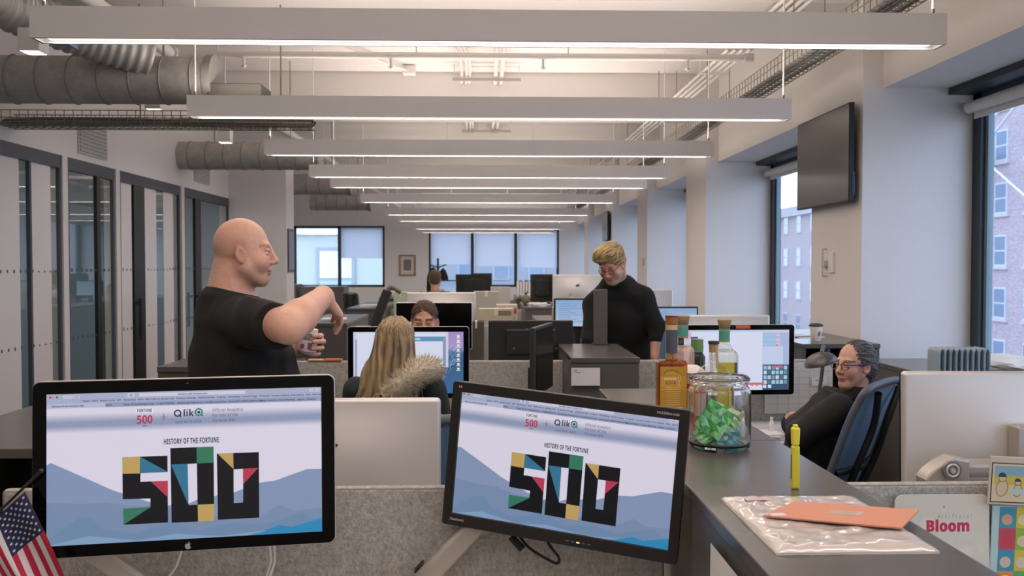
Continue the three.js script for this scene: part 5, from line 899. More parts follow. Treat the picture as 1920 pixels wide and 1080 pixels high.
// a head in its own axes: origin between the ears, +z forward, +x its left
function headBlob(o = {}) {
  const b = new Blob(), ear = o.ear ?? 1, w = o.slim ?? 1;
  b.add(ell([0, 0.036, -0.014], [0.078, 0.097, 0.099]), 0.02).add(ell([0, -0.04, 0.026], [0.062 * w, 0.075, 0.068]), 0.035);
  for (const s of [-1, 1]) b.add(cone([s * 0.056 * w, -0.05, 0.0], [s * 0.026 * w, -0.098, 0.052], 0.022 * w, 0.02 * w), 0.03).add(ell([s * 0.042 * w, -0.03, 0.062], [0.028 * w, 0.03, 0.026 * w]), 0.025);
  b.add(ell([0, -0.1, 0.066], [0.026, 0.021, 0.021]), 0.025);
  b.add(cone([-0.036, 0.026, 0.08], [0.036, 0.026, 0.08], 0.012, 0.012), 0.022);
  for (const s of [-1, 1]) b.sub(ell([s * 0.033, 0.006, 0.1], [0.019, 0.012, 0.018]), 0.014);
  b.add(cone([0, 0.018, 0.09], [0, -0.024, 0.112], 0.0085, 0.0115), 0.013).add(ell([0, -0.03, 0.112], [0.011, 0.0095, 0.011]), 0.01);
  for (const s of [-1, 1]) b.add(ell([s * 0.0125, -0.034, 0.1], [0.009, 0.008, 0.011]), 0.008);
  b.add(ell([0, -0.062, 0.087], [0.023, 0.0062, 0.011]), 0.007).add(ell([0, -0.0735, 0.086], [0.02, 0.0068, 0.011]), 0.007);
  for (const s of [-1, 1]) { const e = new Blob(); e.add(ell([0, 0, 0], [0.009, 0.034 * ear, 0.021 * ear]), 0.01).sub(ell([s * 0.008, 0.003, 0.002], [0.008, 0.02, 0.011]), 0.006); b.add(inFrame(e, V(s * 0.081, -0.006, -0.008), new THREE.Quaternion().setFromEuler(new THREE.Euler(-0.22, s * -0.42, 0)), 1, 0.05), 0.008); }
  // upper eyelids
  for (const s of [-1, 1]) b.add(ell([s * 0.033, 0.0125, 0.084], [0.0165, 0.0055, 0.0105]), 0.004).add(ell([s * 0.033, -0.001, 0.0825], [0.016, 0.0045, 0.0105]), 0.004);
  return b;
}
const lin = (hex) => new THREE.Color(hex).toArray();
const mixc = (a, b, t) => { t = clamp(t, 0, 1); return [mix(a[0], b[0], t), mix(a[1], b[1], t), mix(a[2], b[2], t)]; };
const bump = (x, a, b, s) => clamp((x - a) / s + 1, 0, 1) * clamp((b - x) / s + 1, 0, 1);
function skinPaint(toHead, o) {                                       // lips, brows, stubble and ears are coloured where they are
  const base = lin(o.skin), lip = lin(o.lip ?? '#b9776c'), brow = lin(o.brow ?? '#5b4636'), red = lin(o.red ?? '#c98a78'), stub = o.stubble && lin(o.stubble);
  return (x, y, z) => {
    const p = toHead(x, y, z), ax = Math.abs(p.x), n = vnoise(p.x * 3 + p.z * 2, p.y * 3, 64, 91) - 0.5; let c = mixc(base, red, 0.22 + n * 0.5);
    if (hyp(p.x, p.y, p.z) > 0.2) return c;
    if (ax > 0.075 && Math.abs(p.y) < 0.05) c = mixc(c, red, 0.6);
    if (p.z > 0.05) {
      c = mixc(c, red, 0.5 * clamp(1 - hyp(ax - 0.04, p.y + 0.03) / 0.03, 0, 1)); c = mixc(c, red, 0.4 * clamp(1 - hyp(ax, p.y + 0.03) / 0.02, 0, 1));
      if (ax < 0.026 - 0 && Math.abs(p.y + 0.068) < 0.0026 && p.z > 0.075) return mixc(c, lip.map((v) => v * 0.35), 0.85);  // dark line painted for the shade in the mouth crease
      if (ax < 0.025 && p.y < -0.055 && p.y > -0.081 && p.z > 0.08) c = mixc(c, lip, 0.8 * bump(ax, 0, 0.022, 0.004));
      if (ax > 0.014 && ax < 0.056 && Math.abs(p.y - (0.031 - 8 * (ax - 0.034) ** 2)) < 0.0055) c = mixc(c, brow, o.browK ?? 0.8);
    }
    if (stub) { const jaw = p.y < -0.04 && !(ax < 0.02 && p.y > -0.08 && p.z > 0.08) ? clamp((-0.04 - p.y) / 0.03, 0, 1) * clamp((p.z + 0.03) / 0.06, 0, 1) * clamp((0.175 - hyp(p.x, p.y, p.z)) / 0.05, 0, 1) : 0, scalp = o.scalp ? bump(p.y, -0.045, 0.06, 0.03) * clamp((0.03 - p.z) / 0.03, 0, 1) : 0; c = mixc(c, stub, (o.stubK ?? 0.35) * Math.max(jaw, scalp * 0.6) * (0.75 + 0.5 * (vnoise(p.x * 9, p.y * 9 + p.z * 5, 128, 93)))); }
    return c;
  };
}
function eyes(root, base, o, q, s, iris = '#5a4a3a') {
  for (const k of [-1, 1]) {
    const c = V(k * 0.033, 0.0052, 0.077).multiplyScalar(s).applyQuaternion(q).add(o).sub(base), e = obj('eye', sp(0.0118 * s, c.x, c.y, c.z, 18), phy('#d9d2cb', 0.15, {}), root);
    const f = V(0, 0, 1).applyQuaternion(q), g = new THREE.SphereGeometry(0.0057 * s, 14, 8); g.scale(1, 1, 0.45); g.applyQuaternion(q); const w = c.clone().addScaledVector(f, 0.0098 * s); g.translate(w.x, w.y, w.z); obj('iris', g, phy(iris, 0.1, {}), e);
  }
}
// a hand in its own axes: wrist at the origin, fingers along +y, palm towards +z, thumb on the side of +x * side
function handBlob(side, curl, thumb = 0.5, spread = 0.05) {
  const b = new Blob(), W = [0.03, 0.0105, -0.0095, -0.028], L = [[0.04, 0.024, 0.02], [0.044, 0.028, 0.021], [0.041, 0.026, 0.02], [0.032, 0.02, 0.018]], r = [0.0092, 0.0095, 0.009, 0.008], K = [0.088, 0.092, 0.087, 0.079];
  W.forEach((w, i) => {
    const x = side * w; b.add(cone([x * 0.55, 0.0, 0], [x, K[i], 0], 0.017, 0.0115), 0.016);
    let p = V(x, K[i], 0), a = 0; const sa = side * spread * (1.5 - i);
    L[i].forEach((l, j) => { a += curl[i] * [0.8, 1.0, 0.7][j]; const n = p.clone().add(V(Math.sin(sa) * l, Math.cos(a) * l, Math.sin(a) * l)); b.add(cone(p, n, r[i] - 0.0006 * j, r[i] - 0.0006 * (j + 1)), j ? 0.003 : 0.006); p = n; });
  });
  b.add(cone([side * 0.018, 0.016, 0.004], [side * 0.037, 0.052, 0.014], 0.017, 0.0125), 0.014);
  const t1 = V(side * (0.037 + 0.022 * (1 - thumb)), 0.052 + 0.024, 0.014 + 0.022 * thumb), t2 = t1.clone().add(V(side * 0.012 * (1 - 2 * thumb), 0.022, 0.012 * thumb + 0.004));
  b.add(cone([side * 0.037, 0.052, 0.014], t1, 0.0118, 0.0105), 0.007).add(cone(t1, t2, 0.0103, 0.0082), 0.003);
  return b;
}
function handFrame(wrist, dir, palm) { const y = dir.clone().normalize(), z = palm.clone().addScaledVector(y, -palm.dot(y)).normalize(), x = y.clone().cross(z); return new THREE.Quaternion().setFromRotationMatrix(new THREE.Matrix4().makeBasis(x, y, z)); }
const box = (c, r) => [[c.x - r, c.y - r, c.z - r], [c.x + r, c.y + r, c.z + r]];
const skinMat = phy('#ffffff', 0.5, { vertexColors: true, sheen: 0.15, sheenRoughness: 0.5 });
function shift(g, b) { g.translate(-b.x, -b.y, -b.z); return g; }
function bodyMesh(root, base, f, regions, paint, name = 'body') {
  const gs = regions.map(([lo, hi, c]) => { const g = meshSDF(f, lo, hi, c, paint).toNonIndexed(); return shift(g, base); });
  return obj(name, gs, skinMat, root);
}
const foldNoise = (x, y, z, s) => (vnoise(x * 0.9 + z * 0.5 + 3, y * 0.5 + x * 0.3, 8, s) - 0.5) + 0.5 * (vnoise(x * 1.6 - z, y * 1.1 + z * 0.8, 12, s + 1) - 0.5);
function wearMesh(name, root, base, f, lo, hi, c, m, paint) { return obj(name, shift(meshSDF(f, lo, hi, c, paint), base), m, root); }

// thin locks that lie on the surface of a hair shape, combed along dir
function tufts(root, base, hair, ho, hq, s, o) {
  const gs = [], A = lin(o.cols[0]), B = lin(o.cols[1]), grad = (p) => { const e = 0.002; return V(hair.d(p.x + e, p.y, p.z) - hair.d(p.x - e, p.y, p.z), hair.d(p.x, p.y + e, p.z) - hair.d(p.x, p.y - e, p.z), hair.d(p.x, p.y, p.z + e) - hair.d(p.x, p.y, p.z - e)).normalize(); };
  const snap = (p, h) => { for (let k = 0; k < 5; k++) p.addScaledVector(grad(p), clamp(h - hair.d(p.x, p.y, p.z), -0.03, 0.03) * 0.9); return p; };
  for (let i = 0, made = 0; made < o.n && i < o.n * 6; i++) {
    const a = rnd(0, Math.PI * 2), t = rnd(-0.6, 1), q = Math.sqrt(1 - t * t), p = snap(V(o.from[0] + 0.1 * q * Math.cos(a), o.from[1] + 0.1 * t, o.from[2] + 0.1 * q * Math.sin(a)), 0.001);
    if (!o.ok(p) || Math.abs(hair.d(p.x, p.y, p.z) - 0.001) > 0.003) continue; made++;
    const pts = [p.clone()], L = rnd(...o.len), w = V(rnd(-0.25, 0.25), rnd(-0.25, 0.25), rnd(-0.25, 0.25)); let c = p.clone();
    for (let k = 0; k < 4; k++) { const n = grad(c), d = o.dir(c).add(w), v = d.addScaledVector(n, -d.dot(n)).normalize(); c = snap(c.clone().addScaledVector(v, L / 4), 0.001 + (o.lift ?? 0.001) * Math.sin((k + 1) / 4 * 2.4)); pts.push(c.clone()); }
    const g = new THREE.TubeGeometry(new THREE.CatmullRomCurve3(pts.map((v) => v.multiplyScalar(s).applyQuaternion(hq).add(ho).sub(base))), 8, rnd(...o.r), 4, false), col = mixc(A, B, rnd()), n = g.attributes.position.count, arr = new Float32Array(n * 3);
    for (let k = 0; k < n; k++) arr.set(col, k * 3); g.setAttribute('color', new THREE.BufferAttribute(arr, 3)); gs.push(g);
  }
  obj('hair_locks', gs, phy('#ffffff', 0.5, { vertexColors: true }), root);
}
// ---- the bald man in profile, one arm raised, a small jar in the other hand
{
  const base = V(-0.82, 0, -3.0), root = thing('person', 'bald man in black t-shirt raising one arm', 'person', base.toArray());
  const f = V(0.9, 0, -0.42).normalize(), hf = V(0.985, 0, -0.17).normalize(), hq = facing(hf, 0.0), ho = V(-0.803, 1.688, -2.95), s = 0.885;
  const tq = facing(f), right = V(-1, 0, 0).applyQuaternion(tq), left = right.clone().negate();
  const neck = V(-0.852, 1.535, -2.96), shR = neck.clone().addScaledVector(right, 0.185).add(V(0.02, -0.055, 0)), shL = neck.clone().addScaledVector(left, 0.185).add(V(0.02, -0.07, 0));
  const elR = P(541, 612, 2.54), wrR = P(606, 556, 2.73), jc = P(574, 640, 3.0), elL = V(-0.80, 1.2, -3.22), wrL = jc.clone().add(V(-0.06, -0.03, -0.052));
  const hR = handBlob(1, [0.32, 0.36, 0.42, 0.5], 0.25, 0.08), dirR = P(641, 592, 2.83).sub(wrR), hqR = handFrame(wrR, dirR, V(-0.75, -0.55, 0.1));
  const hL = handBlob(-1, [0.92, 0.95, 0.98, 1.0], 0.6, 0.02), hqL = handFrame(wrL, V(0.95, 0.12, 0.12), V(0, 0.1, 1));
  const head = inFrame(headBlob({ ear: 0.93 }), ho, hq, s, 0.19), body = new Blob(), tr = trunk(V(-0.83, 0.9, -2.97), tq, [[-0.04, 0.17, 0.14, 0], [0.1, 0.19, 0.175, 0.02], [0.3, 0.195, 0.175, 0.02], [0.45, 0.205, 0.155, 0.01], [0.56, 0.18, 0.12, -0.01], [0.63, 0.1, 0.08, -0.02]]);
  body.add(head, 0.02).add(cone(V(-0.84, 1.62, -2.95), neck, 0.061, 0.077), 0.024).add(cone(V(-0.862, 1.64, -2.945), V(-0.868, 1.56, -2.95), 0.042, 0.055), 0.03).add(tr, 0.05);
  body.add(cone(shR, elR, 0.062, 0.05), 0.04).add(cone(elR, elR.clone().lerp(wrR, 0.3), 0.047, 0.05), 0.02).add(cone(elR.clone().lerp(wrR, 0.3), wrR, 0.05, 0.033), 0.02).add(inFrame(hR, wrR, hqR, 1.04, 0.22), 0.015);
  body.add(cone(shL, elL, 0.064, 0.05), 0.04).add(cone(elL, wrL, 0.05, 0.032), 0.02).add(inFrame(hL, wrL, hqL, 1.0, 0.22), 0.015);
  for (const k of [-1, 1]) { const hip = V(-0.83, 0.9, -2.97).addScaledVector(left, 0.09 * k), kn = hip.clone().add(V(0.01, -0.42, 0)), an = kn.clone().add(V(-0.01, -0.4, 0)); body.add(cone(hip, kn, 0.095, 0.065), 0.03).add(cone(kn, an, 0.062, 0.045), 0.02).add(cone(an.clone().setY(0.045), an.clone().setY(0.04).addScaledVector(f, 0.17), 0.045, 0.035), 0.02); }
  const F = (x, y, z) => body.d(x, y, z), paint = skinPaint(local(ho, hq, s), { skin: '#d8ac93', red: '#cf8b76', stubble: '#8d7462', scalp: true, stubK: 0.4, brow: '#96745c', browK: 0.6 });
  bodyMesh(root, base, F, [[[-0.98, 1.535, -3.12], [-0.64, 1.83, -2.78], 0.0038], [[-1.06, 0.0, -3.32], [-0.45, 1.545, -2.74], 0.012], [[-0.8, 1.34, -2.75], [-0.42, 1.66, -2.42], 0.006], [[-0.56, 1.36, -3.0], [-0.36, 1.66, -2.65], 0.0035], [[-0.72, 1.3, -3.14], [-0.53, 1.5, -2.92], 0.0032]], paint);
  eyes(root, base, ho, hq, s, '#4d5a60');
  // t-shirt
  const sh = new Blob(), sleeveEnd = shR.clone().lerp(elR, 0.8), sd = elR.clone().sub(shR).normalize();
  sh.add(trunk(V(-0.83, 0.9, -2.97), tq, [[-0.12, 0.185, 0.165, 0], [0.1, 0.2, 0.187, 0.02], [0.3, 0.206, 0.188, 0.02], [0.45, 0.218, 0.168, 0.01], [0.56, 0.19, 0.13, -0.01], [0.645, 0.105, 0.09, -0.02]]), 0.05).add(cone(shR, sleeveEnd.clone().addScaledVector(sd, 0.05), 0.08, 0.075), 0.05).add(cone(shL, shL.clone().lerp(elL, 0.55), 0.076, 0.072), 0.05).add(cone(neck.clone().add(V(0, -0.02, 0)), neck.clone().addScaledVector(right, 0.1).add(V(0, -0.04, 0)), 0.084, 0.075), 0.05).add(cone(neck.clone().add(V(0, -0.02, 0)), neck.clone().addScaledVector(left, 0.1).add(V(0, -0.04, 0)), 0.084, 0.075), 0.05);
  const nn = V(-0.845, 1.565, -2.955), nd = V(-0.06, 1, 0.06).addScaledVector(f, 0.32).normalize();
  wearMesh('t_shirt', root, base, (x, y, z) => { let v = sh.d(x, y, z); const ar = hyp(x - shR.x, y - shR.y, z - shR.z); v += 0.02 * foldNoise(x * 1.4, y * 1.2, z, 101) + 0.005 * Math.sin(60 * (x * 0.55 + y * 0.7) + 14 * vnoise(x, y, 6, 103)) * clamp(1 - ar / 0.32, 0, 1); if (hyp(x - sleeveEnd.x, y - sleeveEnd.y, z - sleeveEnd.z) < 0.16) v = Math.max(v, (x - sleeveEnd.x) * sd.x + (y - sleeveEnd.y) * sd.y + (z - sleeveEnd.z) * sd.z); return Math.max(v, (x - nn.x) * nd.x + (y - nn.y) * nd.y + (z - nn.z) * nd.z); }, [-1.1, 0.76, -3.32], [-0.5, 1.64, -2.5], 0.0065, mat('#191817', 0.95));
  const pants = new Blob(); for (const k of [-1, 1]) { const hip = V(-0.83, 0.88, -2.97).addScaledVector(left, 0.09 * k), kn = hip.clone().add(V(0.01, -0.42, 0)), an = V(kn.x - 0.01, 0.1, kn.z); pants.add(cone(hip, kn, 0.112, 0.085), 0.03).add(cone(kn, an, 0.083, 0.075), 0.02); }
  wearMesh('trousers', root, base, (x, y, z) => pants.d(x, y, z), [-1.1, 0.05, -3.3], [-0.55, 1.02, -2.65], 0.013, mat('#20242c', 0.9));
  // the jar he holds
  const j = thing('snack_jar', 'small clear snack jar held by the bald man', 'jar', [jc.x, jc.y - 0.045, jc.z]); j.rotation.z = R(-10);
  obj('jar_body', lathe([[0, 0], [0.028, 0], [0.031, 0.006], [0.031, 0.058], [0.024, 0.07], [0.024, 0.074], [0, 0.074]]), phy('#e9e2da', 0.08, { transmission: 0.75, thickness: 0.02 }), j);
  obj('label', lathe([[0.0313, 0.014], [0.0316, 0.014], [0.0316, 0.052], [0.0313, 0.052]]), mat('#dcd8d2', 0.5), j); obj('label_spots', [cy(0.008, 0.008, 0.002, -0.012, 0.03, 0.0302, Math.PI / 2), bx(0.016, 0.022, 0.002, 0.012, 0.034, 0.0302)], mat('#a8486f', 0.5), j); obj('lid', cy(0.026, 0.026, 0.016, 0, 0.082, 0, 0, 0, 0, 28), mat('#d9cfc4', 0.4), j);
}
// ---- the seated woman with glasses
function glasses(root, base, o, q, s, hex, r = 0.02) {
  const parts = [], L = (x, y, z) => V(x, y, z).multiplyScalar(s).applyQuaternion(q).add(o).sub(base);
  for (const k of [-1, 1]) { const pts = []; for (let i = 0; i < 20; i++) { const a = i * Math.PI / 10; pts.push(L(k * 0.034 + r * 1.15 * Math.cos(a), 0.003 + r * 0.85 * Math.sin(a), 0.104)); } parts.push(new THREE.TubeGeometry(new THREE.CatmullRomCurve3(pts, true), 40, 0.0018, 6, true)); parts.push(bar(L(k * 0.057, 0.01, 0.103), L(k * 0.083, 0.014, 0.0), 0.0022)); }
  parts.push(bar(L(-0.012, 0.008, 0.106), L(0.012, 0.008, 0.106), 0.0018)); obj('eyeglasses', parts, mat(hex, 0.35), root);
}
{
  const base = V(1.5, 0, -4.12), root = thing('person', 'seated grey haired woman with glasses and crossed arms', 'person', base.toArray());
  const f = V(-0.74, 0, -0.67).normalize(), tq = facing(f, -0.34), hf = V(-0.9, 0.02, 0.42).normalize(), hq = facing(hf, -0.06), ho = P(1601, 687, 4.02), s = 0.86;
  const left = V(1, 0, 0).applyQuaternion(facing(f)), right = left.clone().negate();
  const neck = V(1.705, 1.075, -4.02), shL = neck.clone().addScaledVector(left, 0.17).add(V(-0.01, -0.07, 0)), shR = neck.clone().addScaledVector(right, 0.165).add(V(-0.01, -0.06, 0));
  const elL = V(1.405, 0.885, -3.9), wrL = V(1.47, 0.9, -4.12), elR = V(1.5, 0.87, -4.24), wrR = V(1.45, 0.9, -4.02);
  const body = new Blob(); body.add(inFrame(headBlob({ ear: 0.9, slim: 0.84 }), ho, hq, s, 0.19), 0.02).add(cone(ho.clone().addScaledVector(hf, -0.045).add(V(0, -0.05, 0)), neck, 0.042, 0.05), 0.018);
  const to = V(1.49, 0.55, -4.13); body.add(trunk(to, tq, [[-0.05, 0.17, 0.13, 0], [0.15, 0.14, 0.11, 0.01], [0.35, 0.155, 0.115, 0.02], [0.48, 0.13, 0.085, 0], [0.53, 0.07, 0.06, 0]]), 0.05);
  body.add(cone(shL, elL, 0.05, 0.042), 0.03).add(cone(elL, wrL, 0.04, 0.026), 0.02).add(cone(shR, elR, 0.05, 0.042), 0.03).add(cone(elR, wrR, 0.04, 0.026), 0.02);
  const hb = handBlob(-1, [0.3, 0.34, 0.38, 0.4], 0.3), hqL = handFrame(wrL, V(-0.2, 0.2, -0.9), V(0.7, -0.3, 0)), hb2 = handBlob(1, [0.3, 0.34, 0.38, 0.4], 0.3), hqR = handFrame(wrR, V(0.3, 0.05, 0.4), V(0.9, 0, -0.3));
  body.add(inFrame(hb, wrL, hqL, 0.8, 0.2), 0.012).add(inFrame(hb2, wrR, hqR, 0.8, 0.2), 0.012);
  for (const k of [-1, 1]) { const hip = to.clone().addScaledVector(left, 0.09 * k).add(V(0, -0.0, 0)), kn = hip.clone().addScaledVector(f, 0.42), an = kn.clone().setY(0.1).addScaledVector(f, 0.05); body.add(cone(hip, kn, 0.085, 0.06), 0.03).add(cone(kn, an, 0.055, 0.038), 0.02).add(cone(an.clone().setY(0.04), an.clone().setY(0.035).addScaledVector(f, 0.14), 0.038, 0.03), 0.02); }
  const paint = skinPaint(local(ho, hq, s), { skin: '#caa08a', red: '#c08472', lip: '#a86a62', brow: '#3d332d' });
  bodyMesh(root, base, (x, y, z) => body.d(x, y, z), [[[ho.x - 0.15, 1.04, ho.z - 0.15], [ho.x + 0.15, 1.36, ho.z + 0.15], 0.0042], [[0.95, 0, -4.75], [1.9, 1.05, -3.75], 0.014]], paint);
  eyes(root, base, ho, hq, s, '#3b2c22'); glasses(root, base, ho, hq, s, '#31365c', 0.024);
  // hair pulled back
  const hair = new Blob(); hair.add(ell([0, 0.044, -0.03], [0.091, 0.1, 0.1]), 0.02).add(ell([0, 0.0, -0.075], [0.075, 0.075, 0.06]), 0.03).add(ell([0, -0.05, -0.08], [0.05, 0.05, 0.045]), 0.03);
  hair.sub(ell([0, -0.055, 0.112], [0.085, 0.118, 0.085]), 0.012); for (const k of [-1, 1]) hair.sub(ell([k * 0.1, -0.02, 0.0], [0.035, 0.045, 0.035]), 0.01);
  const hp = inFrame(hair, ho, hq, s, 0.2), toH = local(ho, hq, s), dk = lin('#262523'), gr = lin('#77767a'), strand = (p) => Math.sin(170 * Math.atan2(p.y - 0.02, hyp(p.x, p.z + 0.1)) + 25 * p.x + 5 * vnoise(p.x * 3, p.y * 3, 16, 111));
  wearMesh('hair', root, base, (x, y, z) => { const p = toH(x, y, z); return hp.f(x, y, z) + 0.0022 * strand(p); }, ...box(ho, 0.17), 0.0042, phy('#ffffff', 0.5, { vertexColors: true }), (x, y, z) => { const p = toH(x, y, z); return mixc(dk, gr, 0.35 + 0.15 * strand(p)); });
  tufts(root, base, hair, ho, hq, s, { n: 520, from: [0, 0.03, -0.02], dir: (p) => V(0, -0.25, -1), len: [0.06, 0.12], r: [0.0008, 0.0017], cols: ['#1f1e1c', '#8d8c90'], ok: (p) => p.z < 0.075 });
  const jk = new Blob(); jk.add(trunk(to, tq, [[-0.06, 0.19, 0.15, 0], [0.15, 0.158, 0.128, 0.01], [0.35, 0.172, 0.13, 0.02], [0.48, 0.145, 0.098, 0], [0.545, 0.07, 0.07, 0]]), 0.05).add(cone(shL, elL, 0.068, 0.06), 0.04).add(cone(elL, elL.clone().lerp(wrL, 0.95), 0.058, 0.046), 0.02).add(cone(shR, elR, 0.066, 0.058), 0.04).add(cone(elR, elR.clone().lerp(wrR, 0.95), 0.055, 0.045), 0.02).add(cone(neck.clone().add(V(0.01, -0.02, 0)), neck.clone().add(V(0.015, 0.03, 0)), 0.066, 0.06), 0.02);
  wearMesh('blazer', root, base, (x, y, z) => Math.max(jk.d(x, y, z) + 0.012 * foldNoise(x * 1.3, y * 1.3, z * 1.3, 121), (y - 1.1) + 0.15 * (x - 1.66)), [1.1, 0.42, -4.5], [1.95, 1.18, -3.7], 0.0085, mat('#1a1918', 0.85));
  const tr = new Blob(); for (const k of [-1, 1]) { const hip = to.clone().addScaledVector(left, 0.09 * k), kn = hip.clone().addScaledVector(f, 0.42), an = kn.clone().setY(0.12).addScaledVector(f, 0.05); tr.add(cone(hip, kn, 0.098, 0.075), 0.03).add(cone(kn, an, 0.07, 0.055), 0.02); }
  wearMesh('trousers', root, base, (x, y, z) => tr.d(x, y, z), [0.95, 0.05, -4.75], [1.8, 0.68, -3.85], 0.016, mat('#232220', 0.9));
}
// ---- the standing blond man looking down
{
  const base = V(0.93, 0, -6.02), root = thing('person', 'standing blond man in black sweater looking down', 'person', base.toArray());
  const f = V(-0.42, 0, 0.9).normalize(), tq = facing(f, 0.22), hq = facing(V(-0.5, 0, 0.86), 0.52, 0.06), ho = P(1147, 497, 5.72), s = 0.95, left = V(1, 0, 0).applyQuaternion(facing(f)), right = left.clone().negate();
  const neck = V(0.875, 1.53, -5.86), shL = neck.clone().addScaledVector(left, 0.175).add(V(0.0, -0.1, -0.02)), shR = neck.clone().addScaledVector(right, 0.165).add(V(0, -0.15, 0.02));
  const elL = P(1231, 610, 5.78), wrL = P(1228, 668, 5.72), elR = P(1108, 640, 5.75), wrR = P(1120, 690, 5.7);
  const to = V(0.945, 0.92, -6.0), body = new Blob(); body.add(inFrame(headBlob(), ho, hq, s, 0.19), 0.02).add(cone(ho.clone().add(V(0.04, -0.03, -0.05)), neck, 0.058, 0.066), 0.03);
  body.add(trunk(to, tq, [[-0.05, 0.165, 0.115, 0], [0.15, 0.175, 0.125, 0.01], [0.4, 0.205, 0.135, 0.01], [0.55, 0.18, 0.1, 0], [0.62, 0.09, 0.07, 0]]), 0.05);
  body.add(cone(shL, elL, 0.055, 0.045), 0.03).add(cone(elL, wrL, 0.044, 0.029), 0.02).add(cone(shR, elR, 0.055, 0.045), 0.03).add(cone(elR, wrR, 0.044, 0.029), 0.02);
  body.add(inFrame(handBlob(1, [0.35, 0.4, 0.42, 0.45], 0.4), wrL, handFrame(wrL, V(-0.1, -1, 0.15), V(-0.9, 0, 0.1)), 0.95, 0.22), 0.012).add(inFrame(handBlob(-1, [0.35, 0.4, 0.42, 0.45], 0.4), wrR, handFrame(wrR, V(0.1, -1, 0.15), V(0.9, 0, 0.1)), 0.95, 0.22), 0.012);
  for (const k of [-1, 1]) { const hip = to.clone().addScaledVector(left, 0.09 * k), kn = hip.clone().add(V(0, -0.43, 0)), an = V(kn.x, 0.09, kn.z); body.add(cone(hip, kn, 0.085, 0.06), 0.03).add(cone(kn, an, 0.058, 0.042), 0.02).add(cone(an.clone().setY(0.045), an.clone().setY(0.04).addScaledVector(f, 0.17), 0.042, 0.034), 0.02); }
  const paint = skinPaint(local(ho, hq, s), { skin: '#c99a84', red: '#bd7c6a', brow: '#8a6b48', stubble: '#a5958a', stubK: 0.6 });
  bodyMesh(root, base, (x, y, z) => body.d(x, y, z), [[[ho.x - 0.17, 1.49, ho.z - 0.2], [ho.x + 0.17, 1.82, ho.z + 0.17], 0.0045], [[0.6, 0, -6.3], [1.3, 1.5, -5.55], 0.014]], paint);
  eyes(root, base, ho, hq, s); glasses(root, base, ho, hq, s, '#2a2826', 0.02);
  const hair = new Blob(); hair.add(ell([0, 0.062, -0.02], [0.09, 0.092, 0.106]), 0.02).add(ell([-0.01, 0.115, 0.045], [0.075, 0.042, 0.06]), 0.03).add(ell([-0.035, 0.105, 0.085], [0.045, 0.03, 0.03]), 0.02).add(ell([0, -0.01, -0.065], [0.075, 0.07, 0.055]), 0.03);
  hair.sub(ell([0, -0.035, 0.115], [0.1, 0.115, 0.1]), 0.012); for (const k of [-1, 1]) hair.sub(ell([k * 0.1, -0.035, 0.005], [0.035, 0.045, 0.035]), 0.012);
  const hp = inFrame(hair, ho, hq, s, 0.22), toH = local(ho, hq, s), dk = lin('#5d4b30'), gd = lin('#c0a26b'), wave = (p) => Math.sin(95 * p.x + 40 * p.z + 9 * vnoise(p.x * 2.5 + 1, p.z * 2.5 + p.y * 2, 16, 131));
  wearMesh('hair', root, base, (x, y, z) => { const p = toH(x, y, z); return hp.f(x, y, z) + 0.002 * wave(p) + 0.014 * (vnoise(p.x * 3, p.z * 3 + p.y * 2, 16, 132) - 0.5); }, ...box(ho, 0.2), 0.0048, phy('#ffffff', 0.5, { vertexColors: true }), (x, y, z) => { const p = toH(x, y, z); return mixc(dk, gd, 0.5 - 0.1 * wave(p) + 0.8 * (vnoise(p.x * 4, p.y * 4 + p.z * 4, 16, 133) - 0.4)); });
  tufts(root, base, hair, ho, hq, s, { n: 900, from: [0, 0.06, -0.02], dir: (p) => V(-0.55, -0.1, 0.85), len: [0.05, 0.1], r: [0.0008, 0.0018], cols: ['#6b5636', '#d0b57e'], lift: 0.004, ok: (p) => p.y > 0.02 });
  const sw = new Blob(), cuff = elL.clone().lerp(wrL, 0.42); sw.add(trunk(to, tq, [[-0.1, 0.18, 0.135, 0], [0.15, 0.192, 0.142, 0.01], [0.4, 0.222, 0.15, 0.01], [0.55, 0.165, 0.115, 0], [0.64, 0.09, 0.085, 0]]), 0.06).add(cone(neck, shL, 0.07, 0.075), 0.06).add(cone(neck, shR, 0.07, 0.075), 0.06).add(cone(shL, elL, 0.072, 0.06), 0.05).add(cone(elL, cuff, 0.06, 0.048), 0.02).add(cone(shR, elR, 0.072, 0.06), 0.04).add(cone(elR, elR.clone().lerp(wrR, 0.42), 0.06, 0.048), 0.02).add(cone(neck, neck.clone().add(V(-0.01, 0.02, 0.01)), 0.075, 0.07), 0.03);
  wearMesh('sweater', root, base, (x, y, z) => Math.max(sw.d(x, y, z) + 0.012 * foldNoise(x, y, z, 141), y - 1.585 - 0.35 * (x - 0.875) * 0 ), [0.55, 0.74, -6.35], [1.35, 1.64, -5.5], 0.009, mat('#111111', 0.95));
  const tr = new Blob(); for (const k of [-1, 1]) { const hip = to.clone().addScaledVector(left, 0.09 * k), kn = hip.clone().add(V(0, -0.43, 0)), an = V(kn.x, 0.1, kn.z); tr.add(cone(hip, kn, 0.1, 0.078), 0.03).add(cone(kn, an, 0.076, 0.062), 0.02); }
  wearMesh('trousers', root, base, (x, y, z) => tr.d(x, y, z), [0.6, 0.05, -6.25], [1.3, 1.02, -5.75], 0.016, mat('#1d1f26', 0.9));
}
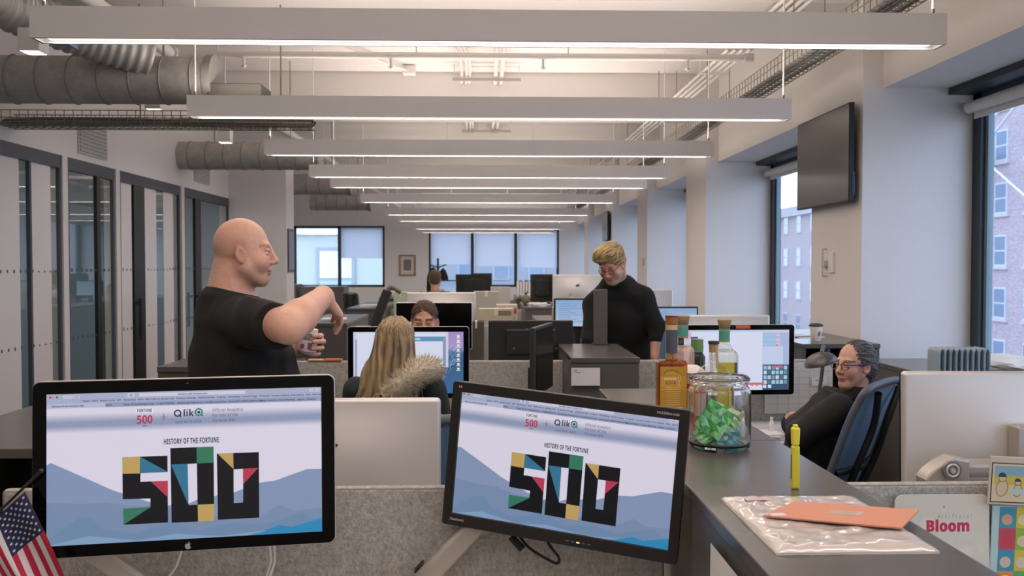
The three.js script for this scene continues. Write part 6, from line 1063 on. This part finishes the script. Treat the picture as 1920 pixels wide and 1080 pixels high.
// ---- the man facing us behind the blonde woman's display
function seated(base, label, o) {
  const root = thing('person', label, 'person', base.toArray()), f = o.f, left = V(1, 0, 0).applyQuaternion(facing(f)), tq = facing(f, o.lean ?? 0.05), ho = o.head, hq = facing(o.look ?? f, o.bow ?? 0, o.roll ?? 0), s = o.s ?? 0.92, to = V(base.x, 0.52, base.z), neck = ho.clone().add(V(0, -0.15, 0)).addScaledVector(f, -0.035), top = neck.y - 0.52;
  const body = new Blob(); body.add(inFrame(headBlob(), ho, hq, s, 0.19), 0.02).add(cone(ho.clone().add(V(0, -0.05, 0)).addScaledVector(f, -0.02), neck, 0.055, 0.06), 0.03).add(trunk(to, tq, [[-0.05, 0.17, 0.13, 0], [0.18, 0.15, 0.115, 0.01], [top - 0.16, 0.185, 0.12, 0.01], [top - 0.05, 0.16, 0.085, 0], [top, 0.08, 0.065, 0]]), 0.05);
  const arms = []; for (const k of [-1, 1]) { const sh = neck.clone().addScaledVector(left, 0.18 * k).add(V(0, -0.07, 0)), el = sh.clone().addScaledVector(left, 0.05 * k).addScaledVector(f, 0.12).add(V(0, -0.25, 0)), wr = el.clone().addScaledVector(f, 0.22).addScaledVector(left, -0.08 * k); wr.y = 0.79; arms.push([sh, el, wr]); body.add(cone(sh, el, 0.05, 0.042), 0.03).add(cone(el, wr, 0.041, 0.027), 0.02).add(inFrame(handBlob(k, [0.25, 0.28, 0.3, 0.35], 0.3), wr, handFrame(wr, f, V(0, -1, 0)), 0.9, 0.22), 0.012); }
  const legs = []; for (const k of [-1, 1]) { const hip = to.clone().addScaledVector(left, 0.09 * k), kn = hip.clone().addScaledVector(f, 0.42), an = kn.clone().setY(0.1); legs.push([hip, kn, an]); body.add(cone(hip, kn, 0.085, 0.06), 0.03).add(cone(kn, an, 0.055, 0.04), 0.02).add(cone(an.clone().setY(0.04), an.clone().setY(0.036).addScaledVector(f, 0.15), 0.04, 0.032), 0.02); }
  bodyMesh(root, base, (x, y, z) => body.d(x, y, z), [[[ho.x - 0.14, ho.y - 0.16, ho.z - 0.15], [ho.x + 0.14, ho.y + 0.16, ho.z + 0.15], o.cell ?? 0.0045], [[base.x - 0.55, 0, base.z - 0.65], [base.x + 0.55, ho.y - 0.15, base.z + 0.65], o.bodyCell ?? 0.017]], skinPaint(local(ho, hq, s), o.skin));
  eyes(root, base, ho, hq, s);
  const sw = new Blob(); sw.add(trunk(to, tq, [[-0.07, 0.185, 0.15, 0], [0.18, 0.168, 0.132, 0.01], [top - 0.16, 0.2, 0.138, 0.01], [top - 0.05, 0.172, 0.1, 0], [top + 0.01, 0.08, 0.075, 0]]), 0.05); for (const [a, b, c] of arms) sw.add(cone(a, b, 0.066, 0.056), 0.04).add(cone(b, b.clone().lerp(c, 0.85), 0.055, 0.04), 0.02);
  wearMesh(o.top ?? 'shirt', root, base, (x, y, z) => Math.max(sw.d(x, y, z) + 0.01 * foldNoise(x, y, z, 151), y - neck.y - 0.005), [base.x - 0.5, 0.4, base.z - 0.6], [base.x + 0.5, neck.y + 0.05, base.z + 0.6], o.clothCell ?? 0.012, o.cloth, o.clothPaint);
  const tr = new Blob(); for (const [a, b, c] of legs) tr.add(cone(a, b, 0.1, 0.076), 0.03).add(cone(b, c, 0.07, 0.056), 0.02);
  wearMesh('trousers', root, base, (x, y, z) => tr.d(x, y, z), [base.x - 0.4, 0.05, base.z - 0.65], [base.x + 0.4, 0.66, base.z + 0.65], 0.02, mat('#23262e', 0.9));
  return { root, ho, hq, s, base, neck, left, f };
}
function shortHair(p, hexes, big = 1) {
  const hair = new Blob(); hair.add(ell([0, 0.05, -0.02], [0.088 * big, 0.095 * big, 0.104 * big]), 0.02).add(ell([0, -0.01, -0.06], [0.074, 0.07, 0.055]), 0.03); hair.sub(ell([0, -0.03, 0.125], [0.1, 0.122, 0.105]), 0.012); for (const k of [-1, 1]) hair.sub(ell([k * 0.1, -0.035, 0.0], [0.035, 0.05, 0.04]), 0.012);
  const hp = inFrame(hair, p.ho, p.hq, p.s, 0.2), toH = local(p.ho, p.hq, p.s), a = lin(hexes[0]), b = lin(hexes[1]);
  tufts(p.root, p.base, hair, p.ho, p.hq, p.s, { n: 420, from: [0, 0.05, -0.02], dir: (q) => V(0.2, 0.2, 0.9), len: [0.02, 0.04], r: [0.0008, 0.0015], cols: hexes, lift: 0.0015, ok: () => true });
  wearMesh('hair', p.root, p.base, (x, y, z) => { const q = toH(x, y, z); return hp.f(x, y, z) + 0.004 * (vnoise(q.x * 8, q.z * 8 + q.y * 3, 32, 161) - 0.5); }, ...box(p.ho, 0.16), 0.005, phy('#ffffff', 0.6, { vertexColors: true }), (x, y, z) => { const q = toH(x, y, z); return mixc(a, b, vnoise(q.x * 9, q.z * 9 + q.y * 5, 64, 162)); });
}
{
  const h = P(796, 606, 5.62); h.y += 0.006;
  shortHair(seated(V(h.x, 0, -5.74), 'dark haired man peering over the display', { f: V(0, 0, 1), head: h, s: 1.0, bow: 0.08, skin: { skin: '#b98a6e', red: '#a8735c', brow: '#33261e', browK: 0.95 }, cloth: mat('#2b2f38', 0.9) }), ['#2c211b', '#66503f'], 0.95);
}
// ---- the blonde woman seen from behind
{
  const ho = P(742, 642, 4.2), base = V(ho.x + 0.02, 0, -4.22), p = seated(base, 'blonde woman from behind with fur hood jacket', { f: V(0, 0, -1), head: ho, s: 0.9, bow: 0.1, skin: { skin: '#d3a48c' }, cloth: mat('#2a3330', 0.9), top: 'jacket', cell: 0.007 });
  const b = base, hair = new Blob(); hair.add(ell([ho.x, ho.y + 0.035, ho.z - 0.005], [0.092, 0.092, 0.1]), 0.03).add(ell([ho.x - 0.005, ho.y - 0.05, ho.z + 0.045], [0.105, 0.12, 0.06]), 0.05).add(ell([ho.x - 0.02, ho.y - 0.2, ho.z + 0.075], [0.145, 0.17, 0.06]), 0.05).add(ell([ho.x - 0.05, ho.y - 0.34, ho.z + 0.1], [0.13, 0.15, 0.045]), 0.05);
  const dk = lin('#54452f'), gd = lin('#ab9168'), st = (x, y) => Math.sin(190 * (x - ho.x) * (1 - 0.9 * clamp(ho.y - y, 0, 0.4)) + 4 * vnoise(x * 2, y * 0.7, 16, 171) + 2 * vnoise(x * 6, y, 16, 172));
  wearMesh('hair', p.root, b, (x, y, z) => hair.d(x, y, z) + 0.0035 * st(x, y), [ho.x - 0.24, ho.y - 0.5, ho.z - 0.14], [ho.x + 0.22, ho.y + 0.15, ho.z + 0.2], 0.0055, phy('#ffffff', 0.42, { vertexColors: true }), (x, y) => mixc(dk, gd, 0.42 - 0.28 * st(x, y) + 0.8 * (vnoise(x * 5, y * 0.8, 16, 173) - 0.45)));
  const locks = [], cA = lin('#5f4e38'), cB = lin('#bea47c');
  for (let i = 0; i < 420; i++) {
    const a = rnd(-1.15, 1.15), w = rnd(0.6, 1.05), e = rnd(-0.03, 0.03), end = rnd(0.28, 0.46), pts = [], S = Math.sin(a), C = Math.cos(a);
    pts.push(V(ho.x + S * 0.03, ho.y + 0.126, ho.z + 0.01 + 0.02 * C), V(ho.x + S * 0.08, ho.y + 0.085, ho.z + 0.075 * C + 0.02), V(ho.x + S * 0.1, ho.y + 0.0, ho.z + 0.094 * C + 0.01), V(ho.x + S * 0.115 * w - 0.01, ho.y - 0.11, ho.z + 0.05 + 0.062 * C), V(ho.x + S * 0.15 * w - 0.025 + e * 0.5, ho.y - 0.22, ho.z + 0.083 + 0.056 * C), V(ho.x + S * 0.165 * w - 0.05 + e, ho.y - end, ho.z + 0.1 + 0.05 * C));
    const g = new THREE.TubeGeometry(new THREE.CatmullRomCurve3(pts), 16, rnd(0.0014, 0.0032), 4, false), c = mixc(cA, cB, rnd()), n = g.attributes.position.count, col = new Float32Array(n * 3); for (let k = 0; k < n; k++) col.set(c, k * 3); g.setAttribute('color', new THREE.BufferAttribute(col, 3)); g.translate(-b.x, -b.y, -b.z); locks.push(g);
  }
  obj('hair_locks', locks, phy('#ffffff', 0.4, { vertexColors: true }), p.root);
  // fur edged hood lying on her shoulder
  const fur = [], c1 = lin('#b3a68c'), c2 = lin('#f1e8d6'), path = new THREE.CatmullRomCurve3([P(728, 745, 4.06), P(755, 722, 4.04), P(780, 700, 4.05), P(803, 690, 4.1), P(808, 700, 4.18)]);
  obj('hood_roll', shift(new THREE.TubeGeometry(path, 30, 0.05, 14), b), mat('#c9bca4', 0.95), p.root);
  for (let i = 0; i < 2600; i++) {
    const t = rnd(0, 1), q = path.getPointAt(t), tn = path.getTangentAt(t), a = rnd(0, Math.PI * 2), u = V(0, 1, 0).cross(tn).normalize(), v = tn.clone().cross(u), d = u.multiplyScalar(Math.cos(a)).addScaledVector(v, Math.sin(a)), root = q.clone().addScaledVector(d, 0.042), L = rnd(0.025, 0.05), dir = d.clone().addScaledVector(V(rnd(-0.5, 0.5), rnd(-0.5, 0.4), rnd(-0.5, 0.5)), 1).addScaledVector(tn, 0.5).normalize(), g = new THREE.ConeGeometry(0.0017, L, 3, 1, true);
    g.applyQuaternion(new THREE.Quaternion().setFromUnitVectors(V(0, 1, 0), dir)); const m = root.addScaledVector(dir, L / 2).sub(b); g.translate(m.x, m.y, m.z); const c = mixc(c1, c2, rnd()), n = g.attributes.position.count, col = new Float32Array(n * 3); for (let k = 0; k < n; k++) col.set(c, k * 3); g.setAttribute('color', new THREE.BufferAttribute(col, 3)); fur.push(g);
  }
  obj('fur_trim', fur, mat('#ffffff', 0.9, { vertexColors: true }), p.root);
}
// ---- two people far back
{
  const h = P(816, 524, 12.2), cam = [lin('#8a8250'), lin('#6d6a58'), lin('#a89a55'), lin('#5d5c52')];
  shortHair(seated(V(h.x + 0.03, 0, -12.25), 'far seated person from behind in camouflage top', { f: V(0, 0, -1), head: h, s: 0.95, cell: 0.011, bodyCell: 0.025, clothCell: 0.02, skin: { skin: '#c49a80' }, cloth: mat('#ffffff', 0.9, { vertexColors: true }), clothPaint: (x, y, z) => cam[Math.floor(4 * vnoise(x * 0.9, y * 0.9 + z * 0.5, 16, 181)) % 4] }), ['#4a3524', '#6d5138']);
  const k = P(857, 545, 14.6);
  shortHair(seated(V(k.x, 0, -14.7), 'far seated person with brown hair near bright screen', { f: V(0.3, 0, 1).normalize(), head: k, s: 0.9, cell: 0.012, bodyCell: 0.028, clothCell: 0.024, skin: { skin: '#c09478' }, cloth: mat('#3a3c42', 0.9) }), ['#3f2d20', '#5c4431']);
}

// ================================================================ SMALLER THINGS FURTHER BACK
{ // desk lamp head and papers by the seated woman
  const l = thing('desk_lamp', 'dark grey domed desk lamp beside the seated woman', 'lamp'), c = P(1540, 675, 4.45);
  const dome = new THREE.SphereGeometry(1, 30, 16, 0, Math.PI * 2, 0, Math.PI / 2); dome.scale(0.085, 0.06, 0.085); dome.rotateZ(0.25); obj('lamp_shade', at(dome, c.x, c.y - 0.02, c.z), mat('#5d5a56', 0.35, { metalness: 0.5, side: THREE.DoubleSide }), l);
  obj('lamp_arm', tube([V(c.x, c.y + 0.035, c.z), V(c.x + 0.05, c.y + 0.06, c.z - 0.1), V(c.x + 0.12, c.y - 0.1, c.z - 0.3), V(c.x + 0.1, 0.76, c.z - 0.36)], 0.01, 30), M.grayPlastic, l); obj('base', cy(0.08, 0.085, 0.02, c.x + 0.1, 0.752, c.z - 0.36), M.grayPlastic, l);
  const k = thing('wall_calendar', 'white ruled planner sheet pinned behind the woman\u2019s desk', 'calendar', [PX(1500, 5.07), PY(730, 5.07), -5.075]); obj('sheet', bx(0.4, 0.3, 0.002, 0, 0, 0), mat('#cfccc8', 0.8), k);
  const ln = []; for (let i = 1; i < 7; i++) ln.push(bx(0.37, 0.0015, 0.0006, 0, -0.13 + i * 0.038, 0.0012)); for (let i = 1; i < 6; i++) ln.push(bx(0.0015, 0.23, 0.0006, -0.185 + i * 0.062, 0.005 - 0.02, 0.0012)); obj('ruling', ln, mat('#9a9894', 0.8), k);
  const n = thing('pinned_note', 'small pale note pinned over the planner sheet', 'note', [PX(1540, 5.05), PY(718, 5.05), -5.065]); obj('sheet', bx(0.09, 0.05, 0.0015, 0, 0, 0, 0, 0, 0.08), mat('#dad7d4', 0.8), n); obj('scribble', bx(0.05, 0.004, 0.0005, 0, 0.006, 0.001), mat('#77757a', 0.8), n);
  for (let i = 0; i < 5; i++) { const s = thing('paper_stack', ['top paper pile under the woman\u2019s display', 'wide paper pile near the woman\u2019s elbow', 'thin paper pile beside the display foot', 'small paper pile at the desk edge', 'pale paper pile behind the amber bottle'][i], 'paper', [1.3 + i * 0.13 - (i === 4 ? 0.65 : 0), 0.7405, -4.66 + (i % 2) * 0.1]); for (let q = 0; q < 3 + i % 2; q++) obj('sheet', bx(0.2, 0.008, 0.15, rnd(-0.01, 0.01), 0.004 + q * 0.008, 0, 0, rnd(-0.2, 0.2), 0), [M.paper, mat('#c2cfc8', 0.8), mat('#cfc2ba', 0.8)][q % 3], s); }
  const w = thing('white_tube', 'small white bottle standing under the woman\u2019s display', 'bottle', [PX(1449, 4.6), 0.7405, -4.6]); obj('body', lathe([[0, 0], [0.016, 0], [0.017, 0.06], [0.008, 0.085], [0, 0.086]]), M.white, w); obj('cap', cy(0.007, 0.008, 0.02, 0, 0.095, 0), M.white, w);
}
{ // coffee cup, books, file sorter by the window
  const c = V(PX(1531, 5.75), CTOP, -5.75), t = thing('coffee_cup', 'paper coffee cup with dark lid under the television', 'cup', c.toArray());
  obj('cup_wall', lathe([[0, 0], [0.03, 0], [0.042, 0.1], [0, 0.1]]), mat('#d8cec6', 0.7), t); obj('lid', lathe([[0, 0.115], [0.03, 0.115], [0.04, 0.108], [0.046, 0.104], [0.046, 0.097], [0, 0.097]]), mat('#3a3330', 0.5), t); obj('sleeve_mark', bx(0.016, 0.03, 0.002, 0.008, 0.05, 0.036), mat('#7f6c60', 0.7), t);
  const pl = thing('folded_paper', 'white paper lying behind the coffee cup', 'paper', [2.2, CTOP, -6.1]); obj('sheet', bx(0.2, 0.004, 0.28, 0, 0.002, 0, 0, 0.3, 0), M.paper, pl); obj('dark_edge', bx(0.14, 0.004, 0.02, -0.01, 0.006, 0.1, 0, 0.3, 0), M.laminateDark, pl);
  const cols = ['#8a6b3c', '#5c6b4a', '#a34b3a', '#c2b48c', '#39485c', '#8d7a58'];
  for (let i = 0; i < 6; i++) { const b = thing('book', ['tan', 'olive', 'red', 'cream', 'navy', 'brown'][i] + ' spined book in the cubby under the coffee cup', 'book', [2.038 + i * 0.0215, CTOP - 0.36, -5.6], 0, 'books in the pier credenza'); obj('cover', bx(0.019, 0.22 + 0.02 * (i % 3), 0.15, 0, 0.11 + 0.01 * (i % 3), 0), mat(cols[i], 0.7), b); obj('pages', bx(0.014, 0.21, 0.152, 0, 0.107, 0.0005), M.paper, b); }
  const s = thing('file_sorter', 'wavy translucent grey file sorter by the side window', 'file sorter', [PX(1800, 4.35), 1.08, -4.35]), sh = phy('#a9bcc6', 0.3, { transmission: 0.35, thickness: 0 }), n = 9;
  for (let i = 0; i < n; i++) { const x = -0.115 + i * 0.0285, a = []; for (let k = 0; k <= 14; k++) { const q = Math.PI * (1 - k / 14); a.push([x + 0.013 * Math.cos(q) * 1, 0.125 + 0.03 * Math.sin(q)]); } const shp = new THREE.Shape(); shp.moveTo(x - 0.014, 0.002); a.forEach((p) => shp.lineTo(p[0], p[1])); shp.lineTo(x + 0.014, 0.002); shp.lineTo(x + 0.011, 0.002); [...a].reverse().forEach((p) => shp.lineTo(x + (p[0] - x) * 0.78, p[1] - 0.004)); shp.lineTo(x - 0.011, 0.002); shp.closePath(); const g = ex(shp, 0.12, 0.001); g.translate(0, 0, -0.06); obj('loop', g, sh, s); }
  obj('tray', rb(0.27, 0.006, 0.14, 0.002, 0, 0.003, 0), sh, s);
  const w = thing('paper_bag', 'crumpled pale paper bundle on the window credenza', 'bundle', [2.72, 1.08, -4.55]); const g = new THREE.IcosahedronGeometry(1, 4), p = g.attributes.position; for (let i = 0; i < p.count; i++) { const k = 1 + 0.35 * (vnoise(p.getX(i) * 0.4 + 1, p.getY(i) * 0.4 + p.getZ(i) * 0.3 + 1, 8, 191) - 0.5); p.setXYZ(i, p.getX(i) * k * 0.16, Math.max(0.001, 0.05 + p.getY(i) * k * 0.05), p.getZ(i) * k * 0.1); } g.computeVertexNormals(); obj('wrap', g, mat('#d8d2c8', 0.7), w); obj('yellow_tie', bx(0.03, 0.012, 0.06, -0.12, 0.012, 0.04), mat('#b3a14a', 0.7), w);
}
{ // tissue box, pineapple ornament, boxes, books
  const c = V(PX(1053, 7.75), CTOP, -7.75), t = thing('tissue_box', 'grey tissue box with a tissue sticking up', 'tissue box', c.toArray()); obj('carton', rb(0.16, 0.13, 0.13, 0.004, 0, 0.065, 0), mat('#a9a89a', 0.8), t); obj('slot', bx(0.08, 0.002, 0.03, 0, 0.131, 0), mat('#6b6a62', 0.8), t);
  const g = new THREE.ConeGeometry(0.07, 0.14, 12, 8, true), p = g.attributes.position; for (let i = 0; i < p.count; i++) { const y = p.getY(i), k = 0.5 - y / 0.14; p.setXYZ(i, p.getX(i) * 0.6 * (0.4 + 1.2 * (1 - k)) + 0.05 * (1 - k), y, p.getZ(i) * 0.4 + 0.012 * Math.sin(i * 2.1)); } g.rotateZ(-0.2); g.computeVertexNormals(); obj('tissue', at(g, 0.02, 0.195, 0), mat('#e3dbd6', 0.85, { side: THREE.DoubleSide }), t);
  const o = V(PX(986, 11.0), CTOP, -11.0), n = thing('pineapple_ornament', 'green pineapple shaped ornament on the far credenza', 'ornament', o.toArray()); obj('body', lathe([[0, 0], [0.03, 0], [0.035, 0.01], [0.055, 0.05], [0.05, 0.1], [0.025, 0.125], [0, 0.127]]), mat('#6b6747', 0.6), n); for (let i = 0; i < 7; i++) { const a = i * 0.9; obj('leaf', at(new THREE.ConeGeometry(0.009, 0.06, 4), 0.015 * Math.cos(a), 0.15, 0.015 * Math.sin(a), 0.35 * Math.sin(a), 0, -0.35 * Math.cos(a)), mat('#566038', 0.7), n); }
  const bxs = [[930, 604, 8.25, 0.32, 0.26, '#b8ad95', 'beige carton on the third desk pair beside dark bag'], [950, 583, 8.48, 0.2, 0.13, '#c9bcae', 'pale carton with red print behind the beige one'], [912, 560, 10.6, 0.3, 0.18, '#a9a294', 'grey carton stacked behind the printed one'], [893, 612, 7.85, 0.14, 0.1, '#4b463f', 'dark bag in front of the beige carton'], [752, 556, 10.75, 0.16, 0.12, '#a8b59c', 'pale green carton beside the dark bent lamp'], [938, 545, 13.45, 0.3, 0.12, '#c4beb4', 'long pale carton behind the pineapple ornament']];
  for (const [px, py, d, w, h, col, l] of bxs) {
    const q = P(px, py, d), y0 = 0.741, b = thing('carton', l, 'box', [q.x, y0, q.z]); const H = q.y + h / 2 - y0;
    obj('body', rb(w, H, 0.2, 0.004, 0, H / 2, 0), mat(col, 0.85), b); obj('tape', [bx(w * 0.12, 0.002, 0.2, 0, H, 0), bx(w * 0.12, 0.06, 0.002, 0, H - 0.03, 0.1005)], mat('#d0c6b4', 0.6), b); if (px === 950) obj('red_print', [bx(0.03, 0.05, 0.002, -0.085, H - 0.06, 0.101), bx(0.025, 0.05, 0.002, 0.08, H - 0.06, 0.101)], mat('#b5443a', 0.7), b); if (px === 930) obj('handle_slot', bx(0.12, 0.045, 0.002, 0.08, H - 0.04, 0.101), mat('#77705f', 0.8), b);
  }
  for (let i = 0; i < 5; i++) { const b = thing('book', ['pale', 'pink', 'grey', 'maroon', 'blue'][i] + ' book standing near the far windows', 'book', [PX(950, 14) + i * 0.045, CTOP, -14], 0, 'books on the far credenza'); obj('cover', bx(0.04, 0.24 + 0.02 * (i % 2), 0.18, 0, 0.12 + 0.01 * (i % 2), 0), mat(['#c3bcc2', '#b58a90', '#8d8a88', '#8a4a52', '#6b7a99'][i], 0.7), b); obj('pages', bx(0.032, 0.235, 0.182, 0, 0.12, 0), M.paper, b); b.position.x = 0.5 + i * 0.045; }
  // dark bent lamp
  const l = thing('desk_lamp', 'dark bent arm desk lamp beyond the pointing hand', 'lamp'), a = P(702, 608, 7.7), e = P(727, 545, 7.7), h = P(752, 548, 7.7); obj('lamp_post', [bar(V(a.x, 0.75, a.z), a, 0.03), bar(a, e, 0.042)], M.laminateDark, l); obj('lamp_head', tube([e, e.clone().add(V(0.03, 0.03, 0)), h], 0.022, 14), mat('#6d675c', 0.6), l); obj('base', cy(0.1, 0.1, 0.02, a.x, 0.752, a.z), M.laminateDark, l);
  // white globe and bag
  const z = thing('white_globe', 'round white globe shape on the far credenza', 'ornament', [PX(746, 11.4), CTOP, -11.4]); obj('globe', sp(0.075, 0, 0.12, 0, 24), M.white, z); obj('foot', cy(0.03, 0.045, 0.05, 0, 0.025, 0), M.white, z);
  // black coat on a stand against the far window
  const k = thing('coat_stand', 'black coats on a stand before the far windows', 'coat stand', [PX(821, 17), 0, -17]); obj('pole', cy(0.02, 0.02, 1.78, 0, 0.89, 0), M.blackPlastic, k); obj('base', cy(0.2, 0.22, 0.03, 0, 0.015, 0), M.blackPlastic, k);
  for (const [x, y, w] of [[-0.09, 1.42, 0.13], [0.1, 1.4, 0.11]]) obj('coat', lathe([[0, 0.2], [w * 0.5, 0.14], [w * 0.9, 0.02], [w, -0.2], [w * 0.8, -0.6], [0, -0.62]], x, y, 0, 20), mat('#14151a', 0.95), k); for (const s of [-1, 1]) obj('hook', bar(V(0, 1.6, 0), V(s * 0.16, 1.66, 0), 0.012), M.blackPlastic, k);
  // little flag further back
  const f = P(1092, 632, 6.1), y = thing('desk_flag', 'tiny American flag beside the papered credenza', 'flag', [f.x, 0, f.z]); obj('stick', bar(V(-0.03, 0.745, 0), V(-0.015, f.y + 0.06, 0), 0.003), M.blackPlastic, y); obj('canton', bx(0.04, 0.05, 0.002, 0.006, f.y + 0.025, 0), mat('#3a4568', 0.8), y); obj('stripes', [bx(0.05, 0.012, 0.002, 0.01, f.y - 0.01, 0), bx(0.05, 0.012, 0.002, 0.012, f.y - 0.034, 0), bx(0.05, 0.012, 0.002, 0.014, f.y - 0.058, 0)], mat('#b5606a', 0.8), y); obj('white_stripes', [bx(0.05, 0.012, 0.0018, 0.011, f.y - 0.022, 0), bx(0.05, 0.012, 0.0018, 0.013, f.y - 0.046, 0)], mat('#d9d2d2', 0.8), y); obj('base', cy(0.03, 0.03, 0.01, -0.03, 0.746, 0), M.blackPlastic, y);
  // orange folder and tan book by the snack jar
  const q = thing('orange_folder', 'orange folder edge on the divider beside the snack jar', 'folder', [PX(622, 5.06), 1.097, -5.1]); obj('cover', rb(0.1, 0.012, 0.05, 0.003, 0, 0.006, 0), mat('#c4663a', 0.7), q); obj('tan_cover', rb(0.09, 0.01, 0.05, 0.003, -0.1, 0.005, 0), mat('#b99a6a', 0.7), q);
}

{ // more desk clutter in the background
  const stackAt = (x, y, d, l, n, cols) => { const t = thing('paper_pile', l, 'paper', [x, y, -d]); for (let i = 0; i < n; i++) obj('sheet', bx(0.22, 0.012, 0.28, rnd(-0.015, 0.015), 0.006 + i * 0.012, 0, 0, rnd(-0.25, 0.25), 0), mat(cols[i % cols.length], 0.8), t); };
  stackAt(0.64, CTOP + 0.001, 10.75, 'white paper pile on the pineapple credenza', 3, ['#d9d6d2', '#cfcac4']);
  stackAt(-1.4, CTOP + 0.001, 10.6, 'pale paper pile on the credenza beyond the bent lamp', 2, ['#d3cdc6', '#c4c9cf']);
  stackAt(0.62, CTOP + 0.001, 13.6, 'paper pile on the far credenza before the books', 4, ['#d9d6d2', '#b9b2a6', '#cfcac4']);
  stackAt(-1.38, CTOP + 0.001, 8.1, 'single pale sheet on the credenza below the pointing hand', 1, ['#cfc9c2']);
  const mug = (x, y, d, hex, l) => { const t = thing('mug', l, 'mug', [x, y, -d]); obj('mug_wall', lathe([[0, 0], [0.036, 0], [0.04, 0.005], [0.04, 0.095], [0.037, 0.095], [0.036, 0.01], [0, 0.01]]), mat(hex, 0.4), t); obj('handle', at(new THREE.TorusGeometry(0.024, 0.006, 8, 20), 0.045, 0.05, 0), mat(hex, 0.4), t); };
  mug(0.7, CTOP + 0.001, 8.3, '#e0dbd6', 'white mug on the credenza behind the tissue box'); mug(-1.3, CTOP + 0.001, 11.0, '#7d8ea3', 'blue mug on the credenza beyond the bent lamp'); mug(0.52, CTOP + 0.001, 11.5, '#c9a04a', 'yellow mug behind the pineapple ornament');
  const v = thing('white_canister', 'white canister standing beside the narrow black display', 'canister', [PX(1008, 11.7), CTOP + 0.001, -11.7]); obj('body', lathe([[0, 0], [0.06, 0], [0.062, 0.01], [0.062, 0.2], [0.05, 0.215], [0, 0.215]]), M.white, v); obj('lid', cy(0.05, 0.054, 0.03, 0, 0.23, 0), mat('#cfc6b4', 0.6), v);
  const s = thing('switch_plate', 'small beige switch plate on a far pier', 'switch', [COLX - 0.001, PY(491, 14.1), -14.1]); obj('plate', rb(0.012, 0.12, 0.08, 0.003, -0.006, 0, 0), mat('#bdb39a', 0.6), s); obj('rocker', rb(0.008, 0.05, 0.025, 0.002, -0.014, 0, 0), M.white, s);
}

scene.traverse((o) => { if (o.isLight && o.shadow) o.castShadow = true; });
renderer.render(scene, camera);
